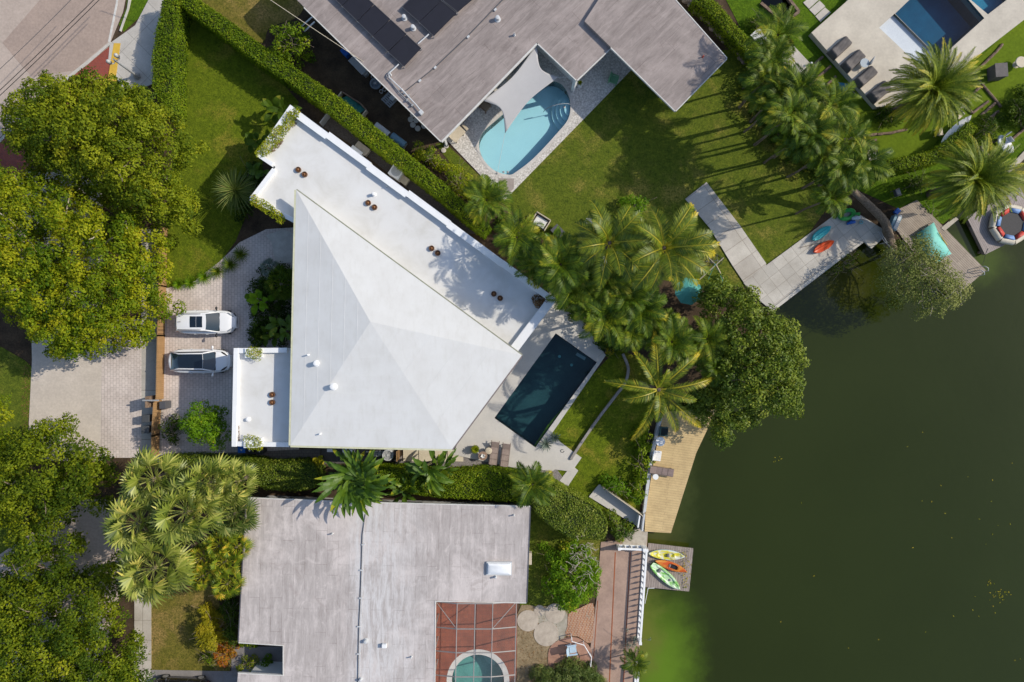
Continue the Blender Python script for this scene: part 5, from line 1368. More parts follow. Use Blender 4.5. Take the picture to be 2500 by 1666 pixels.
MB().beam(P0 + Vector((0.12, 0.05, -0.02)), Q0 + Vector((0.12, 0.05, -0.02)), 0.25, 0.06).build('lid', m_lightgrey, t, bevel=0.02)
q = D2(605,410)[0]; crate('small bright blue cool box by the pale cabinet', *q, (0.4, 0.3, 0.35), R(50), m_bluebin, 0.1)
# leaning palm log railing
# handrail by the leaning trunk
t = thing('handrail', 'bent metal handrail between the slab patio and the leaning palm trunk', 'handrail', W(*D2(440,820)[0]))
for dx in (0, 28):
    MB().tube([W(*q, 0.95) for q in D2(345 + dx,680, 430 + dx,815, 450 + dx,830)], 0.03, 8).build('rail', m_grey, t, smooth=True)
MB().tube([W(*q, 0.95) for q in D2(450,830, 600,975, 630,990)], 0.035, 8).build('rail', m_grey, t, smooth=True)
for q in D2(350,690, 445,825, 620,985): c = W(*q, 0.9); MB().box((c.x, c.y, 0.5), (0.05, 0.05, 0.9)).build('post', m_grey, t)

# kayaks ------------------------------------------------------------
def boat(name, label, cat, L, Wd, m_hull, m_deck_, wells, depth=0.16, n=44, m=18, sharp=2.0, square_stern=False, ridge=0.03, rim=None, H0=0.26):
    """hull lofted along x with a deck height field that sinks into wells [(x, y, rx, ry, d)]"""
    t = thing(name, label, cat, (0, 0, 0))
    def hw(u):
        if square_stern and u < 0: return Wd / 2 * (1 - 0.55 * abs(u) ** 3.0)
        return Wd / 2 * max(0.0, 1 - abs(u) ** sharp) ** 0.85 + 0.006
    def zd(x, y, u):
        s = y / max(hw(u), 0.01)
        z = H0 + 0.10 * abs(u) ** 3 + ridge * (1 - s * s)
        for (wx, wy, rx, ry, d) in wells:
            e = (abs((x - wx) / rx) ** 3 + abs((y - wy) / ry) ** 3)
            k = min(1, max(0, (1.15 - e) / 0.3)); z -= d * k * k * (3 - 2 * k)
        return z
    vs = []; us = np.linspace(-1, 1, n + 1)
    for u in us:
        for j in range(m + 1):
            y = hw(u) * (2 * j / m - 1) * 0.94; x = u * L / 2
            vs.append(Vector((x, y, zd(x, y, u))))
    fs = [(i * (m + 1) + j, (i + 1) * (m + 1) + j, (i + 1) * (m + 1) + j + 1, i * (m + 1) + j + 1) for i in range(n) for j in range(m)]
    MB().add(vs, fs).build('deck', m_deck_, t, smooth=True)
    rings = []
    for u in us:
        w = hw(u); x = u * L / 2; zt = H0 + 0.10 * abs(u) ** 3
        rings.append([Vector((x, w * a, zt * b + 0.25 * abs(u) ** 4 * (1 - b) * 0.6)) for a, b in ((-0.94, 1.0), (-1.0, 0.93), (-1.0, 0.75), (-0.85, 0.3), (-0.5, 0.04), (0, 0.0), (0.5, 0.04), (0.85, 0.3), (1.0, 0.75), (1.0, 0.93), (0.94, 1.0))])
    MB().loft(rings, closed_ring=False).build('hull', m_hull, t, smooth=True)
    if rim:
        wx, wy, rx, ry, d = rim
        MB().tube([(wx + rx * math.copysign(abs(math.cos(a)) ** 0.7, math.cos(a)), wy + ry * math.copysign(abs(math.sin(a)) ** 0.7, math.sin(a)), H0 + ridge * 0.8 + 0.01) for a in np.linspace(0, 2 * PI, 28)[:-1]], 0.018, 6, closed=True).build('rim', m_deck_, t, smooth=True)
    return t
def swirl(name, c1, c2, scale=2.0, cut=0.5, rough=0.35):
    m = bpy.data.materials.new(name); nt, bs = nodes(m)
    n1 = noise(nt, coord(nt, scale=(0.6, 1.4, 1)), scale, 4, 0.6, 1.2)
    nt.links.new(ramp(nt, n1, [(cut - 0.06, c1), (cut + 0.06, c2)]), bs.inputs['Base Color']); bs.inputs['Roughness'].default_value = rough
    return m
m_seat = plain('grey_seat', (0.16, 0.15, 0.16), 0.7)
def put(t, px, py, z, deg): p = W(px, py, z + 0.25); t.location = (p.x, p.y, z); t.rotation_euler = (0, 0, R(deg))
zK = 0.012
k1 = boat('kayak', 'yellow and white sit-on kayak with a pale blue edge', 'kayak', 2.95, 0.80, plain('pale_blue_plastic', (0.38, 0.62, 0.68), 0.4), swirl('yellow_white_plastic', (0.62, 0.55, 0.03), (0.66, 0.66, 0.58), 1.8, 0.52), [(-0.05, 0, 0.62, 0.2, 0.09), (-0.95, 0, 0.22, 0.14, 0.06), (0.95, 0, 0.25, 0.16, 0.06)], sharp=2.2)
MB().box((0.12, -0.02, 0.30), (0.26, 0.3, 0.16), 0.2, taper=0.8).build('seat', m_seat, k1, bevel=0.05)
MB().tube([(0.25, -0.1, 0.34), (0.6, -0.42, 0.32)], 0.012, 5).build('strap', m_black, k1)
put(k1, *Y3(865,395)[0], zK, -5)
k2 = boat('kayak', 'orange sit-inside kayak with a dark cockpit', 'kayak', 2.72, 0.66, mat('orange_plastic', (0.52, 0.14, 0.012), (0.48, 0.11, 0.01), 1, 0.3), swirl('orange_flame_plastic', (0.52, 0.085, 0.012), (0.60, 0.24, 0.03), 0.9, 0.5), [(0.18, 0, 0.42, 0.2, 0.17)], sharp=2.0, rim=(0.18, 0, 0.42, 0.21, 0))
MB().box((0.3, 0, 0.16), (0.44, 0.33, 0.04)).build('cockpit_floor', m_black, k2, bevel=0.01)
MB().box((-0.1, 0, 0.22), (0.22, 0.3, 0.16), taper=0.8).build('seat', m_seat, k2, bevel=0.05)
put(k2, *Y3(985,700)[0], zK, -19)
k3 = boat('kayak', 'green and white square-ended sit-on kayak', 'kayak', 3.05, 0.84, mat('lime_plastic', (0.26, 0.50, 0.10), (0.2, 0.42, 0.08), 1, 0.35), swirl('green_white_plastic', (0.18, 0.46, 0.08), (0.60, 0.72, 0.52), 1.3, 0.47), [(-0.1, 0, 0.95, 0.24, 0.1), (-1.2, 0, 0.2, 0.2, 0.05), (1.15, 0, 0.16, 0.12, 0.05)], sharp=2.4, square_stern=True)
MB().box((-0.7, 0.02, 0.28), (0.26, 0.32, 0.18), taper=0.8).build('seat', m_seat, k3, bevel=0.05)
MB().lathe([(0.1, 0), (0.1, 0.03), (0.06, 0.05)], (0.45, 0, 0.2), 16).build('hatch', m_seat, k3)
put(k3, *Y3(840,985)[0], zK, -41.5)
kb = boat('kayak', 'turquoise kayak lying upside up on the slab patio edge', 'kayak', 1.85, 0.66, plain('turquoise_plastic', (0.02, 0.36, 0.40), 0.35), mat('turquoise_deck', (0.05, 0.42, 0.45), (0.03, 0.33, 0.37), 2, 0.35), [(0, 0.12, 0.7, 0.05, 0.03), (0, -0.12, 0.7, 0.05, 0.03)], sharp=3.0, ridge=0.05)
kb['label'] = 'short turquoise kayak in the shade at the edge of the slab patio'
put(kb, *V6(965,785)[0], 0.12, 36)
kr = boat('kayak', 'short bright red kayak in the sun on the slab patio', 'kayak', 1.85, 0.64, plain('red_plastic', (0.55, 0.045, 0.008), 0.35), mat('red_orange_deck', (0.58, 0.075, 0.01), (0.5, 0.05, 0.008), 2, 0.35), [(0, 0.12, 0.7, 0.05, 0.03), (0, -0.12, 0.7, 0.05, 0.03)], sharp=3.0, ridge=0.05)
put(kr, *V6(995,955)[0], 0.12, 29)
# pool floats heap
t = thing('pool_float', 'bright green inflatable ring heaped on the slab patio', 'pool float', (*W(*V6(1310,540)[0])[:2], 0.12))
c = W(*V6(1310,540)[0], 0.5)
MB().tube([c + Vector((0.55 * math.cos(a), 0.34 * math.sin(a) + 0.12 * math.cos(a), 0.0 + 0.08 * math.sin(2 * a))) - Vector((0, 0, 0.22)) for a in np.linspace(0, 2 * PI, 20)[:-1]], 0.17, 10, closed=True).build('ring', mat('green_vinyl', (0.04, 0.36, 0.06), (0.03, 0.24, 0.05), 4, 0.4), t, smooth=True)
MB().tube([c + Vector((0.5, 0.05, -0.1)), c + Vector((0.9, 0.05, -0.05)), c + Vector((0.95, -0.25, -0.2))], [0.1, 0.13, 0.06], 8).build('tail', bpy.data.materials['green_vinyl'], t, smooth=True)
c = W(*V6(1390,620)[0], 0.35)
t = thing('pool_float', 'blue and white inflatable lying below the green ring', 'pool float', (c.x, c.y, 0.12))
MB().tube([c + Vector((-0.55, -0.25, -0.1)), c + Vector((-0.2, -0.12, -0.1)), c + Vector((0.1, -0.1, -0.08))], [0.1, 0.15, 0.12], 10).build('blue_tube', m_bluebin, t, smooth=True)
MB().tube([c + Vector((-0.2, 0.15, -0.08)), c + Vector((0.2, 0.22, -0.03)), c + Vector((0.5, 0.25, -0.06))], [0.14, 0.17, 0.15], 10).build('white_tube', plain('pale_vinyl', (0.5, 0.58, 0.66), 0.4), t, smooth=True)
MB().tube(circle3((c.x + 0.62, c.y - 0.12, 0.22), 0.12, 14), 0.05, 8, closed=True).build('ring', plain('pale_teal_vinyl', (0.2, 0.42, 0.45), 0.4), t, smooth=True)
a, b = W(*V6(690,968)[0], 0.2), W(*V6(960,905)[0], 0.2); tag(MB().tube([a, b], 0.02, 6).build('paddle_shaft', m_wood), 'thin dark paddle shaft lying between the two short kayaks', 'paddle')

# deck furniture ----------------------------------------------------
zF = zDk + 0.012
m_dgreen = plain('dark_green_plastic', (0.025, 0.075, 0.07), 0.5)
chaircushion('armchair', 'dark green armchair at the shaded end of the tan deck', *T3(680,285)[0], R(-5), m_dgreen, plain('black_cushion', (0.015, 0.025, 0.025), 0.8), 'armchair', 0.75, 0.75, zF)
chaircushion('armchair', 'white armchair in the middle of the tan deck', *T3(535,795)[0], R(-8), m_white, m_cushion_white, 'armchair', 0.8, 0.75, zF)
p = W(*T3(628,508)[0], zF + 0.7); t = thing('round_table', 'large white round table between the green and white armchairs', 'table', (p.x, p.y, zF))
MB().lathe([(0.36, 0.68), (0.375, 0.7), (0.375, 0.73), (0.36, 0.745)], (p.x, p.y, zF), 32).build('tabletop', m_white, t, smooth='auto'); MB().lathe([(0.26, 0), (0.05, 0.06), (0.05, 0.68)], (p.x, p.y, zF), 16).build('pedestal', m_white, t)
p = W(*T3(528,1260)[0], zF + 0.5); t = thing('side_table', 'small white round table beside the brown deck lounger', 'table', (p.x, p.y, zF))
MB().lathe([(0.22, 0.48), (0.23, 0.5), (0.23, 0.52)], (p.x, p.y, zF), 28).build('tabletop', m_white, t, smooth='auto'); MB().lathe([(0.16, 0), (0.03, 0.05), (0.03, 0.48)], (p.x, p.y, zF), 14).build('pedestal', m_white, t)
t = lounger('sun_lounger', 'brown lounger with a raised back on the tan deck', m_frame_br, planks('mauve_sling', (0.25, 0.185, 0.17), (0.22, 0.165, 0.15), (0.16, 0.12, 0.11), 0.12, 4, 0, 0.8), 1.95, 0.6, 0.55, 12)
p = W(*T3(655,1140)[0], zF + 0.35); t.location = (p.x, p.y, zF); t.rotation_euler = (0, 0, R(-9))
# handrail strip and gate posts near the ramp
fence('low_rail', 'pale wooden rail along the top of the white ramp', K(870,225, 1130,410), 0.9, m_beige, 0.06)
p = W(*K(1140,500)[0]); tag(MB().beam(W(*K(1118,420)[0], 0.5), W(*K(1105,500)[0], 0.5), 0.12, 1.0).build('garden_gate', m_white, bevel=0.02), 'white gate panel at the lower end of the ramp', 'gate')
tag(MB().beam(W(*K(1150,410)[0], 0.5), W(*K(1135,525)[0], 0.5), 0.14, 0.9).build('garden_gate', m_lightgrey, bevel=0.02), 'pale grey gate panel beside the corner of the tan deck', 'gate')
# balustrade --------------------------------------------------------
def balustrade(label, a, b, h=0.95, step=0.46, fat=0.09):
    P, Q = W(*a, h), W(*b, h); P0, Q0 = Vector((P.x, P.y, 0.06)), Vector((Q.x, Q.y, 0.06))
    t = thing('balustrade', label, 'balustrade', (P0 + Q0) / 2)
    MB().beam(Vector((P.x, P.y, h)), Vector((Q.x, Q.y, h)), 0.17, 0.1).build('top_rail', m_white, t, bevel=0.02)
    MB().beam(P0 + Vector((0, 0, 0.06)), Q0 + Vector((0, 0, 0.06)), 0.2, 0.12).build('bottom_rail', m_white, t, bevel=0.02)
    n = int((Q0 - P0).length / step)
    pr = [(fat * 0.7, 0), (fat * 0.7, 0.06), (fat * 0.45, 0.12), (fat, 0.3), (fat * 0.5, 0.55), (fat * 0.4, 0.66), (fat * 0.7, 0.72), (fat * 0.7, 0.78)]
    first = None
    for k in range(n + 1):
        r_ = P0.lerp(Q0, k / n)
        MB().lathe(pr, (r_.x, r_.y, 0.17), 10).build('baluster', m_white, t, smooth='auto')
    for e in (P0, Q0): MB().box((e.x, e.y, 0.56), (0.24, 0.24, 1.06)).build('post', m_white, t, bevel=0.02)
balustrade('long white balustrade along the lakeside path', K(1172,665)[0], K(1128,1300)[0])
balustrade('short fat white balustrade across the top of the lakeside path', K(985,655)[0], K(1155,662)[0], 0.95, 0.42, 0.14)
balustrade('white balustrade running off the bottom edge by the palm', K(1118,1470)[0], K(1100,1700)[0])
# white bent pipe rail and chair
t = thing('pipe_rail', 'white bent pipe rail curving round the pale blue chair', 'railing', W(*K(745,1310)[0]))
pts = K(660,1262, 662,1290, 745,1315, 795,1398, 790,1460)
MB().tube([W(*q, 0.8) for q in pts], 0.035, 8).build('rail', m_white, t, smooth=False)
for q in pts: c = W(*q, 0.8); MB().box((c.x, c.y, 0.43), (0.06, 0.06, 0.78)).build('post', m_white, t)
t = thing('garden_chair', 'pale blue slatted garden chair on the brick terrace', 'chair', (0, 0, 0))
m_pblue = plain('pale_blue_paint', (0.42, 0.55, 0.66), 0.5)
for k in range(6): MB().box((0.08, -0.25 + 0.1 * k, 0.36), (0.55, 0.085, 0.025), M=Matrix.Rotation(R(8), 3, 'Y')).build('seat_slat', m_pblue, t)
for k in range(6): MB().box((-0.36, -0.25 + 0.1 * k, 0.68), (0.03, 0.085, 0.72 - 0.04 * abs(k - 2.5)), M=Matrix.Rotation(R(-20), 3, 'Y')).build('back_slat', m_pblue, t)
for s in (1, -1):
    MB().box((0.02, s * 0.36, 0.55), (0.75, 0.13, 0.03)).build('armrest', m_pblue, t)
    MB().box((0.33, s * 0.33, 0.27), (0.07, 0.04, 0.54)).build('leg', m_pblue, t); MB().box((-0.25, s * 0.33, 0.2), (0.5, 0.04, 0.07), M=Matrix.Rotation(R(25), 3, 'Y')).build('leg', m_pblue, t)
p = W(*K(662,1345)[0], 0.5); t.location = (p.x, p.y, 0.085); t.rotation_euler = (0, 0, R(8))
t = thing('mooring_pipe', 'thin white pipe leaning from the kayak dock to the sea wall', 'pipe', W(*K(1165,1000)[0]))
MB().tube([W(*K(1182,925)[0], 0.0), W(*K(1160,1030)[0], -0.6)], 0.03, 6).build('pipe', m_white, t); MB().tube([W(*K(1182,925)[0], 0.0), W(*K(1225,925)[0], 0.0)], 0.025, 6).build('arm', m_white, t)

# ================================================================== NORTH-EAST GARDEN
m_cover = mat('charcoal_cover', (0.135, 0.12, 0.115), (0.10, 0.09, 0.087), 3, 0.75, bmp=0.3)
def covered(label, pts, group=None):
    """lounger under a fitted cover: head end raised, creased sides. pts: far-left, far-right, near-right, near-left of the top"""
    P = [W(*q, zN + 0.6) for q in pts]
    c = sum(P, Vector()) / 4
    ax = ((P[1] + P[2]) / 2 - (P[0] + P[3]) / 2); L = ax.length; ang = math.atan2(ax.y, ax.x); Wd = (P[1] - P[2]).length
    t = thing('covered_lounger', label, 'lounger', (c.x, c.y, zN), group)
    n, m = 22, 12; vs = []
    r2 = random.Random(hash(label) % 1000)
    ph = [r2.uniform(0, 6) for _ in range(4)]
    for i in range(n + 1):
        for j in range(m + 1):
            u, w = i / n, j / m
            x = (u - 0.5) * L * 1.04; y = (w - 0.5) * Wd * 1.06
            e = min(u, 1 - u) * 14; e2 = min(w, 1 - w) * 9
            top = 0.50 + 0.24 * max(0, 1 - u * 3.0) ** 1.0
            top -= 0.03 * abs(math.sin(7 * u + 3 * w + ph[0])) + 0.025 * abs(math.sin(11 * w - 5 * u + ph[1]))
            z = top * min(1, e ** 0.5 if e < 1 else 1) * min(1, e2 ** 0.45 if e2 < 1 else 1)
            vs.append(Vector((c.x + x * math.cos(ang) - y * math.sin(ang), c.y + x * math.sin(ang) + y * math.cos(ang), zN + max(0.01, z))))
    MB().add(vs, [(i * (m + 1) + j, (i + 1) * (m + 1) + j, (i + 1) * (m + 1) + j + 1, i * (m + 1) + j + 1) for i in range(n) for j in range(m)]).build('cover', m_cover, t, smooth=True)
    ca, sa = math.cos(ang), math.sin(ang)
    for sx in (1, -1):
        for sy in (1, -1):
            MB().box((c.x + ca * sx * L * 0.42 - sa * sy * Wd * 0.4, c.y + sa * sx * L * 0.42 + ca * sy * Wd * 0.4, zN + 0.13), (0.06, 0.06, 0.24)).build('leg', m_black, t)
for pts, lb in ((D(455,345, 590,230, 634,285, 525,395), 'topmost of the four charcoal covered loungers'), (D(548,425, 680,322, 728,378, 620,490), 'second from the top of the four charcoal covered loungers'), (D(632,535, 768,433, 810,490, 705,595), 'third from the top of the four charcoal covered loungers'), (D(730,640, 860,535, 905,600, 795,695), 'lowest charcoal covered lounger, touching the date palm')):
    covered(lb, pts, 'covered loungers on the raised terrace')
p = W(*D(705,430)[0], zN + 0.5); t = thing('glass_table', 'round glass table between the covered loungers', 'table', (p.x, p.y, zN))
MB().lathe([(0.36, 0.46), (0.37, 0.47), (0.36, 0.48)], (p.x, p.y, zN), 28).build('tabletop', glass('pale_glass', (0.42, 0.46, 0.48), 0.08), t); 
for k in range(3): MB().tube([(p.x + 0.28 * math.cos(k * 2.1), p.y + 0.28 * math.sin(k * 2.1), zN), (p.x + 0.22 * math.cos(k * 2.1), p.y + 0.22 * math.sin(k * 2.1), zN + 0.46)], 0.018, 6).build('leg', m_black, t)
a, b = W(*D(735,445)[0], zN + 0.5), W(*D(775,385)[0], zN + 0.7); t = thing('closed_parasol', 'closed grey parasol leaning beside the glass table', 'parasol', (a.x, a.y, zN)); MB().tube([a, a.lerp(b, 0.15), a.lerp(b, 0.8), b], [0.03, 0.13, 0.06, 0.02], 8).build('canopy', m_grey, t, smooth=True); MB().tube([a.lerp(b, -0.5), a], 0.02, 6).build('pole', m_black, t)
crate('white-topped cabinet behind the palms, near the timber pond', *Q7(205,545)[0], (0.85, 1.1, 1.15), R(42), m_stone, 0.02, 'cabinet', 'cabinet', m_cushion_white)
p = W(*Q7(962,938)[0], 0.3); t = thing('garden_light', 'small white bollard light on the corner of the garden slab', 'light', (p.x, p.y, 0.07)); MB().lathe([(0.06, 0), (0.05, 0.3)], (p.x, p.y, 0.07), 10).build('post', m_grey, t); MB().ball((p.x, p.y, 0.4), 0.09, 12, 8).build('cap', m_white, t, smooth=True)
# timbers
timbers = [(D(262,522, 420,388), 'timber edging beam along the garden slab'), (D(325,582, 472,452), 'middle timber step beam on the artificial turf'), (D(392,632, 508,522), 'lowest timber step beam on the artificial turf'),
 (D(450,968, 620,945, 790,915), 'long timber beam crossing the turf below the palms, left half'), (D(792,918, 900,905, 995,882), 'long timber beam crossing the turf below the palms, right half'), (D(655,992, 785,955), 'short timber beam under the areca palm fronds'), (D(778,965, 792,1100), 'upright timber edge beside the pale step'),
 (D(1420,520, 1500,455, 1600,360, 1650,300), 'timber beam climbing along the raised terrace'), (D(1455,510, 1640,732), 'long timber beam running down from the terrace'), (D(1385,695, 1500,590), 'timber beam right of the date palm crown'), (D(1380,705, 1442,772), 'short timber joining two beams right of the date palm'), (D(1442,772, 1552,690), 'shaded timber above the long white board'), (D(1500,790, 1600,705), 'second shaded timber step beyond the white board'), (D(1530,830, 1622,760), 'third shaded timber step beyond the white board'), (D(1568,1078, 1792,885), 'timber border beneath the white dinghy'), (D(1495,1000, 1560,1075), 'timber border left of the white dinghy'), (D(1740,810, 1800,880), 'timber at the right edge above the dinghy')]
for q, lb in timbers:
    mb = MB()
    q = [W(*x, 0.18) for x in q]
    pts = []
    for a, b in zip(q[:-1], q[1:]): pts += [a.lerp(b, k / 5) for k in range(5)]
    pts.append(q[-1])
    pts = [Vector((p.x + rnd.uniform(-.02, .02), p.y + rnd.uniform(-.02, .02), 0.10 + rnd.uniform(-.012, .012))) for p in pts]
    mb.tube(pts, [0.115 + rnd.uniform(-.012, .012) for _ in pts], 8)
    tag(mb.build('landscape_timber', m_wood), lb, 'timber')
tag(MB().prism(xy(D(712,992, 765,985, 790,1100, 740,1108), 0.2), 0, 0.2).build('step_slab', m_slab2, bevel=0.02), 'narrow pale step slab between the turf and the curved hedge', 'step')
# boards, chairs, dinghy
sb = boat('paddle_board', 'long white board leaning along the curved hedge', 'board', 3.3, 0.74, m_white, swirl('scuffed_white_board', (0.68, 0.66, 0.63), (0.2, 0.17, 0.15), 2.2, 0.66), [(0.2, -0.1, 1.0, 0.12, 0.02)], sharp=2.3, ridge=0.02, H0=0.16)
p = W(*D(1343,888)[0], 1.0); sb.location = (p.x, p.y, 0.62); sb.rotation_euler = (R(-24), 0, R(43))
MB().box((-1.15, -0.02, 0.19), (0.5, 0.3, 0.012)).build('blue_patch', m_steelblue, sb)
for x in (-0.9, 0.9): MB().box((x, 0, -0.33), (0.08, 0.5, 0.62)).build('rack', m_wood, sb)
dg = boat('dinghy', 'small white dinghy with folded seats by the lake edge', 'boat', 1.75, 0.85, m_white, mat('dinghy_white', (0.72, 0.72, 0.74), (0.66, 0.66, 0.68), 2, 0.4), [(-0.3, 0, 0.3, 0.25, 0.05)], sharp=3.0, ridge=0.05, H0=0.3)
put(dg, *D(1665,988)[0], 0.35, -52)
MB().box((-0.62, 0.3, 0.55), (0.06, 0.7, 0.5), M=Matrix.Rotation(R(20), 3, 'X')).build('backrest', m_lightgrey, dg, bevel=0.02); MB().box((-0.1, 0.42, 0.48), (0.5, 0.05, 0.4)).build('backrest', m_lightgrey, dg, bevel=0.02)
MB().box((-0.4, 0.1, 0.42), (0.4, 0.1, 0.1)).build('seat', m_darkgrey, dg, bevel=0.02)
for s in (0.6, -0.6): MB().box((s, 0, -0.15), (0.08, 0.6, 0.34)).build('cradle', m_wood, dg)
chaircushion('garden_chair', 'beige resin chair on the turf left of the white board', *D(1210,905)[0], R(5), m_beige, m_beige, 'chair', 0.6, 0.55, 0.04)
chaircushion('garden_chair', 'beige stone-coloured chair under the date palm fronds', *D(1338,785)[0], R(-50), m_stone, m_beige, 'chair', 0.75, 0.7, 0.04)
chaircushion('garden_chair', 'grey wire chair in the shade above the brown dock', *D2(590,170)[0], R(20), m_darkgrey, m_grey, 'chair', 0.6, 0.6, 0.03)
tri = D(538,548, 590,578, 605,605, 552,612)
P = [W(*q, 0.5) for q in tri]
t = thing('beach_shelter', 'bright blue triangular pop-up shelter beside the raised terrace', 'shelter', (P[0].x, P[0].y, 0.04))
pk = sum(P, Vector()) / 4 + Vector((0, 0, 0.35))
MB().add([pk] + [Vector((p.x, p.y, 0.05)) for p in P], [(0, i + 1, (i + 1) % 4 + 1) for i in range(4)]).build('cloth', plain('sky_blue_cloth', (0.02, 0.22, 0.52), 0.6), t)
MB().tube([W(*D(612,615)[0], 0.1), W(*D(665,668)[0], 0.1)], 0.02, 6).build('pole', m_stone, t)
crate('charcoal covered cube on the dark turf at the right', *D(1640,478)[0], (0.95, 1.05, 1.0), R(4), m_cover, 0.04, 'covered_chair', 'covered furniture')
p = W(*D(1772,425)[0], 0.6); t = thing('round_table', 'beige round table at the right edge of the turf', 'table', (p.x, p.y, 0.04)); MB().lathe([(0.42, 0.5), (0.45, 0.53), (0.45, 0.57), (0.42, 0.6)], (p.x, p.y, 0.04), 28).build('tabletop', m_beige, t, smooth='auto'); MB().lathe([(0.28, 0), (0.14, 0.1), (0.14, 0.5)], (p.x, p.y, 0.04), 16).build('pedestal', m_beige, t)
p = W(*D(1580,718)[0], 0.15); t = thing('turf_light', 'small white dome light on the dark turf', 'light', (p.x, p.y, 0.04)); MB().ball((p.x, p.y, 0.08), (0.09, 0.09, 0.07), 12, 8).build('dome', m_white, t, smooth=True); MB().lathe([(0.1, 0), (0.1, 0.04)], (p.x, p.y, 0.04), 12).build('base', m_grey, t)
# long stone rubble wall strip at the upper right of the grey house
def rubble(label, pts, n, r):
    P = [W(*q, 0.2) for q in pts]; segL = [(b - a).length for a, b in zip(P[:-1], P[1:])]; tot = sum(segL)
    mb = MB()
    for k in range(n):
        s = rnd.uniform(0, tot); i = 0
        while s > segL[i] and i < len(segL) - 1: s -= segL[i]; i += 1
        p = P[i].lerp(P[i + 1], s / segL[i])
        a = rnd.uniform(0, PI); rr = r * rnd.uniform(0.5, 1.1)
        mb.ball((p.x + rnd.uniform(-r, r), p.y + rnd.uniform(-r, r), 0.08 + rnd.uniform(0, 0.2)), (rr, rr * rnd.uniform(.7, 1.2), rr * 0.7), 8, 5)
    return tag(mb.build('rubble_wall', mat('rubble_stone', (0.28, 0.23, 0.19), (0.15, 0.12, 0.1), 4, 0.95, bmp=0.5)), label, 'wall')
rubble('low rubble wall running beside the right wing of the grey house', C(1215,-20, 1300,60, 1420,190, 1530,290, 1620,400, 1670,480), 230, 0.26)

# ================================================================== PALM GARDEN OBJECTS
p = W(1683, 711, 2.3); t = thing('parasol', 'round teal garden parasol beside the mangrove tree', 'parasol', (p.x, p.y, 0.0))
mb = MB(); n = 8; vs = [Vector((p.x, p.y, 2.55))]
for k in range(n): a = 2 * PI * k / n + 0.2; vs.append(Vector((p.x + 1.1 * math.cos(a), p.y + 1.1 * math.sin(a), 2.1)))
MB().add(vs, [(0, k + 1, (k + 1) % n + 1) for k in range(n)]).build('canopy', m_teal, t, solid=0.01)
for k in range(n): MB().tube([vs[0] - Vector((0, 0, 0.03)), vs[k + 1] - Vector((0, 0, 0.03))], 0.012, 5).build('rib', m_darkgrey, t)
MB().lathe([(0.03, 0), (0.03, 2.5)], (p.x, p.y, 0), 10).build('pole', m_grey, t); MB().lathe([(0.3, 0), (0.3, 0.08)], (p.x, p.y, 0.0), 18).build('base', m_darkgrey, t)
t = thing('hammock_stand', 'crossed wooden hammock stand with teal ropes on the grass', 'hammock stand', W(*G(1415,265)[0]))
MB().tube([W(*G(1295,385)[0], 0.25), W(*G(1475,222)[0], 1.2)], 0.045, 8).build('beam', m_beige, t); MB().tube([W(*G(1352,205)[0], 0.3), W(*G(1425,275)[0], 0.95), W(*G(1475,370)[0], 0.3)], 0.045, 8).build('beam', m_beige, t)
MB().tube([W(*G(1415,265)[0], 1.0), W(*G(1370,370)[0], 0.2)], 0.02, 6).build('rope', m_teal, t); MB().tube([W(*G(1415,265)[0], 1.0), W(*G(1470,385)[0], 0.2)], 0.02, 6).build('rope', m_teal, t)
t = thing('bicycle', 'dark bicycle lying on the grass beneath the crossed stand', 'bicycle', W(*P5(2110,750)[0]))
w1, w2 = W(*P5(2050,750)[0], 0.08), W(*P5(2170,735)[0], 0.08)
for w in (w1, w2):
    wo = MB().tube(circle3((w.x, w.y, 0.1), 0.40), 0.022, 6, closed=True).build('wheel', m_black, t, smooth=True)
    MB().lathe([(0.04, 0), (0.04, 0.06)], (w.x, w.y, 0.07), 10).build('hub', m_grey, wo)
    MB().tube([(w.x - 0.38, w.y, 0.1), (w.x + 0.38, w.y, 0.1)], 0.006, 4).tube([(w.x, w.y - 0.38, 0.1), (w.x, w.y + 0.38, 0.1)], 0.006, 4).build('spokes', m_grey, wo)
md = (w1 + w2) / 2
MB().tube([w1 + Vector((0, 0, 0.05)), md + Vector((0, -0.15, 0.12)), w2 + Vector((0, 0, 0.05)), md + Vector((0.15, 0.35, 0.1)), md + Vector((-0.15, 0.32, 0.1)), w1 + Vector((0, 0, 0.05))], 0.02, 6).build('frame', m_darkgrey, t)
MB().box(md + Vector((-0.2, 0.45, 0.12)), (0.24, 0.12, 0.08)).build('saddle', m_black, t, bevel=0.03); MB().tube([md + Vector((0.3, 0.3, 0.12)), md + Vector((0.45, 0.5, 0.15)), md + Vector((0.2, 0.6, 0.15))], 0.018, 6).build('handlebar', m_darkgrey, t)
# daybed on the lawn
t = thing('daybed', 'wooden daybed with a white cushion at the edge of the lawn', 'daybed', (0, 0, 0))
MB().box((0, 0, 0.3), (1.25, 0.95, 0.12)).build('seat', m_wood, t, bevel=0.02)
MB().box((0.0, -0.03, 0.42), (1.0, 0.75, 0.16)).build('cushion', m_cushion_white, t, bevel=0.06)
MB().box((0, 0.47, 0.5), (1.3, 0.08, 0.5)).build('backrest', m_beige, t, bevel=0.02)
for s in (1, -1):
    MB().box((s * 0.64, 0, 0.45), (0.08, 0.95, 0.35)).build('armrest', m_beige, t, bevel=0.02)
    for y in (-0.42, 0.42): MB().box((s * 0.58, y, 0.12), (0.08, 0.08, 0.24)).build('leg', m_wood, t)
p = W(*P5(140,290)[0], 0.45); t.location = (p.x, p.y, 0.02); t.rotation_euler = (0, 0, R(-32))
bench('grey plank bench between the daybed and the palms', P5(290,350)[0], P5(385,450)[0], 0.75, 0.45, m_darkgrey)
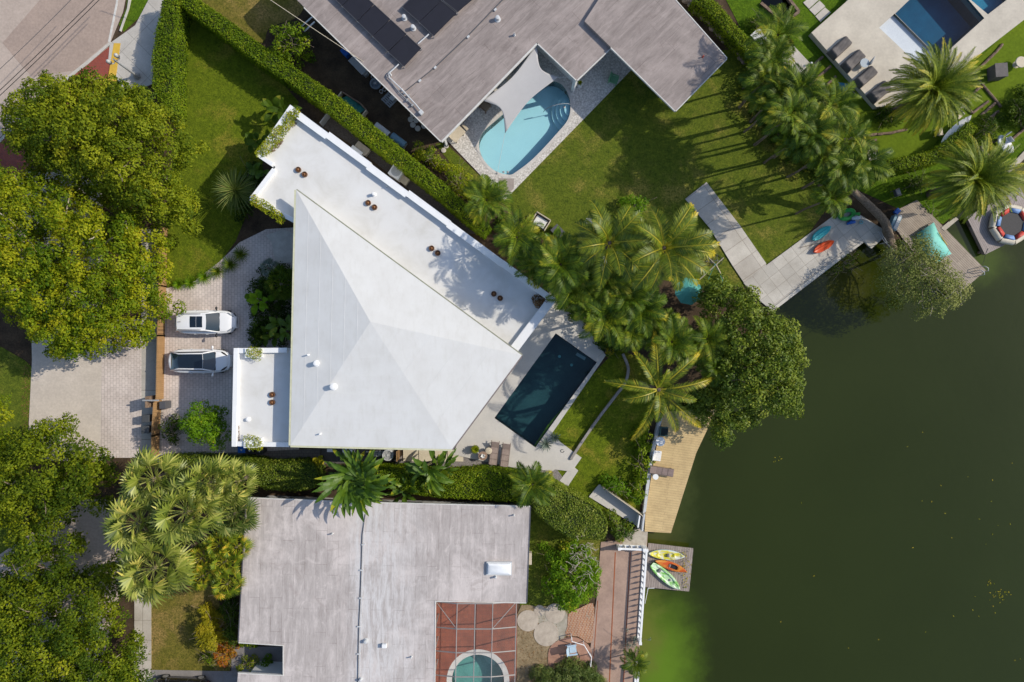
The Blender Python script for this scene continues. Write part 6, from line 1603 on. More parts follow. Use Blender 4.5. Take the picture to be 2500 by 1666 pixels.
bench('shaded slatted bench beside the yellow-green bush', P5(665,255)[0], P5(760,340)[0], 0.6, 0.5, m_grey)
crate('white box half hidden below the left coconut palm', *P5(1065,720)[0], (0.8, 1.0, 0.5), R(-10), m_lightgrey, 0.02)
crate('green and white box left of the coconut trunk', *P5(862,770)[0], (0.5, 1.1, 0.5), R(4), m_dgreen, 0.02, lidm=m_lightgrey)
# ================================================================== VEGETATION
def pip(P, poly):
    x, y = P[:, 0], P[:, 1]; inside = np.zeros(len(P), bool); n = len(poly)
    for i in range(n):
        x1, y1 = poly[i]; x2, y2 = poly[(i + 1) % n]
        c = ((y1 > y) != (y2 > y)) & (x < (x2 - x1) * (y - y1) / (y2 - y1 + 1e-12) + x1)
        inside ^= c
    return inside
def edgedist(P, poly):
    d = np.full(len(P), 1e9); n = len(poly)
    for i in range(n):
        a = np.array(poly[i]); b = np.array(poly[(i + 1) % n]); ab = b - a
        t = np.clip(((P - a) @ ab) / (ab @ ab + 1e-12), 0, 1)
        d = np.minimum(d, np.linalg.norm(P - (a + t[:, None] * ab), axis=1))
    return d
def unit(v): return v / (np.linalg.norm(v, axis=1, keepdims=True) + 1e-9)
def sphere(n):
    return unit(rng.normal(size=(n, 3)))
def scatter(poly, n):
    poly = np.array(poly); lo, hi = poly.min(0), poly.max(0); out = np.zeros((0, 2))
    while len(out) < n:
        p = rng.uniform(lo, hi, (n * 3, 2)); out = np.vstack([out, p[pip(p, [tuple(q) for q in poly])]])
    return out[:n]
def poisson(poly, r, tries=4000):
    pts = []
    cand = scatter(poly, tries)
    for c in cand:
        if all((c[0] - p[0]) ** 2 + (c[1] - p[1]) ** 2 > r * r for p in pts): pts.append(c)
    return np.array(pts)
def cards(C, N, L, Wd):
    """diamond leaves"""
    n = len(C)
    t = unit(np.cross(N, rng.normal(size=(n, 3)))); b = np.cross(N, t)
    L = np.asarray(L).reshape(-1, 1) * np.ones((n, 1)); Wd = np.asarray(Wd).reshape(-1, 1) * np.ones((n, 1))
    v = np.empty((n, 4, 3))
    fold = N * (Wd * 0.25)
    v[:, 0] = C - t * L / 2; v[:, 1] = C + b * Wd / 2 + fold - t * L * 0.06; v[:, 2] = C + t * L / 2; v[:, 3] = C - b * Wd / 2 + fold - t * L * 0.06
    return v.reshape(-1, 3)
def quadmesh(name, V, tint, m, parent=None, base=None, quads=None):
    V = np.asarray(V, float)
    b = np.array(BASE[parent.name]) if parent is not None else np.array(base if base is not None else (0, 0, 0), float)
    V = V - b
    nf = len(V) // 4 if quads is None else len(quads)
    me = bpy.data.meshes.new(name)
    me.vertices.add(len(V)); me.vertices.foreach_set("co", V.astype(np.float32).ravel())
    idx = np.arange(len(V), dtype=np.int32) if quads is None else np.asarray(quads, np.int32).ravel()
    me.loops.add(nf * 4); me.loops.foreach_set("vertex_index", idx)
    me.polygons.add(nf); me.polygons.foreach_set("loop_start", np.arange(0, nf * 4, 4, dtype=np.int32))
    at = me.attributes.new('tint', 'FLOAT', 'FACE'); at.data.foreach_set('value', np.asarray(tint, np.float32))
    me.materials.append(m)
    me.update(calc_edges=True)
    o = bpy.data.objects.new(name, me); COL.objects.link(o)
    if parent is not None: o.parent = parent
    else: o.location = b
    BASE[o.name] = Vector(b)
    return o
# leaf materials
lm_tree = leafmat('leaf_olive', [(0.0, (0.05, 0.092, 0.004)), (0.4, (0.165, 0.21, 0.007)), (0.8, (0.30, 0.32, 0.012)), (1.0, (0.37, 0.35, 0.02))])
lm_yellow = leafmat('leaf_yellow_green', [(0.0, (0.055, 0.115, 0.004)), (0.4, (0.18, 0.24, 0.006)), (0.8, (0.34, 0.345, 0.010)), (1.0, (0.41, 0.37, 0.012))])
lm_deep = leafmat('leaf_deep_green', [(0.0, (0.022, 0.050, 0.004)), (0.45, (0.065, 0.115, 0.006)), (0.85, (0.13, 0.185, 0.012)), (1.0, (0.22, 0.22, 0.02))])
lm_hedge = leafmat('leaf_hedge', [(0.0, (0.045, 0.09, 0.003)), (0.45, (0.13, 0.205, 0.005)), (0.85, (0.23, 0.30, 0.010)), (1.0, (0.33, 0.34, 0.02))])
lm_glossy = leafmat('leaf_glossy', [(0.0, (0.035, 0.07, 0.004)), (0.5, (0.105, 0.155, 0.010)), (0.85, (0.20, 0.24, 0.02)), (1.0, (0.30, 0.32, 0.05))], 0.15, 0.5, 0.22)
lm_lime = leafmat('leaf_lime', [(0.0, (0.05, 0.13, 0.004)), (0.5, (0.13, 0.25, 0.006)), (0.85, (0.21, 0.34, 0.012)), (1.0, (0.36, 0.34, 0.02))])
lm_gold = leafmat('leaf_gold', [(0.0, (0.13, 0.15, 0.005)), (0.5, (0.36, 0.32, 0.014)), (1.0, (0.55, 0.40, 0.03))])
lm_red = leafmat('leaf_croton', [(0.0, (0.16, 0.10, 0.01)), (0.4, (0.42, 0.22, 0.015)), (0.75, (0.45, 0.07, 0.01)), (1.0, (0.55, 0.4, 0.04))])
lm_palm = leafmat('leaf_palm', [(0.0, (0.04, 0.075, 0.004)), (0.45, (0.12, 0.17, 0.008)), (0.75, (0.24, 0.26, 0.014)), (1.0, (0.56, 0.42, 0.03))], 0.2, 0.42, 0.35)
lm_areca = leafmat('leaf_areca', [(0.0, (0.027, 0.065, 0.004)), (0.45, (0.08, 0.138, 0.006)), (0.8, (0.185, 0.235, 0.012)), (1.0, (0.34, 0.31, 0.02))], 0.22, 0.5, 0.25)
lm_fan = leafmat('leaf_fan', [(0.0, (0.055, 0.09, 0.010)), (0.45, (0.21, 0.25, 0.032)), (0.8, (0.39, 0.40, 0.09)), (1.0, (0.58, 0.5, 0.11))], 0.15, 0.42, 0.35)
lm_fandark = leafmat('leaf_fan_dark', [(0.0, (0.045, 0.08, 0.012)), (0.45, (0.10, 0.145, 0.025)), (0.8, (0.2, 0.23, 0.06)), (1.0, (0.34, 0.30, 0.08))], 0.2, 0.5, 0.25)
lm_fangold = leafmat('leaf_fan_gold', [(0.0, (0.06, 0.11, 0.006)), (0.45, (0.17, 0.23, 0.012)), (0.8, (0.36, 0.34, 0.02)), (1.0, (0.55, 0.36, 0.03))], 0.2, 0.5, 0.25)
lm_pale = leafmat('leaf_pale', [(0.0, (0.09, 0.13, 0.02)), (0.5, (0.19, 0.22, 0.05)), (1.0, (0.33, 0.33, 0.11))], 0.2)
lm_creeper = leafmat('leaf_creeper', [(0.0, (0.12, 0.17, 0.005)), (0.5, (0.30, 0.34, 0.01)), (0.85, (0.46, 0.42, 0.02)), (1.0, (0.5, 0.3, 0.03))], 0.3)
lm_date = leafmat('leaf_date', [(0.0, (0.045, 0.08, 0.006)), (0.45, (0.14, 0.195, 0.014)), (0.8, (0.29, 0.32, 0.025)), (1.0, (0.55, 0.44, 0.04))], 0.18, 0.5, 0.25)
lm_banana = leafmat('leaf_banana', [(0.0, (0.03, 0.075, 0.006)), (0.45, (0.07, 0.135, 0.010)), (0.8, (0.14, 0.22, 0.014)), (1.0, (0.38, 0.36, 0.02))], 0.25, 0.45, 0.3)
lm_agave = leafmat('leaf_agave', [(0.0, (0.08, 0.12, 0.10)), (0.6, (0.17, 0.22, 0.18)), (1.0, (0.3, 0.34, 0.26))], 0.1, 0.5, 0.3)
m_core = mat('hedge_inner_twigs', (0.03, 0.045, 0.01), (0.02, 0.03, 0.008), 5, 0.95)

def limbs(t, base, targets, r0, r1, m, name='trunk', wob=0.25, kids=True):
    """a tapered trunk that forks to the targets"""
    base = Vector(base)
    top = sum((Vector(x) for x in targets), Vector()) / len(targets)
    fork = base.lerp(Vector((base.x * 0.6 + top.x * 0.4, base.y * 0.6 + top.y * 0.4, top.z)), 0.5)
    mb = MB()
    mid = base.lerp(fork, 0.5) + Vector((rnd.uniform(-.1, .1), rnd.uniform(-.1, .1), 0))
    mb.tube([base, base + (mid - base) * 0.15, mid, fork], [r0 * 1.35, r0 * 1.05, r0 * 0.9, r0 * 0.8], 10)
    for x in targets:
        x = Vector(x)
        pts = [fork]
        for k in (0.33, 0.66, 1.0):
            p = fork.lerp(x, k); p += Vector((rnd.uniform(-1, 1), rnd.uniform(-1, 1), rnd.uniform(-.4, .6))) * wob * (1 - abs(2 * k - 1) * 0.6); pts.append(p)
        rr = r0 * 0.55
        mb.tube(pts, [rr, rr * 0.7, rr * 0.45, r1], 7)
        if kids:
            for q in range(3):
                a = pts[rnd.choice((1, 2, 3))]; b = a + Vector((rnd.uniform(-1, 1), rnd.uniform(-1, 1), rnd.uniform(0.0, 0.9))) * 1.1
                mb.tube([a, a.lerp(b, 0.5) + Vector((rnd.uniform(-.15, .15), rnd.uniform(-.15, .15), 0.1)), b], [rr * 0.35, rr * 0.25, 0.012], 5)
    return mb.build(name, m, t, smooth=True)

def tree(name, label, pts, z0, z1, m, trunk, spacing=1.0, rad=(0.55, 0.95), leaf=(0.24, 0.13), dens=62, dome=2.4, bark=m_bark, r0=0.25, cat='tree', gaps=0.0, layers=2, tintbase=0.45, nlimb=9, smoothpoly=True, twig=False, clumpvar=0.30):
    zm = z0 + (z1 - z0) * 0.35
    poly = xy(spline(pts, 4) if smoothpoly else pts, zm)
    c = W(*trunk)
    t = thing(name, label, cat, (c.x, c.y, 0))
    cl = poisson(poly, spacing)
    d = edgedist(cl, poly)
    keep = d > min(rad[0] * 0.95, 0.28 * d.max())
    cl, d = cl[keep], d[keep]
    if gaps and len(cl) > 8: k2 = rng.random(len(cl)) > gaps; cl, d = cl[k2], d[k2]
    Cc, Rr, Tt = [], [], []
    for L_ in range(layers):
        h = np.clip(d / dome, 0, 1) ** 0.6
        zc = z0 + (z1 - z0) * h * rng.uniform(0.78, 1.0, len(cl)) - L_ * rng.uniform(0.9, 1.6, len(cl))
        zc = np.maximum(zc, z0 * 0.9)
        off = rng.normal(size=(len(cl), 2)) * 0.18 * L_
        r_ = np.minimum(rng.uniform(rad[0], rad[1], len(cl)), np.maximum(d * 1.15, rad[0] * 0.6))
        Cc.append(np.column_stack([cl + off, zc])); Rr.append(r_); Tt.append(rng.normal(0, clumpvar * 0.5, len(cl)))
    Cc = np.vstack(Cc); Rr = np.concatenate(Rr); Tt = np.concatenate(Tt)
    P, N, T = [], [], []
    for cc, r_, tt in zip(Cc, Rr, Tt):
        n = int(dens * r_ * r_ * 4.2)
        dr = sphere(n); dr[:, 2] = np.where(dr[:, 2] < -0.35, -dr[:, 2], dr[:, 2])
        lump = 1 + 0.22 * np.sin(dr[:, 0:1] * 5 + cc[0]) * np.cos(dr[:, 1:2] * 6 + cc[1])
        rr = r_ * rng.uniform(0.6, 1.06, (n, 1)) * lump
        P.append(cc + dr * rr * np.array([1, 1, 0.75])); N.append(unit(dr * 0.7 + np.array([0, 0, 0.45]) + rng.normal(size=(n, 3)) * 0.45))
        T.append(np.clip(tintbase + tt + rng.normal(0, 0.14, n), 0, 1))
    P = np.vstack(P); N = np.vstack(N); T = np.concatenate(T)
    s = rng.uniform(0.65, 1.25, len(P))
    quadmesh('crown', cards(P, N, leaf[0] * s, leaf[1] * s), T, m, t)
    top = Cc[: len(cl)]
    sel = top[rng.choice(len(top), min(nlimb, len(top)), replace=False)]
    limbs(t, (c.x, c.y, 0), [tuple(x - np.array([0, 0, 0.15])) for x in sel], r0, 0.03, bark)
    return t

def hedge(label, pts, h, m, leaf=(0.13, 0.075), dens=330, name='hedge', cat='hedge', bulge=0.10, z0=0.0, smoothpoly=0, rough_=0.10, tintbase=0.45):
    poly_px = spline(pts, smoothpoly) if smoothpoly else pts
    poly = xy(poly_px, h)
    # pull towards the ground survey: the clipped sides are vertical
    cx = sum(p[0] for p in poly) / len(poly); cy = sum(p[1] for p in poly) / len(poly)
    t = thing(name, label, cat, (cx, cy, z0))
    a = abs(sum(poly[i][0] * poly[(i + 1) % len(poly)][1] - poly[(i + 1) % len(poly)][0] * poly[i][1] for i in range(len(poly)))) / 2
    core = inset(poly, 0.16)
    MB().prism(core, z0, h - 0.14).build('stem_mass', m_core, t)
    n = int(a * dens); p = scatter(poly, n); d = edgedist(p, poly)
    z = h - np.clip(0.22 - d, 0, 0.22) ** 1.5 * 1.6 + rng.normal(0, rough_ * 0.6, n) + bulge * np.sin(p[:, 0] * 2.3) * np.cos(p[:, 1] * 2.7) - np.abs(rng.normal(0, 0.05, n))
    P = [np.column_stack([p, z])]; N = [unit(np.column_stack([rng.normal(0, .45, n), rng.normal(0, .45, n), np.ones(n)]))]
    ar = sum(poly[i][0] * poly[(i + 1) % len(poly)][1] - poly[(i + 1) % len(poly)][0] * poly[i][1] for i in range(len(poly)))
    for i in range(len(poly)):
        A_, B_ = np.array(poly[i]), np.array(poly[(i + 1) % len(poly)]); L_ = np.linalg.norm(B_ - A_)
        if L_ < 1e-6: continue
        k = int(L_ * (h - z0) * dens * 0.55)
        if k < 1: continue
        u = rng.random((k, 1)); nn = np.array([(B_ - A_)[1], -(B_ - A_)[0]]) / L_ * (1 if ar > 0 else -1)
        q = A_ + (B_ - A_) * u + nn * rng.normal(-0.04, rough_ * 0.6, (k, 1))
        P.append(np.column_stack([q, rng.uniform(z0, h, k)])); N.append(unit(np.column_stack([np.tile(nn, (k, 1)), np.full(k, 0.35)]) + rng.normal(0, .4, (k, 3))))
    P = np.vstack(P); N = np.vstack(N); s = rng.uniform(0.7, 1.3, len(P))
    clump = 0.14 * np.sin(P[:, 0] * 3.1 + 1) * np.sin(P[:, 1] * 2.7) + 0.1 * np.sin(P[:, 0] * 0.9 + P[:, 1] * 0.7)
    quadmesh('foliage', cards(P, N, leaf[0] * s, leaf[1] * s), np.clip(tintbase + clump + rng.normal(0, 0.2, len(P)), 0, 1), m, t)
    return t
def bush(label, pts, h, m, leaf=(0.2, 0.11), dens=100, name='bush', cat='bush', spacing=0.55, rad=(0.32, 0.55), dome=0.9, z0=0.35, tintbase=0.45, gaps=0.0, nlimb=6, clumpvar=0.3):
    cx = sum(p[0] for p in pts) / len(pts); cy = sum(p[1] for p in pts) / len(pts)
    k = W(cx, cy, h * 0.6); g0 = (1250 + k.x * F_PX / CAM_H, 833 - k.y * F_PX / CAM_H)
    return tree(name, label, pts, z0, h, m, g0, spacing, rad, leaf, dens, dome, m_bark, 0.06, cat, gaps, 3, tintbase, nlimb, clumpvar=clumpvar)
def ring_px(cx, cy, rx, ry=None, n=12, wob=0.12, rot=0.0):
    ry = ry or rx
    return [(cx + rx * (1 + rnd.uniform(-wob, wob)) * math.cos(2 * PI * k / n), cy + ry * (1 + rnd.uniform(-wob, wob)) * math.sin(2 * PI * k / n)) for k in range(n)]

# ------------------------------------------------------------------ palms
class Leafs:
    def __init__(s): s.v = []; s.t = []
    def quad(s, a, b, c, d, t): s.v += [a, b, c, d]; s.t.append(t)
def frond(Lf, org, az, e0, L, droop, n, ll, lw, ang=50, vee=0.35, tint=0.45, tv=0.15, tipdry=0.0, petiole=0.16, twist=0.0, stalk=0.9, side_curve=0.0, r=None):
    """pinnate leaf: rachis leaving org at azimuth az and elevation e0 (deg)"""
    r = r or rnd
    N_ = 14; p = Vector(org); e = R(e0); pts = [p.copy()]; tans = []
    a = az
    for k in range(N_):
        d = Vector((math.cos(e) * math.cos(a), math.cos(e) * math.sin(a), math.sin(e))); tans.append(d)
        p = p + d * (L / N_); pts.append(p.copy()); e -= R(droop) / N_ * (0.6 + 0.8 * k / N_); a += side_curve / N_
    tans.append(tans[-1])
    def at(s):
        f = s * N_; i = min(int(f), N_ - 1); return pts[i].lerp(pts[i + 1], f - i), tans[i]
    for k in range(N_):
        side = tans[k].cross(Vector((0, 0, 1)));
        if side.length < 1e-4: side = Vector((1, 0, 0))
        side.normalize(); w = 0.030 * L / 2.5 * (1.25 - k / N_) + 0.008
        Lf.quad(pts[k] - side * w, pts[k] + side * w, pts[k + 1] + side * w * 0.9, pts[k + 1] - side * w * 0.9, stalk)
    for k in range(n):
        s = petiole + (1 - petiole) * (k + 0.5) / n
        q, tg = at(s)
        side = tg.cross(Vector((0, 0, 1)))
        if side.length < 1e-4: side = Vector((1, 0, 0))
        side.normalize(); up = side.cross(tg)
        if twist: 
            ct_, st_ = math.cos(twist), math.sin(twist); side, up = side * ct_ + up * st_, up * ct_ - side * st_
        prof = (0.45 + 0.55 * math.sin(PI * min(1.0, 0.12 + s * 0.95))) * (1.0 if s < 0.85 else 1 - (s - 0.85) * 2.6)
        aa = R(ang - 22 * (s - 0.3))
        for sg in (1, -1):
            l = ll * prof * r.uniform(0.85, 1.1)
            d = (side * sg * math.sin(aa) + tg * math.cos(aa) + up * vee * r.uniform(0.6, 1.2)).normalized()
            mid = q + d * l * 0.5; tip = q + d * l - Vector((0, 0, l * r.uniform(0.18, 0.42)))
            wv = (tg - d * tg.dot(d)).normalized() * lw / 2
            tn = tint + r.gauss(0, tv)
            if tipdry and s > 1 - tipdry: tn += 0.55 * (s - (1 - tipdry)) / tipdry + 0.15
            Lf.quad(q, mid + wv, tip, mid - wv, min(1, max(0, tn)))
def fanleaf(Lf, org, az, e0, pet, rad, n=22, spread=150, tint=0.45, tv=0.12, drop=0.35, stalk=0.8, r=None):
    r = r or rnd
    e = R(e0); d = Vector((math.cos(e) * math.cos(az), math.cos(e) * math.sin(az), math.sin(e)))
    org = Vector(org); hub = org + d * pet - Vector((0, 0, pet * 0.12))
    side = Vector((-math.sin(az), math.cos(az), 0)); up = side.cross(d) * -1
    up = d.cross(side); 
    if up.z < 0: up = -up
    w = 0.025
    Lf.quad(org - side * w, org + side * w, hub + side * w, hub - side * w, stalk)
    fwd = (d - up * 0.15).normalized()
    for k in range(n):
        a = R(-spread + 2 * spread * (k + 0.5) / n)
        dd = (fwd * math.cos(a) + side * math.sin(a) + up * (0.10 - 0.10 * abs(a))).normalized()
        l = rad * (0.72 + 0.28 * math.cos(a * 0.6)) * r.uniform(0.9, 1.06)
        wv = up.cross(dd).normalized() * rad * math.sin(R(spread) / n) * 0.46
        mid = hub + dd * l * 0.55; tip = hub + dd * l - Vector((0, 0, l * drop * r.uniform(0.5, 1.2)))
        Lf.quad(hub, mid + wv + up * 0.02, tip, mid - wv - up * 0.02, min(1, max(0, tint + r.gauss(0, tv))))
def blade(Lf, org, az, e0, L, w, droop=40, tint=0.45, fold=0.25, n=7, tears=0.0, petiole=0.25, tipdry=0.0, r=None):
    """banana or bird-of-paradise leaf"""
    r = r or rnd
    p = Vector(org); e = R(e0); pts = [p.copy()]
    N_ = n + 3
    for k in range(N_):
        d = Vector((math.cos(e) * math.cos(az), math.cos(e) * math.sin(az), math.sin(e))); p = p + d * L / N_; pts.append(p.copy()); e -= R(droop) / N_ * (0.4 + 1.2 * k / N_)
    side = Vector((-math.sin(az), math.cos(az), 0)); up = Vector((0, 0, 1))
    i0 = max(1, int(N_ * petiole))
    for k in range(N_):
        w1 = 0.03
        if k < i0: Lf.quad(pts[k] - side * w1, pts[k] + side * w1, pts[k + 1] + side * w1, pts[k + 1] - side * w1, 0.6)
    def ww(k):
        s = (k - i0) / max(1, (N_ - i0)); s = min(max(s, 0), 1)
        return w / 2 * (math.sin(PI * min(1, 0.08 + s * 0.95)) ** 0.7) * (1 if s < 0.98 else 0.05)
    for k in range(i0, N_):
        for sg in (1, -1):
            g = 1.0 if r.random() > tears else r.uniform(0.45, 0.8)
            a, b = ww(k) * g, ww(k + 1) * g
            ti = min(1, max(0, tint + r.gauss(0, 0.07) + (0.45 if tipdry and k > N_ * (1 - tipdry) else 0)))
            ax = pts[k] + side * sg * a + up * a * fold; bx = pts[k + 1] + side * sg * b + up * b * fold
            Lf.quad(pts[k], pts[k + 1], bx, ax, ti)
def palmtrunk(t, base, top, r0, r1, m=m_palmtrunk, name='trunk', rings=True, bend=0.0):
    base, top = Vector(base), Vector(top)
    n = max(6, int((top - base).length / 0.22)); pts, rs = [], []
    hv = Vector((top.x - base.x, top.y - base.y, 0))
    for k in range(n + 1):
        u = k / n; p = base.lerp(top, u) + hv * bend * math.sin(PI * u); pts.append(p)
        rs.append((r0 * (1 - u) + r1 * u) * (1.06 if k % 2 else 0.96) * (1.35 if k == 0 else 1))
    return MB().tube(pts, rs, 12).build(name, m, t, smooth=True)
def top_of(px, py, z): return W(px, py, z)

def coconut(label, px, py, z, Lf_px, base_px, specs, name='coconut_palm', mats=lm_palm):
    """specs: (direction in the photo in degrees counter-clockwise, length factor, elevation, droop, dryness)"""
    tp = top_of(px, py, z); b = tp
    t = thing(name, label, 'palm', (b.x, b.y, 0))
    palmtrunk(t, (b.x, b.y, 0), tp, 0.2, 0.14)
    L0 = Lf_px * (CAM_H - z) / F_PX
    for (az, lf, e0, dr, dry) in specs:
        L = Leafs(); ll_, vv = (0.85, 0.25) if len(specs) > 14 else (0.66, 0.5)
        frond(L, tp + Vector((math.cos(R(az)) * 0.12, math.sin(R(az)) * 0.12, 0.05)), R(az), e0, L0 * lf * 1.15, dr * 1.2, 62, ll_, 0.05, 56, vv, 0.42 if len(specs) > 14 else 0.5, 0.18, dry, 0.14, rnd.uniform(-0.5, 0.5), 0.85, rnd.uniform(-0.25, 0.25))
        quadmesh('frond', [tuple(v) for v in L.v], L.t, mats, t)
    MB().ball(tp - Vector((0, 0, 0.1)), (0.2, 0.2, 0.25), 10, 8).build('crown_shaft', m_palmtrunk, t, smooth=True)
    for k in range(3):
        a = k * 2.1 + 0.5; MB().ball(tp + Vector((0.25 * math.cos(a), 0.25 * math.sin(a), -0.15)), 0.13, 10, 7).build('coconut', m_rust, t, smooth=True)
    return t
def auto_specs(n, seed, dry=0.15, emin=-5, emax=70, lmin=0.75):
    r = random.Random(seed); out = []
    for k in range(n):
        u = k / n
        out.append((k * 137.5 + r.uniform(-12, 12), r.uniform(lmin, 1.0), emax - (emax - emin) * u + r.uniform(-6, 6), r.uniform(50, 85), (r.uniform(0.1, 0.5) if r.random() < dry else 0.0)))
    return out
# areca / small feather palms: four crowns, copied
def areca_proto(seed, n, L, ll=0.66, lw=0.045, mats=lm_areca, nl=32):
    r = random.Random(seed)
    t = thing('areca_palm', 'areca palm', 'palm', (0, 0, 0))
    Lf = Leafs()
    for k in range(n):
        u = k / n; az = R(k * 137.5 + r.uniform(-15, 15))
        frond(Lf, (0.06 * math.cos(az), 0.06 * math.sin(az), 0), az, 72 - 66 * u + r.uniform(-6, 6), L * r.uniform(0.8, 1.1), 85 - 15 * u, nl, ll, lw, 52, 0.45, 0.45 + r.gauss(0, 0.14), 0.14, 0.4 if r.random() < 0.12 else 0, 0.2, r.uniform(-.4, .4), 0.8, r.uniform(-.3, .3), r)
    for k in range(2):
        az = r.uniform(0, 6.28); frond(Lf, (0.06 * math.cos(az), 0.06 * math.sin(az), -0.1), az, -35, L * 0.8, 45, 18, ll * 0.7, lw * 0.7, 40, 0.2, 0.95, 0.06, 0, 0.2, 0, 0.95, 0, r)
    quadmesh('crown', [tuple(v) for v in Lf.v], Lf.t, mats, t)
    mb = MB(); mb.tube([(0, 0, 0), (0.05, 0.03, 0.3), (0.03, -0.03, 0.6), (0, 0, 1.0)], [0.11, 0.085, 0.08, 0.065], 9)
    mb.build('trunk', m_palmtrunk, t, smooth=True)
    return t
arecas = [areca_proto(s, n, L) for s, n, L in ((1, 23, 1.8), (2, 20, 2.0), (3, 26, 1.7), (4, 19, 1.9), (5, 24, 1.75), (6, 17, 2.05))]
used_a = [False] * len(arecas); acount = [0]
def areca(px, py, z, label, sc=1.0, group=None):
    i = acount[0] % len(arecas); acount[0] += 1
    p = W(px, py, z)
    o = place(arecas[i], used_a[i], p.x, p.y, 0, rnd.uniform(0, 6.28), sc * rnd.uniform(0.92, 1.08), label, group); used_a[i] = True
    k = o.scale[0]
    for ch in o.children:
        if ch.name.startswith('crown'): ch.location = (0, 0, z / k); ch.rotation_euler = (R(rnd.uniform(-9, 9)), R(rnd.uniform(-9, 9)), 0)
        else: ch.scale = (1, 1, z / k)
    return o
for px, py, z, sc, lb in [
    (1188, 489, 3.6, 1.15, 'lone areca palm at the tip of the pebble terrace'),
    (1262, 580, 7.6, 1.05, 'areca palm just left of the daybed'),
    (1369, 646, 8.6, 1.3, 'areca palm at the top of the palm grove, below the daybed'),
    (1320, 640, 6.6, 1.1, 'areca palm next to the wing corner, shading the white roof'),
    (1395, 705, 7.0, 1.15, 'areca palm in the grove nearest the end of the wing'),
    (1440, 738, 6.6, 1.1, 'areca palm above the white terrace corner'),
    (1482, 690, 7.2, 1.1, 'areca palm between the two big coconut palms'),
    (1478, 772, 6.6, 1.1, 'areca palm at the lower left of the grove, over the terrace edge'),
    (1530, 722, 7.0, 1.15, 'areca palm in the middle of the grove'),
    (1562, 752, 6.6, 1.2, 'bright areca palm left of the teal parasol'),
    (1540, 800, 6.0, 1.1, 'areca palm low in the grove above the curved wall'),
    (1605, 800, 5.6, 1.1, 'areca palm below the teal parasol'),
    (1640, 835, 6.4, 1.1, 'areca palm above the lone coconut palm by the deck'),
    (1727, 828, 6.2, 0.95, 'areca palm rising out of the mangrove crown, upper one'),
    (1748, 900, 6.4, 0.7, 'areca palm rising out of the mangrove crown, lower one'),
    (1300, 1183, 3.6, 1.1, 'small palm growing through the bottom hedge near the terrace steps'),
    (1549, 1616, 1.7, 0.62, 'small potted palm by the lower end of the balustrade'),
    ]:
    areca(px, py, z, lb, sc)
for px, py, z, sc, lb in [
    (1899, 86, 5.9, 1.15, 'areca palm beside the timber pond'), (1881, 143, 5.9, 1.05, 'areca palm left of the garden slab, upper'), (1866, 200, 5.5, 1.05, 'areca palm left of the garden slab, lower'),
    (1908, 228, 6.4, 1.05, 'areca palm at the heart of the north-east row'), (1950, 216, 6.8, 1.1, 'areca palm over the lower end of the garden slab'), (1985, 262, 6.4, 1.05, 'areca palm next to the blue pop-up shelter, left'), (2032, 262, 6.8, 1.1, 'areca palm closest to the blue pop-up shelter'),
    (1928, 285, 7.0, 1.2, 'bright areca palm leaning over the big lawn'), (1884, 262, 5.9, 1.0, 'areca palm at the lawn edge of the north-east row'), (1978, 322, 6.8, 1.15, 'areca palm above the pale step'), (1940, 345, 6.1, 1.0, 'dark areca palm at the lawn edge, lower'),
    (2010, 380, 6.4, 1.0, 'areca palm left of the crooked palm trunk'), (2062, 352, 6.8, 1.1, 'areca palm over the long timber beam'), (2058, 408, 6.8, 1.1, 'areca palm in front of the curved hedge, left'), (2104, 400, 6.8, 1.05, 'areca palm in front of the curved hedge, right'), (2028, 484, 6.1, 0.95, 'lowest areca palm of the north-east row, above the turquoise kayak')]:
    areca(px, py, z, lb, sc)
# coconut palms
coconut('left of the two large coconut palms in the palm grove', 1488, 594, 9.6, 104, None, auto_specs(19, 3, 0.2))
coconut('right and larger of the two coconut palms in the palm grove', 1621, 606, 9.8, 122, None, auto_specs(21, 8, 0.25))
coconut('lone coconut palm with yellowing fronds above the tan deck', 1608, 952, 6.8, 116, None, [
    (97, 1.08, 25, 55, 0.55), (122, 0.85, 35, 60, 0.1), (48, 0.98, 28, 50, 0.25), (8, 1.08, 25, 60, 0.45), (172, 1.0, 22, 50, 0.05), (-44, 1.1, 22, 60, 0.6), (-66, 1.0, 15, 75, 0.2), (-112, 1.12, 18, 65, 0.5), (-90, 0.6, 45, 70, 0), (75, 0.45, 60, 60, 0), (200, 0.7, 40, 70, 0.1), (-20, 0.7, 50, 70, 0)])
# leaning old palm trunk with a small crown
t = thing('leaning_palm', 'old thick palm trunk leaning across the end of the slab patio', 'palm', W(2172, 600))
pts = [W(2178, 612, 0.0), W(2168, 570, 0.5), W(2158, 540, 0.9), W(2120, 500, 1.6), W(2085, 468, 2.4), W(2058, 440, 3.1), W(2040, 418, 3.8)]
sp = [Vector(q) for q in spline([tuple(p) for p in pts], 6, False)]
MB().tube(sp, [(0.40 - 0.22 * k / len(sp)) * (1.05 if k % 2 else 0.97) for k in range(len(sp))], 14).build('trunk', m_palmtrunk, t, smooth=True)
Lf = Leafs()
for k in range(14): frond(Lf, sp[-1], R(k * 137.5), 65 - 4.5 * k, 1.7, 75, 24, 0.6, 0.07, 52, 0.4, 0.45, 0.15, 0, 0.2)
quadmesh('crown', [tuple(v) for v in Lf.v], Lf.t, lm_areca, t)
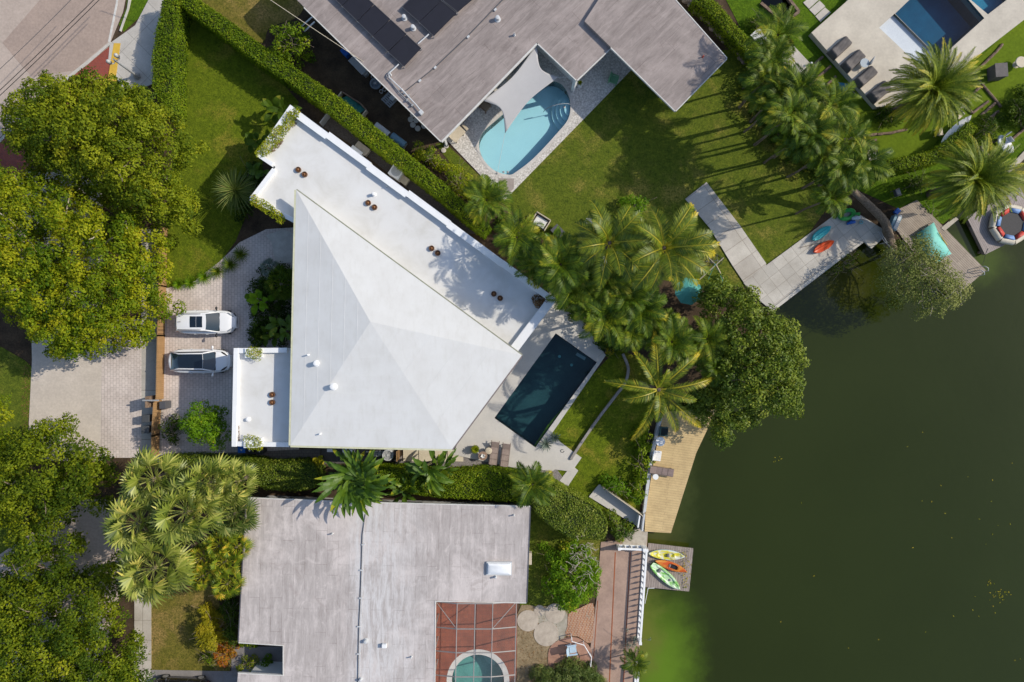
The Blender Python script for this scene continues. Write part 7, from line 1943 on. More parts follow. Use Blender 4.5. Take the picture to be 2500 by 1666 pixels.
# date palms
def datepalm(label, px, py, z, rpx, seed, dry):
    tp = W(px, py, z); k = z / CAM_H
    t = thing('date_palm', label, 'palm', (tp.x, tp.y, 0))
    palmtrunk(t, (tp.x, tp.y, 0), tp, 0.34, 0.28)
    r = random.Random(seed); Lf = Leafs(); L0 = rpx * (CAM_H - z) / F_PX
    n = 120
    for k in range(n):
        u = k / n; az = R(k * 137.5 + r.uniform(-10, 10))
        frond(Lf, tp + Vector((0.15 * math.cos(az), 0.15 * math.sin(az), 0.1)), az, 78 - 92 * u + r.uniform(-8, 8), L0 * r.uniform(0.85, 1.08) * (1.02 - 0.06 * u), 75, 46, 0.50, 0.046, 50, 0.5, 0.44 + 0.25 * max(0, u - 0.7) + r.gauss(0, 0.10), 0.14, 0.5 if r.random() < dry else 0, 0.12, r.uniform(-.5, .5), 0.75, r.uniform(-.25, .25), r)
    quadmesh('crown', [tuple(v) for v in Lf.v], Lf.t, lm_date, t)
datepalm('large date palm covering the corner of the raised terrace', 2271, 220, 5.2, 112, 5, 0.22)
datepalm('darker date palm between the curved hedge and the taupe dock', 2374, 440, 5.0, 112, 9, 0.12)
# fan palms (south-west)
def fanpalm(label, px, py, z, rpx, seed, nleaf=40, m=lm_fan, name='fan_palm', trunk_r=0.2, seg=15):
    tp = W(px, py, z)
    t = thing(name, label, 'palm', (tp.x, tp.y, 0))
    palmtrunk(t, (tp.x, tp.y, 0), tp, trunk_r, trunk_r * 0.8)
    r = random.Random(seed); Lf = Leafs(); Rm = rpx * (CAM_H - z) / F_PX
    for k in range(nleaf):
        u = k / nleaf; az = R(k * 137.5 + r.uniform(-12, 12))
        fanleaf(Lf, tp + Vector((0.1 * math.cos(az), 0.1 * math.sin(az), 0.05 - 0.5 * u)), az, 74 - 92 * u + r.uniform(-7, 7), Rm * r.uniform(0.42, 0.66), Rm * r.uniform(0.42, 0.54), seg, 112, 0.46 + r.gauss(0, 0.12) + (0.2 if r.random() < 0.08 else 0), 0.24, 0.34, 0.75, r)
    quadmesh('crown', [tuple(v) for v in Lf.v], Lf.t, m, t)
for k, (px, py, z, rp, nl, lb) in enumerate([
    (371, 1172, 6.0, 78, 32, 'pale fan palm at the top of the big fan palm group'), (336, 1278, 6.2, 84, 34, 'leftmost big pale fan palm'), (452, 1250, 6.6, 92, 36, 'tallest pale fan palm in the centre of the group'), (372, 1390, 6.2, 96, 36, 'lowest big pale fan palm above the narrow walk'), (512, 1182, 6.0, 76, 32, 'fan palm next to the shiny hedge, upper right of the group'), (572, 1180, 5.6, 56, 30, 'fan palm touching the top corner of the pale grey roof')]):
    fanpalm(lb, px, py, z, rp, 20 + k, nl)
for k, (px, py, z, rp, nl, lb) in enumerate([
    (570, 1256, 5.0, 62, 34, 'darker fan palm overhanging the left edge of the grey roof'), (534, 1334, 4.6, 42, 26, 'small golden fan palm, highest of the low cluster'), (490, 1364, 4.2, 38, 24, 'small fan palm at the left of the low cluster'), (575, 1338, 4.4, 38, 24, 'small fan palm against the roof edge in the low cluster'), (546, 1374, 4.2, 38, 24, 'small fan palm in the middle of the low cluster'), (490, 1410, 4.0, 36, 24, 'small fan palm at the bottom left of the low cluster'), (552, 1428, 4.0, 40, 26, 'small orange-tinged fan palm at the bottom of the low cluster')]):
    fanpalm(lb, px, py, z, rp, 40 + k, nl, lm_fandark if k == 0 else lm_fangold, 'small_fan_palm', 0.1, 13)
fanpalm('dark fan palm in the shaded bed against the pyramid roof', 686, 694, 2.6, 44, 72, 34, lm_deep, 'fan_palm', 0.14, 20)
fanpalm('small fan palm at the shaded lawn end', 655, 655, 1.8, 24, 73, 22, lm_agave, 'fan_palm', 0.1, 16)
# bird-of-paradise, bananas, agaves
def bird(label, px, py, z, rpx, n, seed, name='bird_of_paradise', m=lm_banana, wid=0.5, cat='plant', tears=0.25, stems=3, lean=0.0, e_hi=80, e_lo=5):
    tp = W(px, py, z); t = thing(name, label, cat, (tp.x, tp.y, 0))
    r = random.Random(seed); Lf = Leafs(); Rm = rpx * (CAM_H - z) / F_PX
    mb = MB(); tops = []
    for s in range(stems):
        a = s * 2.3; b = Vector((tp.x + 0.25 * math.cos(a) * (stems > 1), tp.y + 0.25 * math.sin(a) * (stems > 1), 0)); q = Vector((tp.x + Rm * r.uniform(0.15, 0.42) * math.cos(a) * (stems > 1), tp.y + Rm * r.uniform(0.1, 0.34) * math.sin(a) * (stems > 1), z * r.uniform(0.6, 0.8)))
        mb.tube([b, b.lerp(q, 0.5), q], [0.12, 0.1, 0.08], 8); tops.append(q)
    for k in range(n):
        u = k / n; az = R(k * 137.5 + r.uniform(-15, 15)); q = tops[k % stems]
        blade(Lf, q, az, e_hi - (e_hi - e_lo) * u, Rm * r.uniform(0.85, 1.15), wid * r.uniform(0.8, 1.15), 80, 0.45 + r.gauss(0, 0.14), r.uniform(0.1, 0.45), 8, tears, 0.3, 0.25 if r.random() < 0.12 else 0, r)
    quadmesh('leaves', [tuple(v) for v in Lf.v], Lf.t, m, t)
    mb.build('stems', m_palmtrunk if stems > 1 else m_core, t, smooth=True)
bird('giant bird-of-paradise plant reaching over the pale grey roof', 862, 1180, 6.0, 100, 84, 1, wid=0.42, stems=8)
bird('smaller bird-of-paradise plant in the middle of the bottom hedge', 1045, 1158, 4.2, 66, 34, 2, wid=0.4, stems=4)
bird('low bird-of-paradise plant between the big one and the hedge', 985, 1195, 2.6, 48, 24, 3, wid=0.34)
bird('bright banana plant in the dark bed left of the pyramid roof', 626, 735, 2.4, 38, 10, 4, 'banana_plant', lm_lime, 0.5, tears=0.1, stems=2)
bird('tall banana plant against the pyramid roof gutter', 688, 800, 2.8, 42, 12, 5, 'banana_plant', lm_banana, 0.45, tears=0.1, stems=3)
bird('banana plant in the shade by the garage roof', 655, 822, 1.8, 36, 9, 15, 'banana_plant', lm_deep, 0.45, tears=0.1, stems=2)
bird('dark large-leaved plant at the top corner of the white wing', 672, 268, 2.2, 44, 13, 6, 'elephant_ear_plant', lm_deep, 0.55, tears=0.0, stems=2)
bird('dark large-leaved plant below the overgrown parapet', 620, 345, 1.6, 32, 10, 7, 'elephant_ear_plant', lm_deep, 0.5, tears=0.0, stems=2)
bird('broad-leaved plant tucked under the wing notch', 622, 420, 1.6, 30, 10, 16, 'elephant_ear_plant', lm_banana, 0.45, tears=0.0, stems=2)
bird('banana plant beside the daybed bench', 1358, 585, 2.6, 40, 9, 8, 'banana_plant', lm_banana, 0.4, tears=0.2, stems=2)
bird('small yellow-leaved banana at the left end of the bottom hedge', 768, 1128, 2.4, 18, 6, 9, 'banana_plant', lm_gold, 0.45, tears=0.0, stems=1)
def rosette(label, px, py, z, rpx, n, seed, m, w=0.05, name='agave', cat='plant', droop=25, zb=0.12, lo=15):
    tp = W(px, py, z); t = thing(name, label, cat, (tp.x, tp.y, 0)); r = random.Random(seed); Lf = Leafs(); Rm = rpx * (CAM_H - z) / F_PX
    for k in range(n):
        u = k / n; az = R(k * 137.5)
        blade(Lf, (tp.x, tp.y, zb), az, 80 - (80 - lo) * u, Rm * r.uniform(0.8, 1.1), w, droop, 0.5 + r.gauss(0, 0.2), 0.4, 4, 0, 0.0, 0, r)
    quadmesh('leaves', [tuple(v) for v in Lf.v], Lf.t, m, t)
    MB().lathe([(0.08, 0), (0.1, 0.1), (0.05, zb + 0.08)], (tp.x, tp.y, 0.0), 10).build('stem', m_palmtrunk, t)
rosette('spiky narrow-leaved palm in the shade left of the white wing', 575, 466, 1.9, 64, 210, 71, lm_fandark, 0.055, 'spiky_palm', 'palm', 48, 1.7, -35)
rosette('left blue-grey agave at the bottom corner of the dark pool', 1333, 1085, 0.4, 22, 34, 1, lm_agave, 0.07)
rosette('right blue-grey agave at the bottom corner of the dark pool', 1354, 1070, 0.4, 18, 30, 2, lm_agave, 0.07)
rosette('grey agave in the shaded bed beside the driveway', 640, 690, 0.5, 22, 26, 3, lm_agave, 0.07)
for k, (px, py, rp, lb) in enumerate([(585, 620, 26, 'grassy clump nearest the house at the lawn corner'), (560, 645, 28, 'grassy clump in the middle of the lawn corner row'), (528, 662, 26, 'grassy clump where the lawn meets the driveway'), (496, 676, 24, 'grassy clump above the white SUV'), (462, 690, 22, 'grassy clump left of the row above the SUV'), (432, 694, 20, 'grassy clump nearest the wooden fence')]):
    rosette(lb, px, py, 0.5, rp, 90, 30 + k, lm_areca if k < 3 else lm_lime, 0.035, 'liriope_clump', 'grass clump', 70)

# ------------------------------------------------------------------ broadleaf trees
tree('street_tree', 'big dense olive-green tree beside the street at the upper left', [(79, 184), (136, 168), (168, 189), (211, 157), (257, 182), (296, 186), (357, 207), (404, 250), (439, 271), (461, 307), (471, 357), (457, 429), (478, 486), (455, 548), (400, 575), (320, 525), (200, 480), (100, 430), (30, 400), (11, 314), (21, 268), (36, 221)], 2.6, 8.2, lm_tree, (262, 372), 0.78, (0.5, 0.92), (0.21, 0.125), 88, 3.0, r0=0.35, layers=3)
tree('street_tree', 'yellow-green tree with bare pale branches left of the cars', [(-60, 425), (60, 392), (150, 425), (240, 462), (330, 500), (400, 555), (410, 600), (414, 729), (389, 778), (357, 811), (340, 839), (268, 871), (250, 890), (214, 893), (190, 905), (139, 889), (89, 861), (66, 815), (32, 800), (20, 760), (-60, 740)], 2.2, 7.2, lm_yellow, (212, 700), 0.72, (0.42, 0.8), (0.20, 0.125), 92, 2.6, bark=m_bark_pale, r0=0.3, gaps=0.10, nlimb=18, tintbase=0.48, layers=3, clumpvar=0.4)
tree('street_tree', 'olive tree at the left edge just below the street apron', [(-60, 1180), (-10, 1110), (36, 1043), (107, 1018), (150, 1022), (158, 1050), (214, 1075), (228, 1106), (270, 1130), (266, 1190), (250, 1235), (258, 1290), (200, 1240), (150, 1255), (140, 1290), (60, 1270), (0, 1260)], 2.6, 6.6, lm_tree, (120, 1200), 0.76, (0.5, 0.88), (0.20, 0.12), 92, 2.6, r0=0.26, tintbase=0.22, layers=3, gaps=0.14)
tree('street_tree', 'middle olive tree at the left edge with a brown gap beside it', [(5, 1340), (20, 1285), (70, 1260), (130, 1265), (190, 1300), (194, 1350), (160, 1370), (185, 1400), (100, 1430), (30, 1400)], 2.6, 6.0, lm_tree, (110, 1345), 0.74, (0.5, 0.85), (0.20, 0.12), 92, 2.2, r0=0.2, tintbase=0.22, layers=3, gaps=0.1)
tree('street_tree', 'large olive tree filling the bottom left corner', [(-60, 1450), (0, 1410), (70, 1402), (150, 1400), (214, 1392), (271, 1372), (275, 1402), (311, 1445), (321, 1510), (323, 1549), (343, 1585), (354, 1617), (340, 1666), (340, 1740), (-60, 1740)], 2.6, 7.0, lm_tree, (150, 1570), 0.76, (0.5, 0.92), (0.20, 0.12), 92, 3.0, r0=0.3, gaps=0.14, tintbase=0.22, layers=3)
tree('street_tree', 'light yellow-green tree cut by the left edge above the olive trees', [(-80, 990), (-20, 960), (22, 1005), (24, 1110), (22, 1220), (-10, 1310), (-80, 1310)], 2.4, 6.4, lm_yellow, (-40, 1150), 0.78, (0.45, 0.8), (0.20, 0.12), 84, 2.0, r0=0.2, tintbase=0.42, layers=3)
tree('garden_tree', 'small bright lime tree below the parked cars', [(453, 964), (478, 962), (492, 975), (505, 992), (520, 985), (534, 976), (534, 1005), (541, 1030), (558, 1048), (552, 1062), (545, 1090), (528, 1105), (515, 1102), (500, 1085), (470, 1086), (458, 1066), (436, 1036), (446, 1012), (462, 1000)], 2.2, 5.3, lm_lime, (500, 1038), 0.46, (0.3, 0.52), (0.15, 0.09), 150, 1.2, r0=0.08, gaps=0.0, tintbase=0.45, layers=3)
bush('dark shrub between the brown fence and the lime tree', ring_px(420, 1043, 26, 42), 1.9, lm_deep, (0.15, 0.09))
bush('round glossy bush beside the long hedge, upper left', ring_px(713, 107, 60, 58, 14, 0.05), 3.4, lm_hedge, (0.2, 0.11), 90, 'round_bush', z0=0.5, spacing=0.6, dome=1.5)
bush('lime round bush on the lawn behind the coconut palms', ring_px(1545, 512, 44, 40, 12, 0.07), 2.8, lm_lime, (0.17, 0.1), 110, 'round_bush', z0=0.4, dome=1.2)
bush('yellow-green bush between the long hedge and the pebble terrace, upper half', spline([(1000, 358), (1030, 350), (1072, 368), (1100, 395), (1085, 420), (1045, 408), (1010, 385)], 2), 2.3, lm_yellow, (0.15, 0.09), 120, 'flowering_bush', tintbase=0.45)
bush('yellow-green bush between the long hedge and the pebble terrace, lower half', spline([(1092, 392), (1120, 400), (1152, 435), (1166, 470), (1150, 500), (1118, 480), (1085, 440)], 2), 2.3, lm_yellow, (0.15, 0.09), 120, 'flowering_bush', tintbase=0.5)
tree('mangrove_tree', 'large round glossy tree overhanging the lake', [(1711, 690), (1765, 684), (1800, 695), (1847, 693), (1857, 720), (1890, 745), (1950, 782), (1964, 843), (1978, 914), (1971, 968), (1955, 1010), (1900, 1035), (1850, 1042), (1800, 1066), (1770, 1110), (1735, 1080), (1705, 1045), (1684, 965), (1684, 850), (1696, 760)], 2.4, 8.2, lm_glossy, (1800, 850), 0.74, (0.45, 0.8), (0.21, 0.12), 100, 2.8, r0=0.3, tintbase=0.5, layers=3)
tree('sparse_tree', 'thin half-bare tree leaning over the brown dock and the lake', [(2239, 560), (2185, 590), (2150, 632), (2135, 700), (2174, 742), (2253, 771), (2295, 792), (2314, 800), (2324, 764), (2381, 732), (2371, 696), (2330, 650), (2290, 600)], 2.4, 5.4, lm_pale, (2190, 615), 0.56, (0.45, 0.8), (0.13, 0.08), 88, 2.2, m_bark_pale, 0.11, nlimb=22, tintbase=0.5, layers=2, clumpvar=0.4)
bush('round leafy bush with bare twigs on top, beside the pale grey house', ring_px(1396, 1402, 74, 92, 14, 0.08), 3.0, lm_lime, (0.24, 0.09), 100, 'round_bush', z0=0.5, spacing=0.6, dome=1.6, tintbase=0.5)
# bare twigs of that bush
t = bpy.data.objects['round_bush.002'] if 'round_bush.002' in bpy.data.objects else None
if t:
    for k in range(46):
        p = W(1418 + rnd.gauss(0, 22), 1372 + rnd.gauss(0, 42), 2.85); q = p; pts = [p]
        for _ in range(5): q = q + Vector((rnd.uniform(-.34, .34), rnd.uniform(-.34, .34), rnd.uniform(-.05, .13))); pts.append(q)
        MB().tube(pts, [0.026, 0.022, 0.018, 0.014, 0.01, 0.006], 5).build('bare_twig', m_bark_pale, t)
bush('sprawling grassy bush at the bottom edge beside the pool cage', spline([(1290, 1650), (1320, 1625), (1385, 1610), (1440, 1620), (1490, 1650), (1500, 1720), (1290, 1720)], 2), 1.8, lm_fandark, (0.42, 0.045), 120, 'spiky_bush', z0=0.3, tintbase=0.5)
bush('grey-green shrub in a pot by the balustrade', ring_px(1545, 1566, 17, 15), 1.2, lm_agave, (0.1, 0.06), 220, 'shrub', spacing=0.3, rad=(0.2, 0.3), dome=0.4)
bush('ferny bush left of the tan deck, above the white ramp', spline(K(850,200, 930,170, 1010,180, 1060,235, 1140,290, 1148,385, 1100,350, 1010,290, 920,270), 2), 1.3, lm_lime, (0.26, 0.07), 110, 'fern_bush', spacing=0.45, z0=0.25, dome=0.6, tintbase=0.45)
bush('ferny bush below the white ramp', spline(K(880,380, 960,410, 1060,480, 1112,510, 1070,575, 1000,605, 920,590, 905,500), 2), 1.4, lm_areca, (0.26, 0.07), 110, 'fern_bush', spacing=0.45, z0=0.25, dome=0.7)
bush('tall leafy shrub strip between the lawn and the tan deck', spline([(1556, 1056), (1578, 1040), (1590, 1062), (1588, 1110), (1580, 1165), (1572, 1212), (1558, 1232), (1546, 1195), (1552, 1130), (1549, 1085)], 2), 1.7, lm_hedge, (0.22, 0.12), 100, 'shrub_strip', spacing=0.45, z0=0.3, dome=0.6, tintbase=0.5)
bush('dark mixed shrubs along the top edge of the white terrace', spline([(1362, 715), (1400, 725), (1450, 765), (1500, 815), (1520, 850), (1490, 870), (1455, 835), (1415, 790), (1375, 750)], 2), 2.2, lm_deep, (0.2, 0.11), 100, 'shrub_strip', spacing=0.5, z0=0.3, dome=0.8, tintbase=0.35)
bush('small yellow bush at the right corner of the white terrace', ring_px(1492, 852, 15, 19), 1.3, lm_gold, (0.15, 0.1), 150, 'shrub', spacing=0.35, rad=(0.22, 0.34), dome=0.4)
bush('tangled shrubs between the wing and the palm grove', spline([(1195, 520), (1235, 520), (1290, 560), (1330, 600), (1350, 690), (1330, 715), (1280, 650), (1225, 590)], 2), 1.8, lm_deep, (0.18, 0.1), 100, 'shrub_strip', spacing=0.5, z0=0.3, dome=0.8)
bush('low undergrowth beneath the palm grove', spline([(1360, 620), (1440, 650), (1540, 700), (1640, 760), (1700, 830), (1690, 900), (1600, 850), (1480, 800), (1390, 720)], 2), 1.6, lm_deep, (0.2, 0.12), 70, 'undergrowth', spacing=0.6, z0=0.2, dome=0.8)
bush('undergrowth beneath the north-east palms', spline([(1812, 150), (1860, 120), (1960, 240), (2010, 330), (2080, 400), (2050, 445), (1965, 425), (1880, 345), (1820, 245)], 2), 1.6, lm_deep, (0.2, 0.12), 70, 'undergrowth', spacing=0.6, z0=0.2, dome=0.8)  # strip widened with added dark shrubs, filling black palm shade and hiding trunks
bush('orange-flowered shrub beside the timber pond', ring_px(1850, 58, 26, 24), 1.3, lm_deep, (0.14, 0.08), 120, 'shrub', spacing=0.4, tintbase=0.4)
bush('shrub under the right edge hedge beside the white board', ring_px(2408, 318, 26, 34), 1.4, lm_deep, (0.14, 0.08), 120, 'shrub', spacing=0.4)
bush('dark shrub mass at the right edge of the turf', spline([(2440, 275), (2480, 235), (2540, 210), (2560, 300), (2500, 310), (2455, 305)], 2), 1.8, lm_deep, (0.15, 0.09), 110, 'shrub', spacing=0.45)
bush('dark shrub under the upper date palm, next to the loungers', ring_px(2175, 280, 34, 26), 1.3, lm_deep, (0.14, 0.08), 120, 'shrub', spacing=0.4)
bush('dark shrub between the curved hedge and the lower date palm', ring_px(2245, 448, 30, 24), 1.5, lm_deep, (0.14, 0.08), 120, 'shrub', spacing=0.4)
bush('yellow variegated plants along the left side of the grey house', spline(I(1370,1010, 1440,1020, 1490,1120, 1520,1250, 1500,1330, 1400,1330, 1350,1250, 1375,1120), 2), 1.7, lm_gold, (0.34, 0.06), 130, 'variegated_plant', spacing=0.42, z0=0.3, dome=0.6, tintbase=0.45, cat='plant')
bush('orange and red croton at the house corner', spline(I(1480,1330, 1590,1325, 1592,1410, 1520,1450, 1465,1400), 2), 1.2, lm_red, (0.16, 0.07), 170, 'croton', spacing=0.35, rad=(0.22, 0.36), z0=0.2, dome=0.5, cat='plant')
bush('small dark green shrub left of the croton', ring_px(510, 1608, 18, 20), 1.0, lm_hedge, (0.12, 0.08), 160, 'shrub', spacing=0.35, rad=(0.22, 0.34))
bush('dark shrubs in the shade along the grey house wall', spline(I(1500,960, 1600,1000, 1620,1300, 1540,1320, 1520,1150), 2), 1.3, lm_deep, (0.15, 0.08), 110, 'shrub', spacing=0.45)
bush('grey-green round shrub in the courtyard notch of the roof', ring_px(602, 1622, 26, 22, 12, 0.06), 1.5, lm_tree, (0.12, 0.07), 190, 'shrub', spacing=0.4, rad=(0.26, 0.42), dome=0.7)
bush('bright lime fern in the courtyard notch of the roof', ring_px(643, 1628, 17, 19), 1.4, lm_lime, (0.24, 0.06), 180, 'fern', spacing=0.35, rad=(0.22, 0.36), cat='plant')
bush('low dark bed in front of the pyramid roof wall', spline([(610, 690), (640, 655), (700, 640), (712, 700), (712, 840), (660, 845), (610, 845), (600, 760)], 2), 0.9, lm_deep, (0.16, 0.1), 90, 'undergrowth', spacing=0.5, z0=0.15, dome=0.6, tintbase=0.2)
bush('dark shrubs under the overgrown left parapet', spline([(600, 400), (650, 420), (640, 470), (600, 540), (630, 552), (612, 570), (575, 555), (560, 500)], 2), 1.1, lm_deep, (0.16, 0.1), 90, 'undergrowth', spacing=0.5, z0=0.15, dome=0.6, tintbase=0.2)
# roof plants
m_deadleaf = leafmat('leaf_dead', [(0, (0.10, 0.055, 0.025)), (0.5, (0.2, 0.11, 0.045)), (1, (0.33, 0.19, 0.08))], 0.1)
def creeper(name, label, px, z, h, dens, m, leaf=0.12, cover=0.62, drop=0.0):
    """a mat of leaves with a ragged, patchy edge"""
    poly = xy(px, z); a = abs(sum(poly[i][0] * poly[(i + 1) % len(poly)][1] - poly[(i + 1) % len(poly)][0] * poly[i][1] for i in range(len(poly)))) / 2
    n = int(a * dens); p = scatter(poly, n); d = edgedist(p, poly)
    f = 0.5 + 0.28 * np.sin(p[:, 0] * 5.1 + p[:, 1] * 2.2) + 0.28 * np.sin(p[:, 1] * 6.3 - p[:, 0] * 1.7)
    k = (f + np.clip(d * 2.5, 0, 0.5) + rng.normal(0, 0.15, n)) > (1 - cover); p, f = p[k], f[k]; n = len(p)
    zz = z + rng.random(n) * h * np.clip(f, 0.2, 1)
    o = quadmesh(name, cards(np.column_stack([p, zz]), unit(rng.normal(size=(n, 3)) * 0.5 + np.array([0, 0, 1])), leaf * rng.uniform(0.6, 1.3, n), leaf * 0.55), np.clip(0.45 + 0.25 * (f - 0.5) + rng.normal(0, 0.22, n), 0, 1), m, None, (*p.mean(0), z))
    return tag(o, label, 'creeper')
creeper('creeper', 'creeper over the left parapet of the white wing', spline(B(262,735, 322,765, 280,850, 205,950, 125,1045, 55,1085, 5,1050, 80,950, 180,840), 2), zP - 0.02, 0.3, 420, lm_creeper)
creeper('creeper', 'creeper over the lower left parapet of the white wing', spline(B(-5,1330, 60,1355, 155,1430, 220,1490, 190,1540, 115,1490, 30,1425, -35,1390), 2), zP - 0.02, 0.3, 420, lm_creeper)
creeper('creeper', 'creeper in the upper planter of the garage roof', spline(E(1680,842, 1760,822, 1798,850, 1798,925, 1740,930, 1680,895), 2), zBP + 0.12, 0.25, 300, lm_creeper, 0.11, 0.5)
creeper('creeper', 'creeper in the lower planter of the garage roof', spline(E(1675,1430, 1740,1435, 1795,1470, 1798,1535, 1735,1548, 1672,1500), 2), zBP + 0.12, 0.25, 300, lm_creeper, 0.11, 0.5)
creeper('dry_creeper', 'heap of brown leaves at the right corner of the white wing', spline(G(160,490, 225,470, 290,505, 240,560, 190,565), 2), zW + 0.02, 0.5, 500, m_deadleaf, 0.12, 0.7)
creeper('dry_moss', 'patch of dry orange moss by the top parapet', spline(B(245,840, 300,795, 308,835, 262,875), 2), zW + 0.01, 0.06, 700, m_deadleaf, 0.07)
creeper('dry_moss', 'patch of dry orange moss lower on the left parapet', spline(B(115,1030, 180,945, 203,965, 150,1035), 2), zW + 0.01, 0.06, 700, m_deadleaf, 0.07)
creeper('leaf_litter', 'brown leaf litter along the garage parapet', spline(E(1610,1385, 1635,1370, 1637,1495, 1610,1500), 2), zB + 0.01, 0.05, 700, m_deadleaf, 0.07)
# pot plants on the terrace
Lf = Leafs()
for k in range(46):
    az = k * 2.4; blade(Lf, (POT_T[0], POT_T[1], zD + 0.4), az, 80 - 1.5 * k, 0.42, 0.07, 60, 0.5 + rnd.gauss(0, 0.2), 0.3, 3, 0, 0.0)
quadmesh('leaves', [tuple(v) for v in Lf.v], Lf.t, lm_yellow, POT_THING)
Lf = Leafs()
for k in range(9): blade(Lf, TABLE_F, k * 2.4, 55 - 4 * k, 0.22, 0.12, 40, 0.9, 0.2, 3, 0, 0.0)
o = quadmesh('flower', [tuple(v) for v in Lf.v], Lf.t, m_cushion_white, None, tuple(TABLE_F)); tag(o, 'white flower head lying on the brown round table', 'flower')
Lf = Leafs()
for k in range(26): blade(Lf, (PLANTER_N[1].x, PLANTER_N[1].y, 0.55), k * 2.4, 80 - 2 * k, 0.28, 0.05, 50, 0.6, 0.3, 3, 0, 0.0)
quadmesh('leaves', [tuple(v) for v in Lf.v], Lf.t, lm_yellow, PLANTER_N[0])

# ------------------------------------------------------------------ hedges
hedge('tall clipped hedge along the pavement, upper left', [(398, -20), (440, -12), (433, 30), (424, 100), (421, 180), (421, 272), (392, 262), (371, 215), (369, 145), (378, 80), (390, 30)], 2.4, lm_hedge)
def strip(mid, w):
    L_, R_ = [], []
    for i, p in enumerate(mid):
        a = Vector(mid[max(i - 1, 0)]); b = Vector(mid[min(i + 1, len(mid) - 1)]); d = (b - a).normalized(); n = Vector((-d.y, d.x))
        ww = w[i] if isinstance(w, (list, tuple)) else w
        L_.append(tuple(Vector(p) + n * ww / 2)); R_.append(tuple(Vector(p) - n * ww / 2))
    return L_ + R_[::-1]
hedge('long clipped hedge running from the front lawn past the white house', strip([(446, -8), (464, 8), (546, 66), (625, 126), (727, 194), (820, 258), (941, 357), (1034, 430), (1081, 470), (1148, 530), (1190, 565)], [34, 40, 42, 42, 42, 44, 42, 38, 36, 34, 26]), 2.3, lm_hedge, tintbase=0.5)
hedge('shiny dark hedge between the fan palms and the bird-of-paradise', J(60,60, 160,40, 300,72, 420,68, 640,80, 640,240, 420,262, 260,238, 180,160), 2.2, lm_glossy, smoothpoly=2)
hedge('clipped hedge right of the bird-of-paradise', J(900,95, 1140,105, 1350,110, 1500,140, 1792,115) + K(160,125, 330,150, 345,330, 200,335, 0,320) + J(1500,310, 1350,290, 1130,240, 900,230), 2.3, lm_hedge, tintbase=0.52)
hedge('dark hedge along the fan palm side, thin left part', [(385, 1116), (470, 1112), (560, 1118), (640, 1122), (640, 1138), (540, 1140), (440, 1136), (390, 1134)], 1.6, lm_glossy)
hedge('massive rounded hedge at the end of the bottom hedge row', K(300,150, 420,170, 520,205, 640,270, 760,330, 860,400, 905,480, 900,560, 840,600, 740,595, 640,580, 540,520, 440,440, 380,360, 350,260), 2.9, lm_glossy, (0.13, 0.075), 330, bulge=0.12, smoothpoly=2, rough_=0.06, tintbase=0.55)
hedge('narrow clipped hedge above the rubble wall, top right', strip(C(1290,-30, 1420,70, 1520,190, 1620,290, 1700,390), [34, 34, 32, 32, 28]), 1.5, lm_hedge)
hedge('curved clipped hedge around the artificial turf', strip(D(780,1150, 900,1130, 1050,1105, 1190,1070, 1290,1000, 1390,920, 1450,850), [38, 36, 34, 34, 36, 34, 26]), 1.4, lm_hedge, tintbase=0.55)
hedge('low hedge strip in the courtyard beneath the roof notch', J(120,1310, 240,1312, 240,1336, 130,1332), 1.0, lm_hedge)
bush('overhanging plants on the sea wall by the slab patio', spline(H(470,580, 560,490, 640,440, 690,470, 640,530, 560,580, 500,640), 2), 0.7, lm_deep, (0.14, 0.08), 90, 'sea_wall_plants', spacing=0.45, rad=(0.25, 0.4), z0=-0.3, dome=0.6, tintbase=0.5, cat='plant', gaps=0.3)
bush('weedy plants beside the brown dock', spline(H(1090,130, 1140,110, 1200,200, 1270,270, 1240,300, 1150,220), 2), 0.6, lm_lime, (0.12, 0.07), 90, 'weeds', spacing=0.45, rad=(0.2, 0.32), z0=0.1, dome=0.5, tintbase=0.4, cat='plant', gaps=0.25)
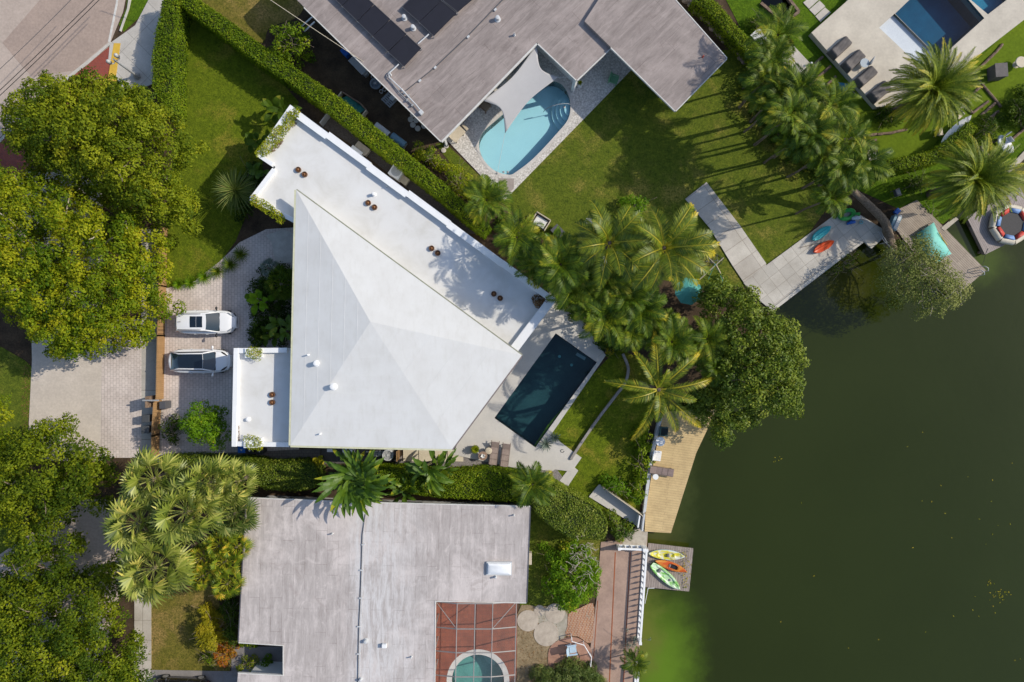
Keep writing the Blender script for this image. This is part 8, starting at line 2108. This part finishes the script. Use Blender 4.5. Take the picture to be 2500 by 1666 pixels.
# weeds on the kayak dock and leaves on the lake
mb_pts = np.array([list(W(1672 + rng.normal(0, 6), 1345 + rng.uniform(0, 90), 0)) for _ in range(90)]); mb_pts[:, 2] = 0.03 + rng.random(90) * 0.08
o = quadmesh('dock_weeds', cards(mb_pts, unit(rng.normal(size=(90, 3)) * 0.5 + np.array([0, 0, 1])), rng.uniform(0.08, 0.2, 90), 0.07), rng.random(90), lm_gold, None, tuple(mb_pts.mean(0))); tag(o, 'yellow weeds growing on the outer edge of the kayak dock', 'weeds'); o['kind'] = 'stuff'
pts = []
for cx, cy, n, sx, sy in ((2445, 1452, 26, 10, 9), (2415, 1424, 9, 5, 5), (2400, 1220, 6, 90, 60), (2200, 1150, 10, 200, 120), (2430, 1560, 12, 60, 60), (2000, 1400, 8, 150, 120), (1900, 1120, 6, 10, 6)):
    for k in range(n):
        p = W(cx + rng.normal(0, sx), cy + rng.normal(0, sy) * 0.8, -0.74)
        if p.x > 16: pts.append([p.x, p.y, -0.735])
pts = np.array(pts)
o = quadmesh('floating_leaves', cards(pts, unit(rng.normal(size=(len(pts), 3)) * 0.12 + np.array([0, 0, 1])), rng.uniform(0.08, 0.22, len(pts)), 0.07), rng.random(len(pts)), lm_gold, None, (0, 0, 0)); tag(o, 'scattered yellow leaves and weed floating on the dark lake', 'leaves'); o['kind'] = 'stuff'
# fallen leaves on lawns and dirt
def litter(name, label, poly, n, m, z=0.04, size=(0.05, 0.13)):
    p = scatter(xy(poly), n)
    o = quadmesh(name, cards(np.column_stack([p, np.full(n, z) + rng.random(n) * 0.02]), unit(rng.normal(size=(n, 3)) * 0.25 + np.array([0, 0, 1])), rng.uniform(size[0], size[1], n), 0.06), rng.random(n), m, None, (*W(*poly[0])[:2], 0)); tag(o, label, 'leaves'); o['kind'] = 'stuff'
litter('leaf_litter', 'dry fallen leaves on the sandy ground by the round discs', [(1265, 1500), (1345, 1490), (1390, 1560), (1360, 1640), (1265, 1640)], 420, m_deadleaf, 0.06)
litter('leaf_litter', 'brown fallen leaves on the bare verge under the fan palms', [(255, 1110), (330, 1120), (340, 1440), (300, 1440), (250, 1250)], 500, m_deadleaf)
litter('leaf_litter', 'orange fallen leaves along the left edge of the street', [(56, 890), (78, 890), (68, 1100), (50, 1100)], 200, m_deadleaf)
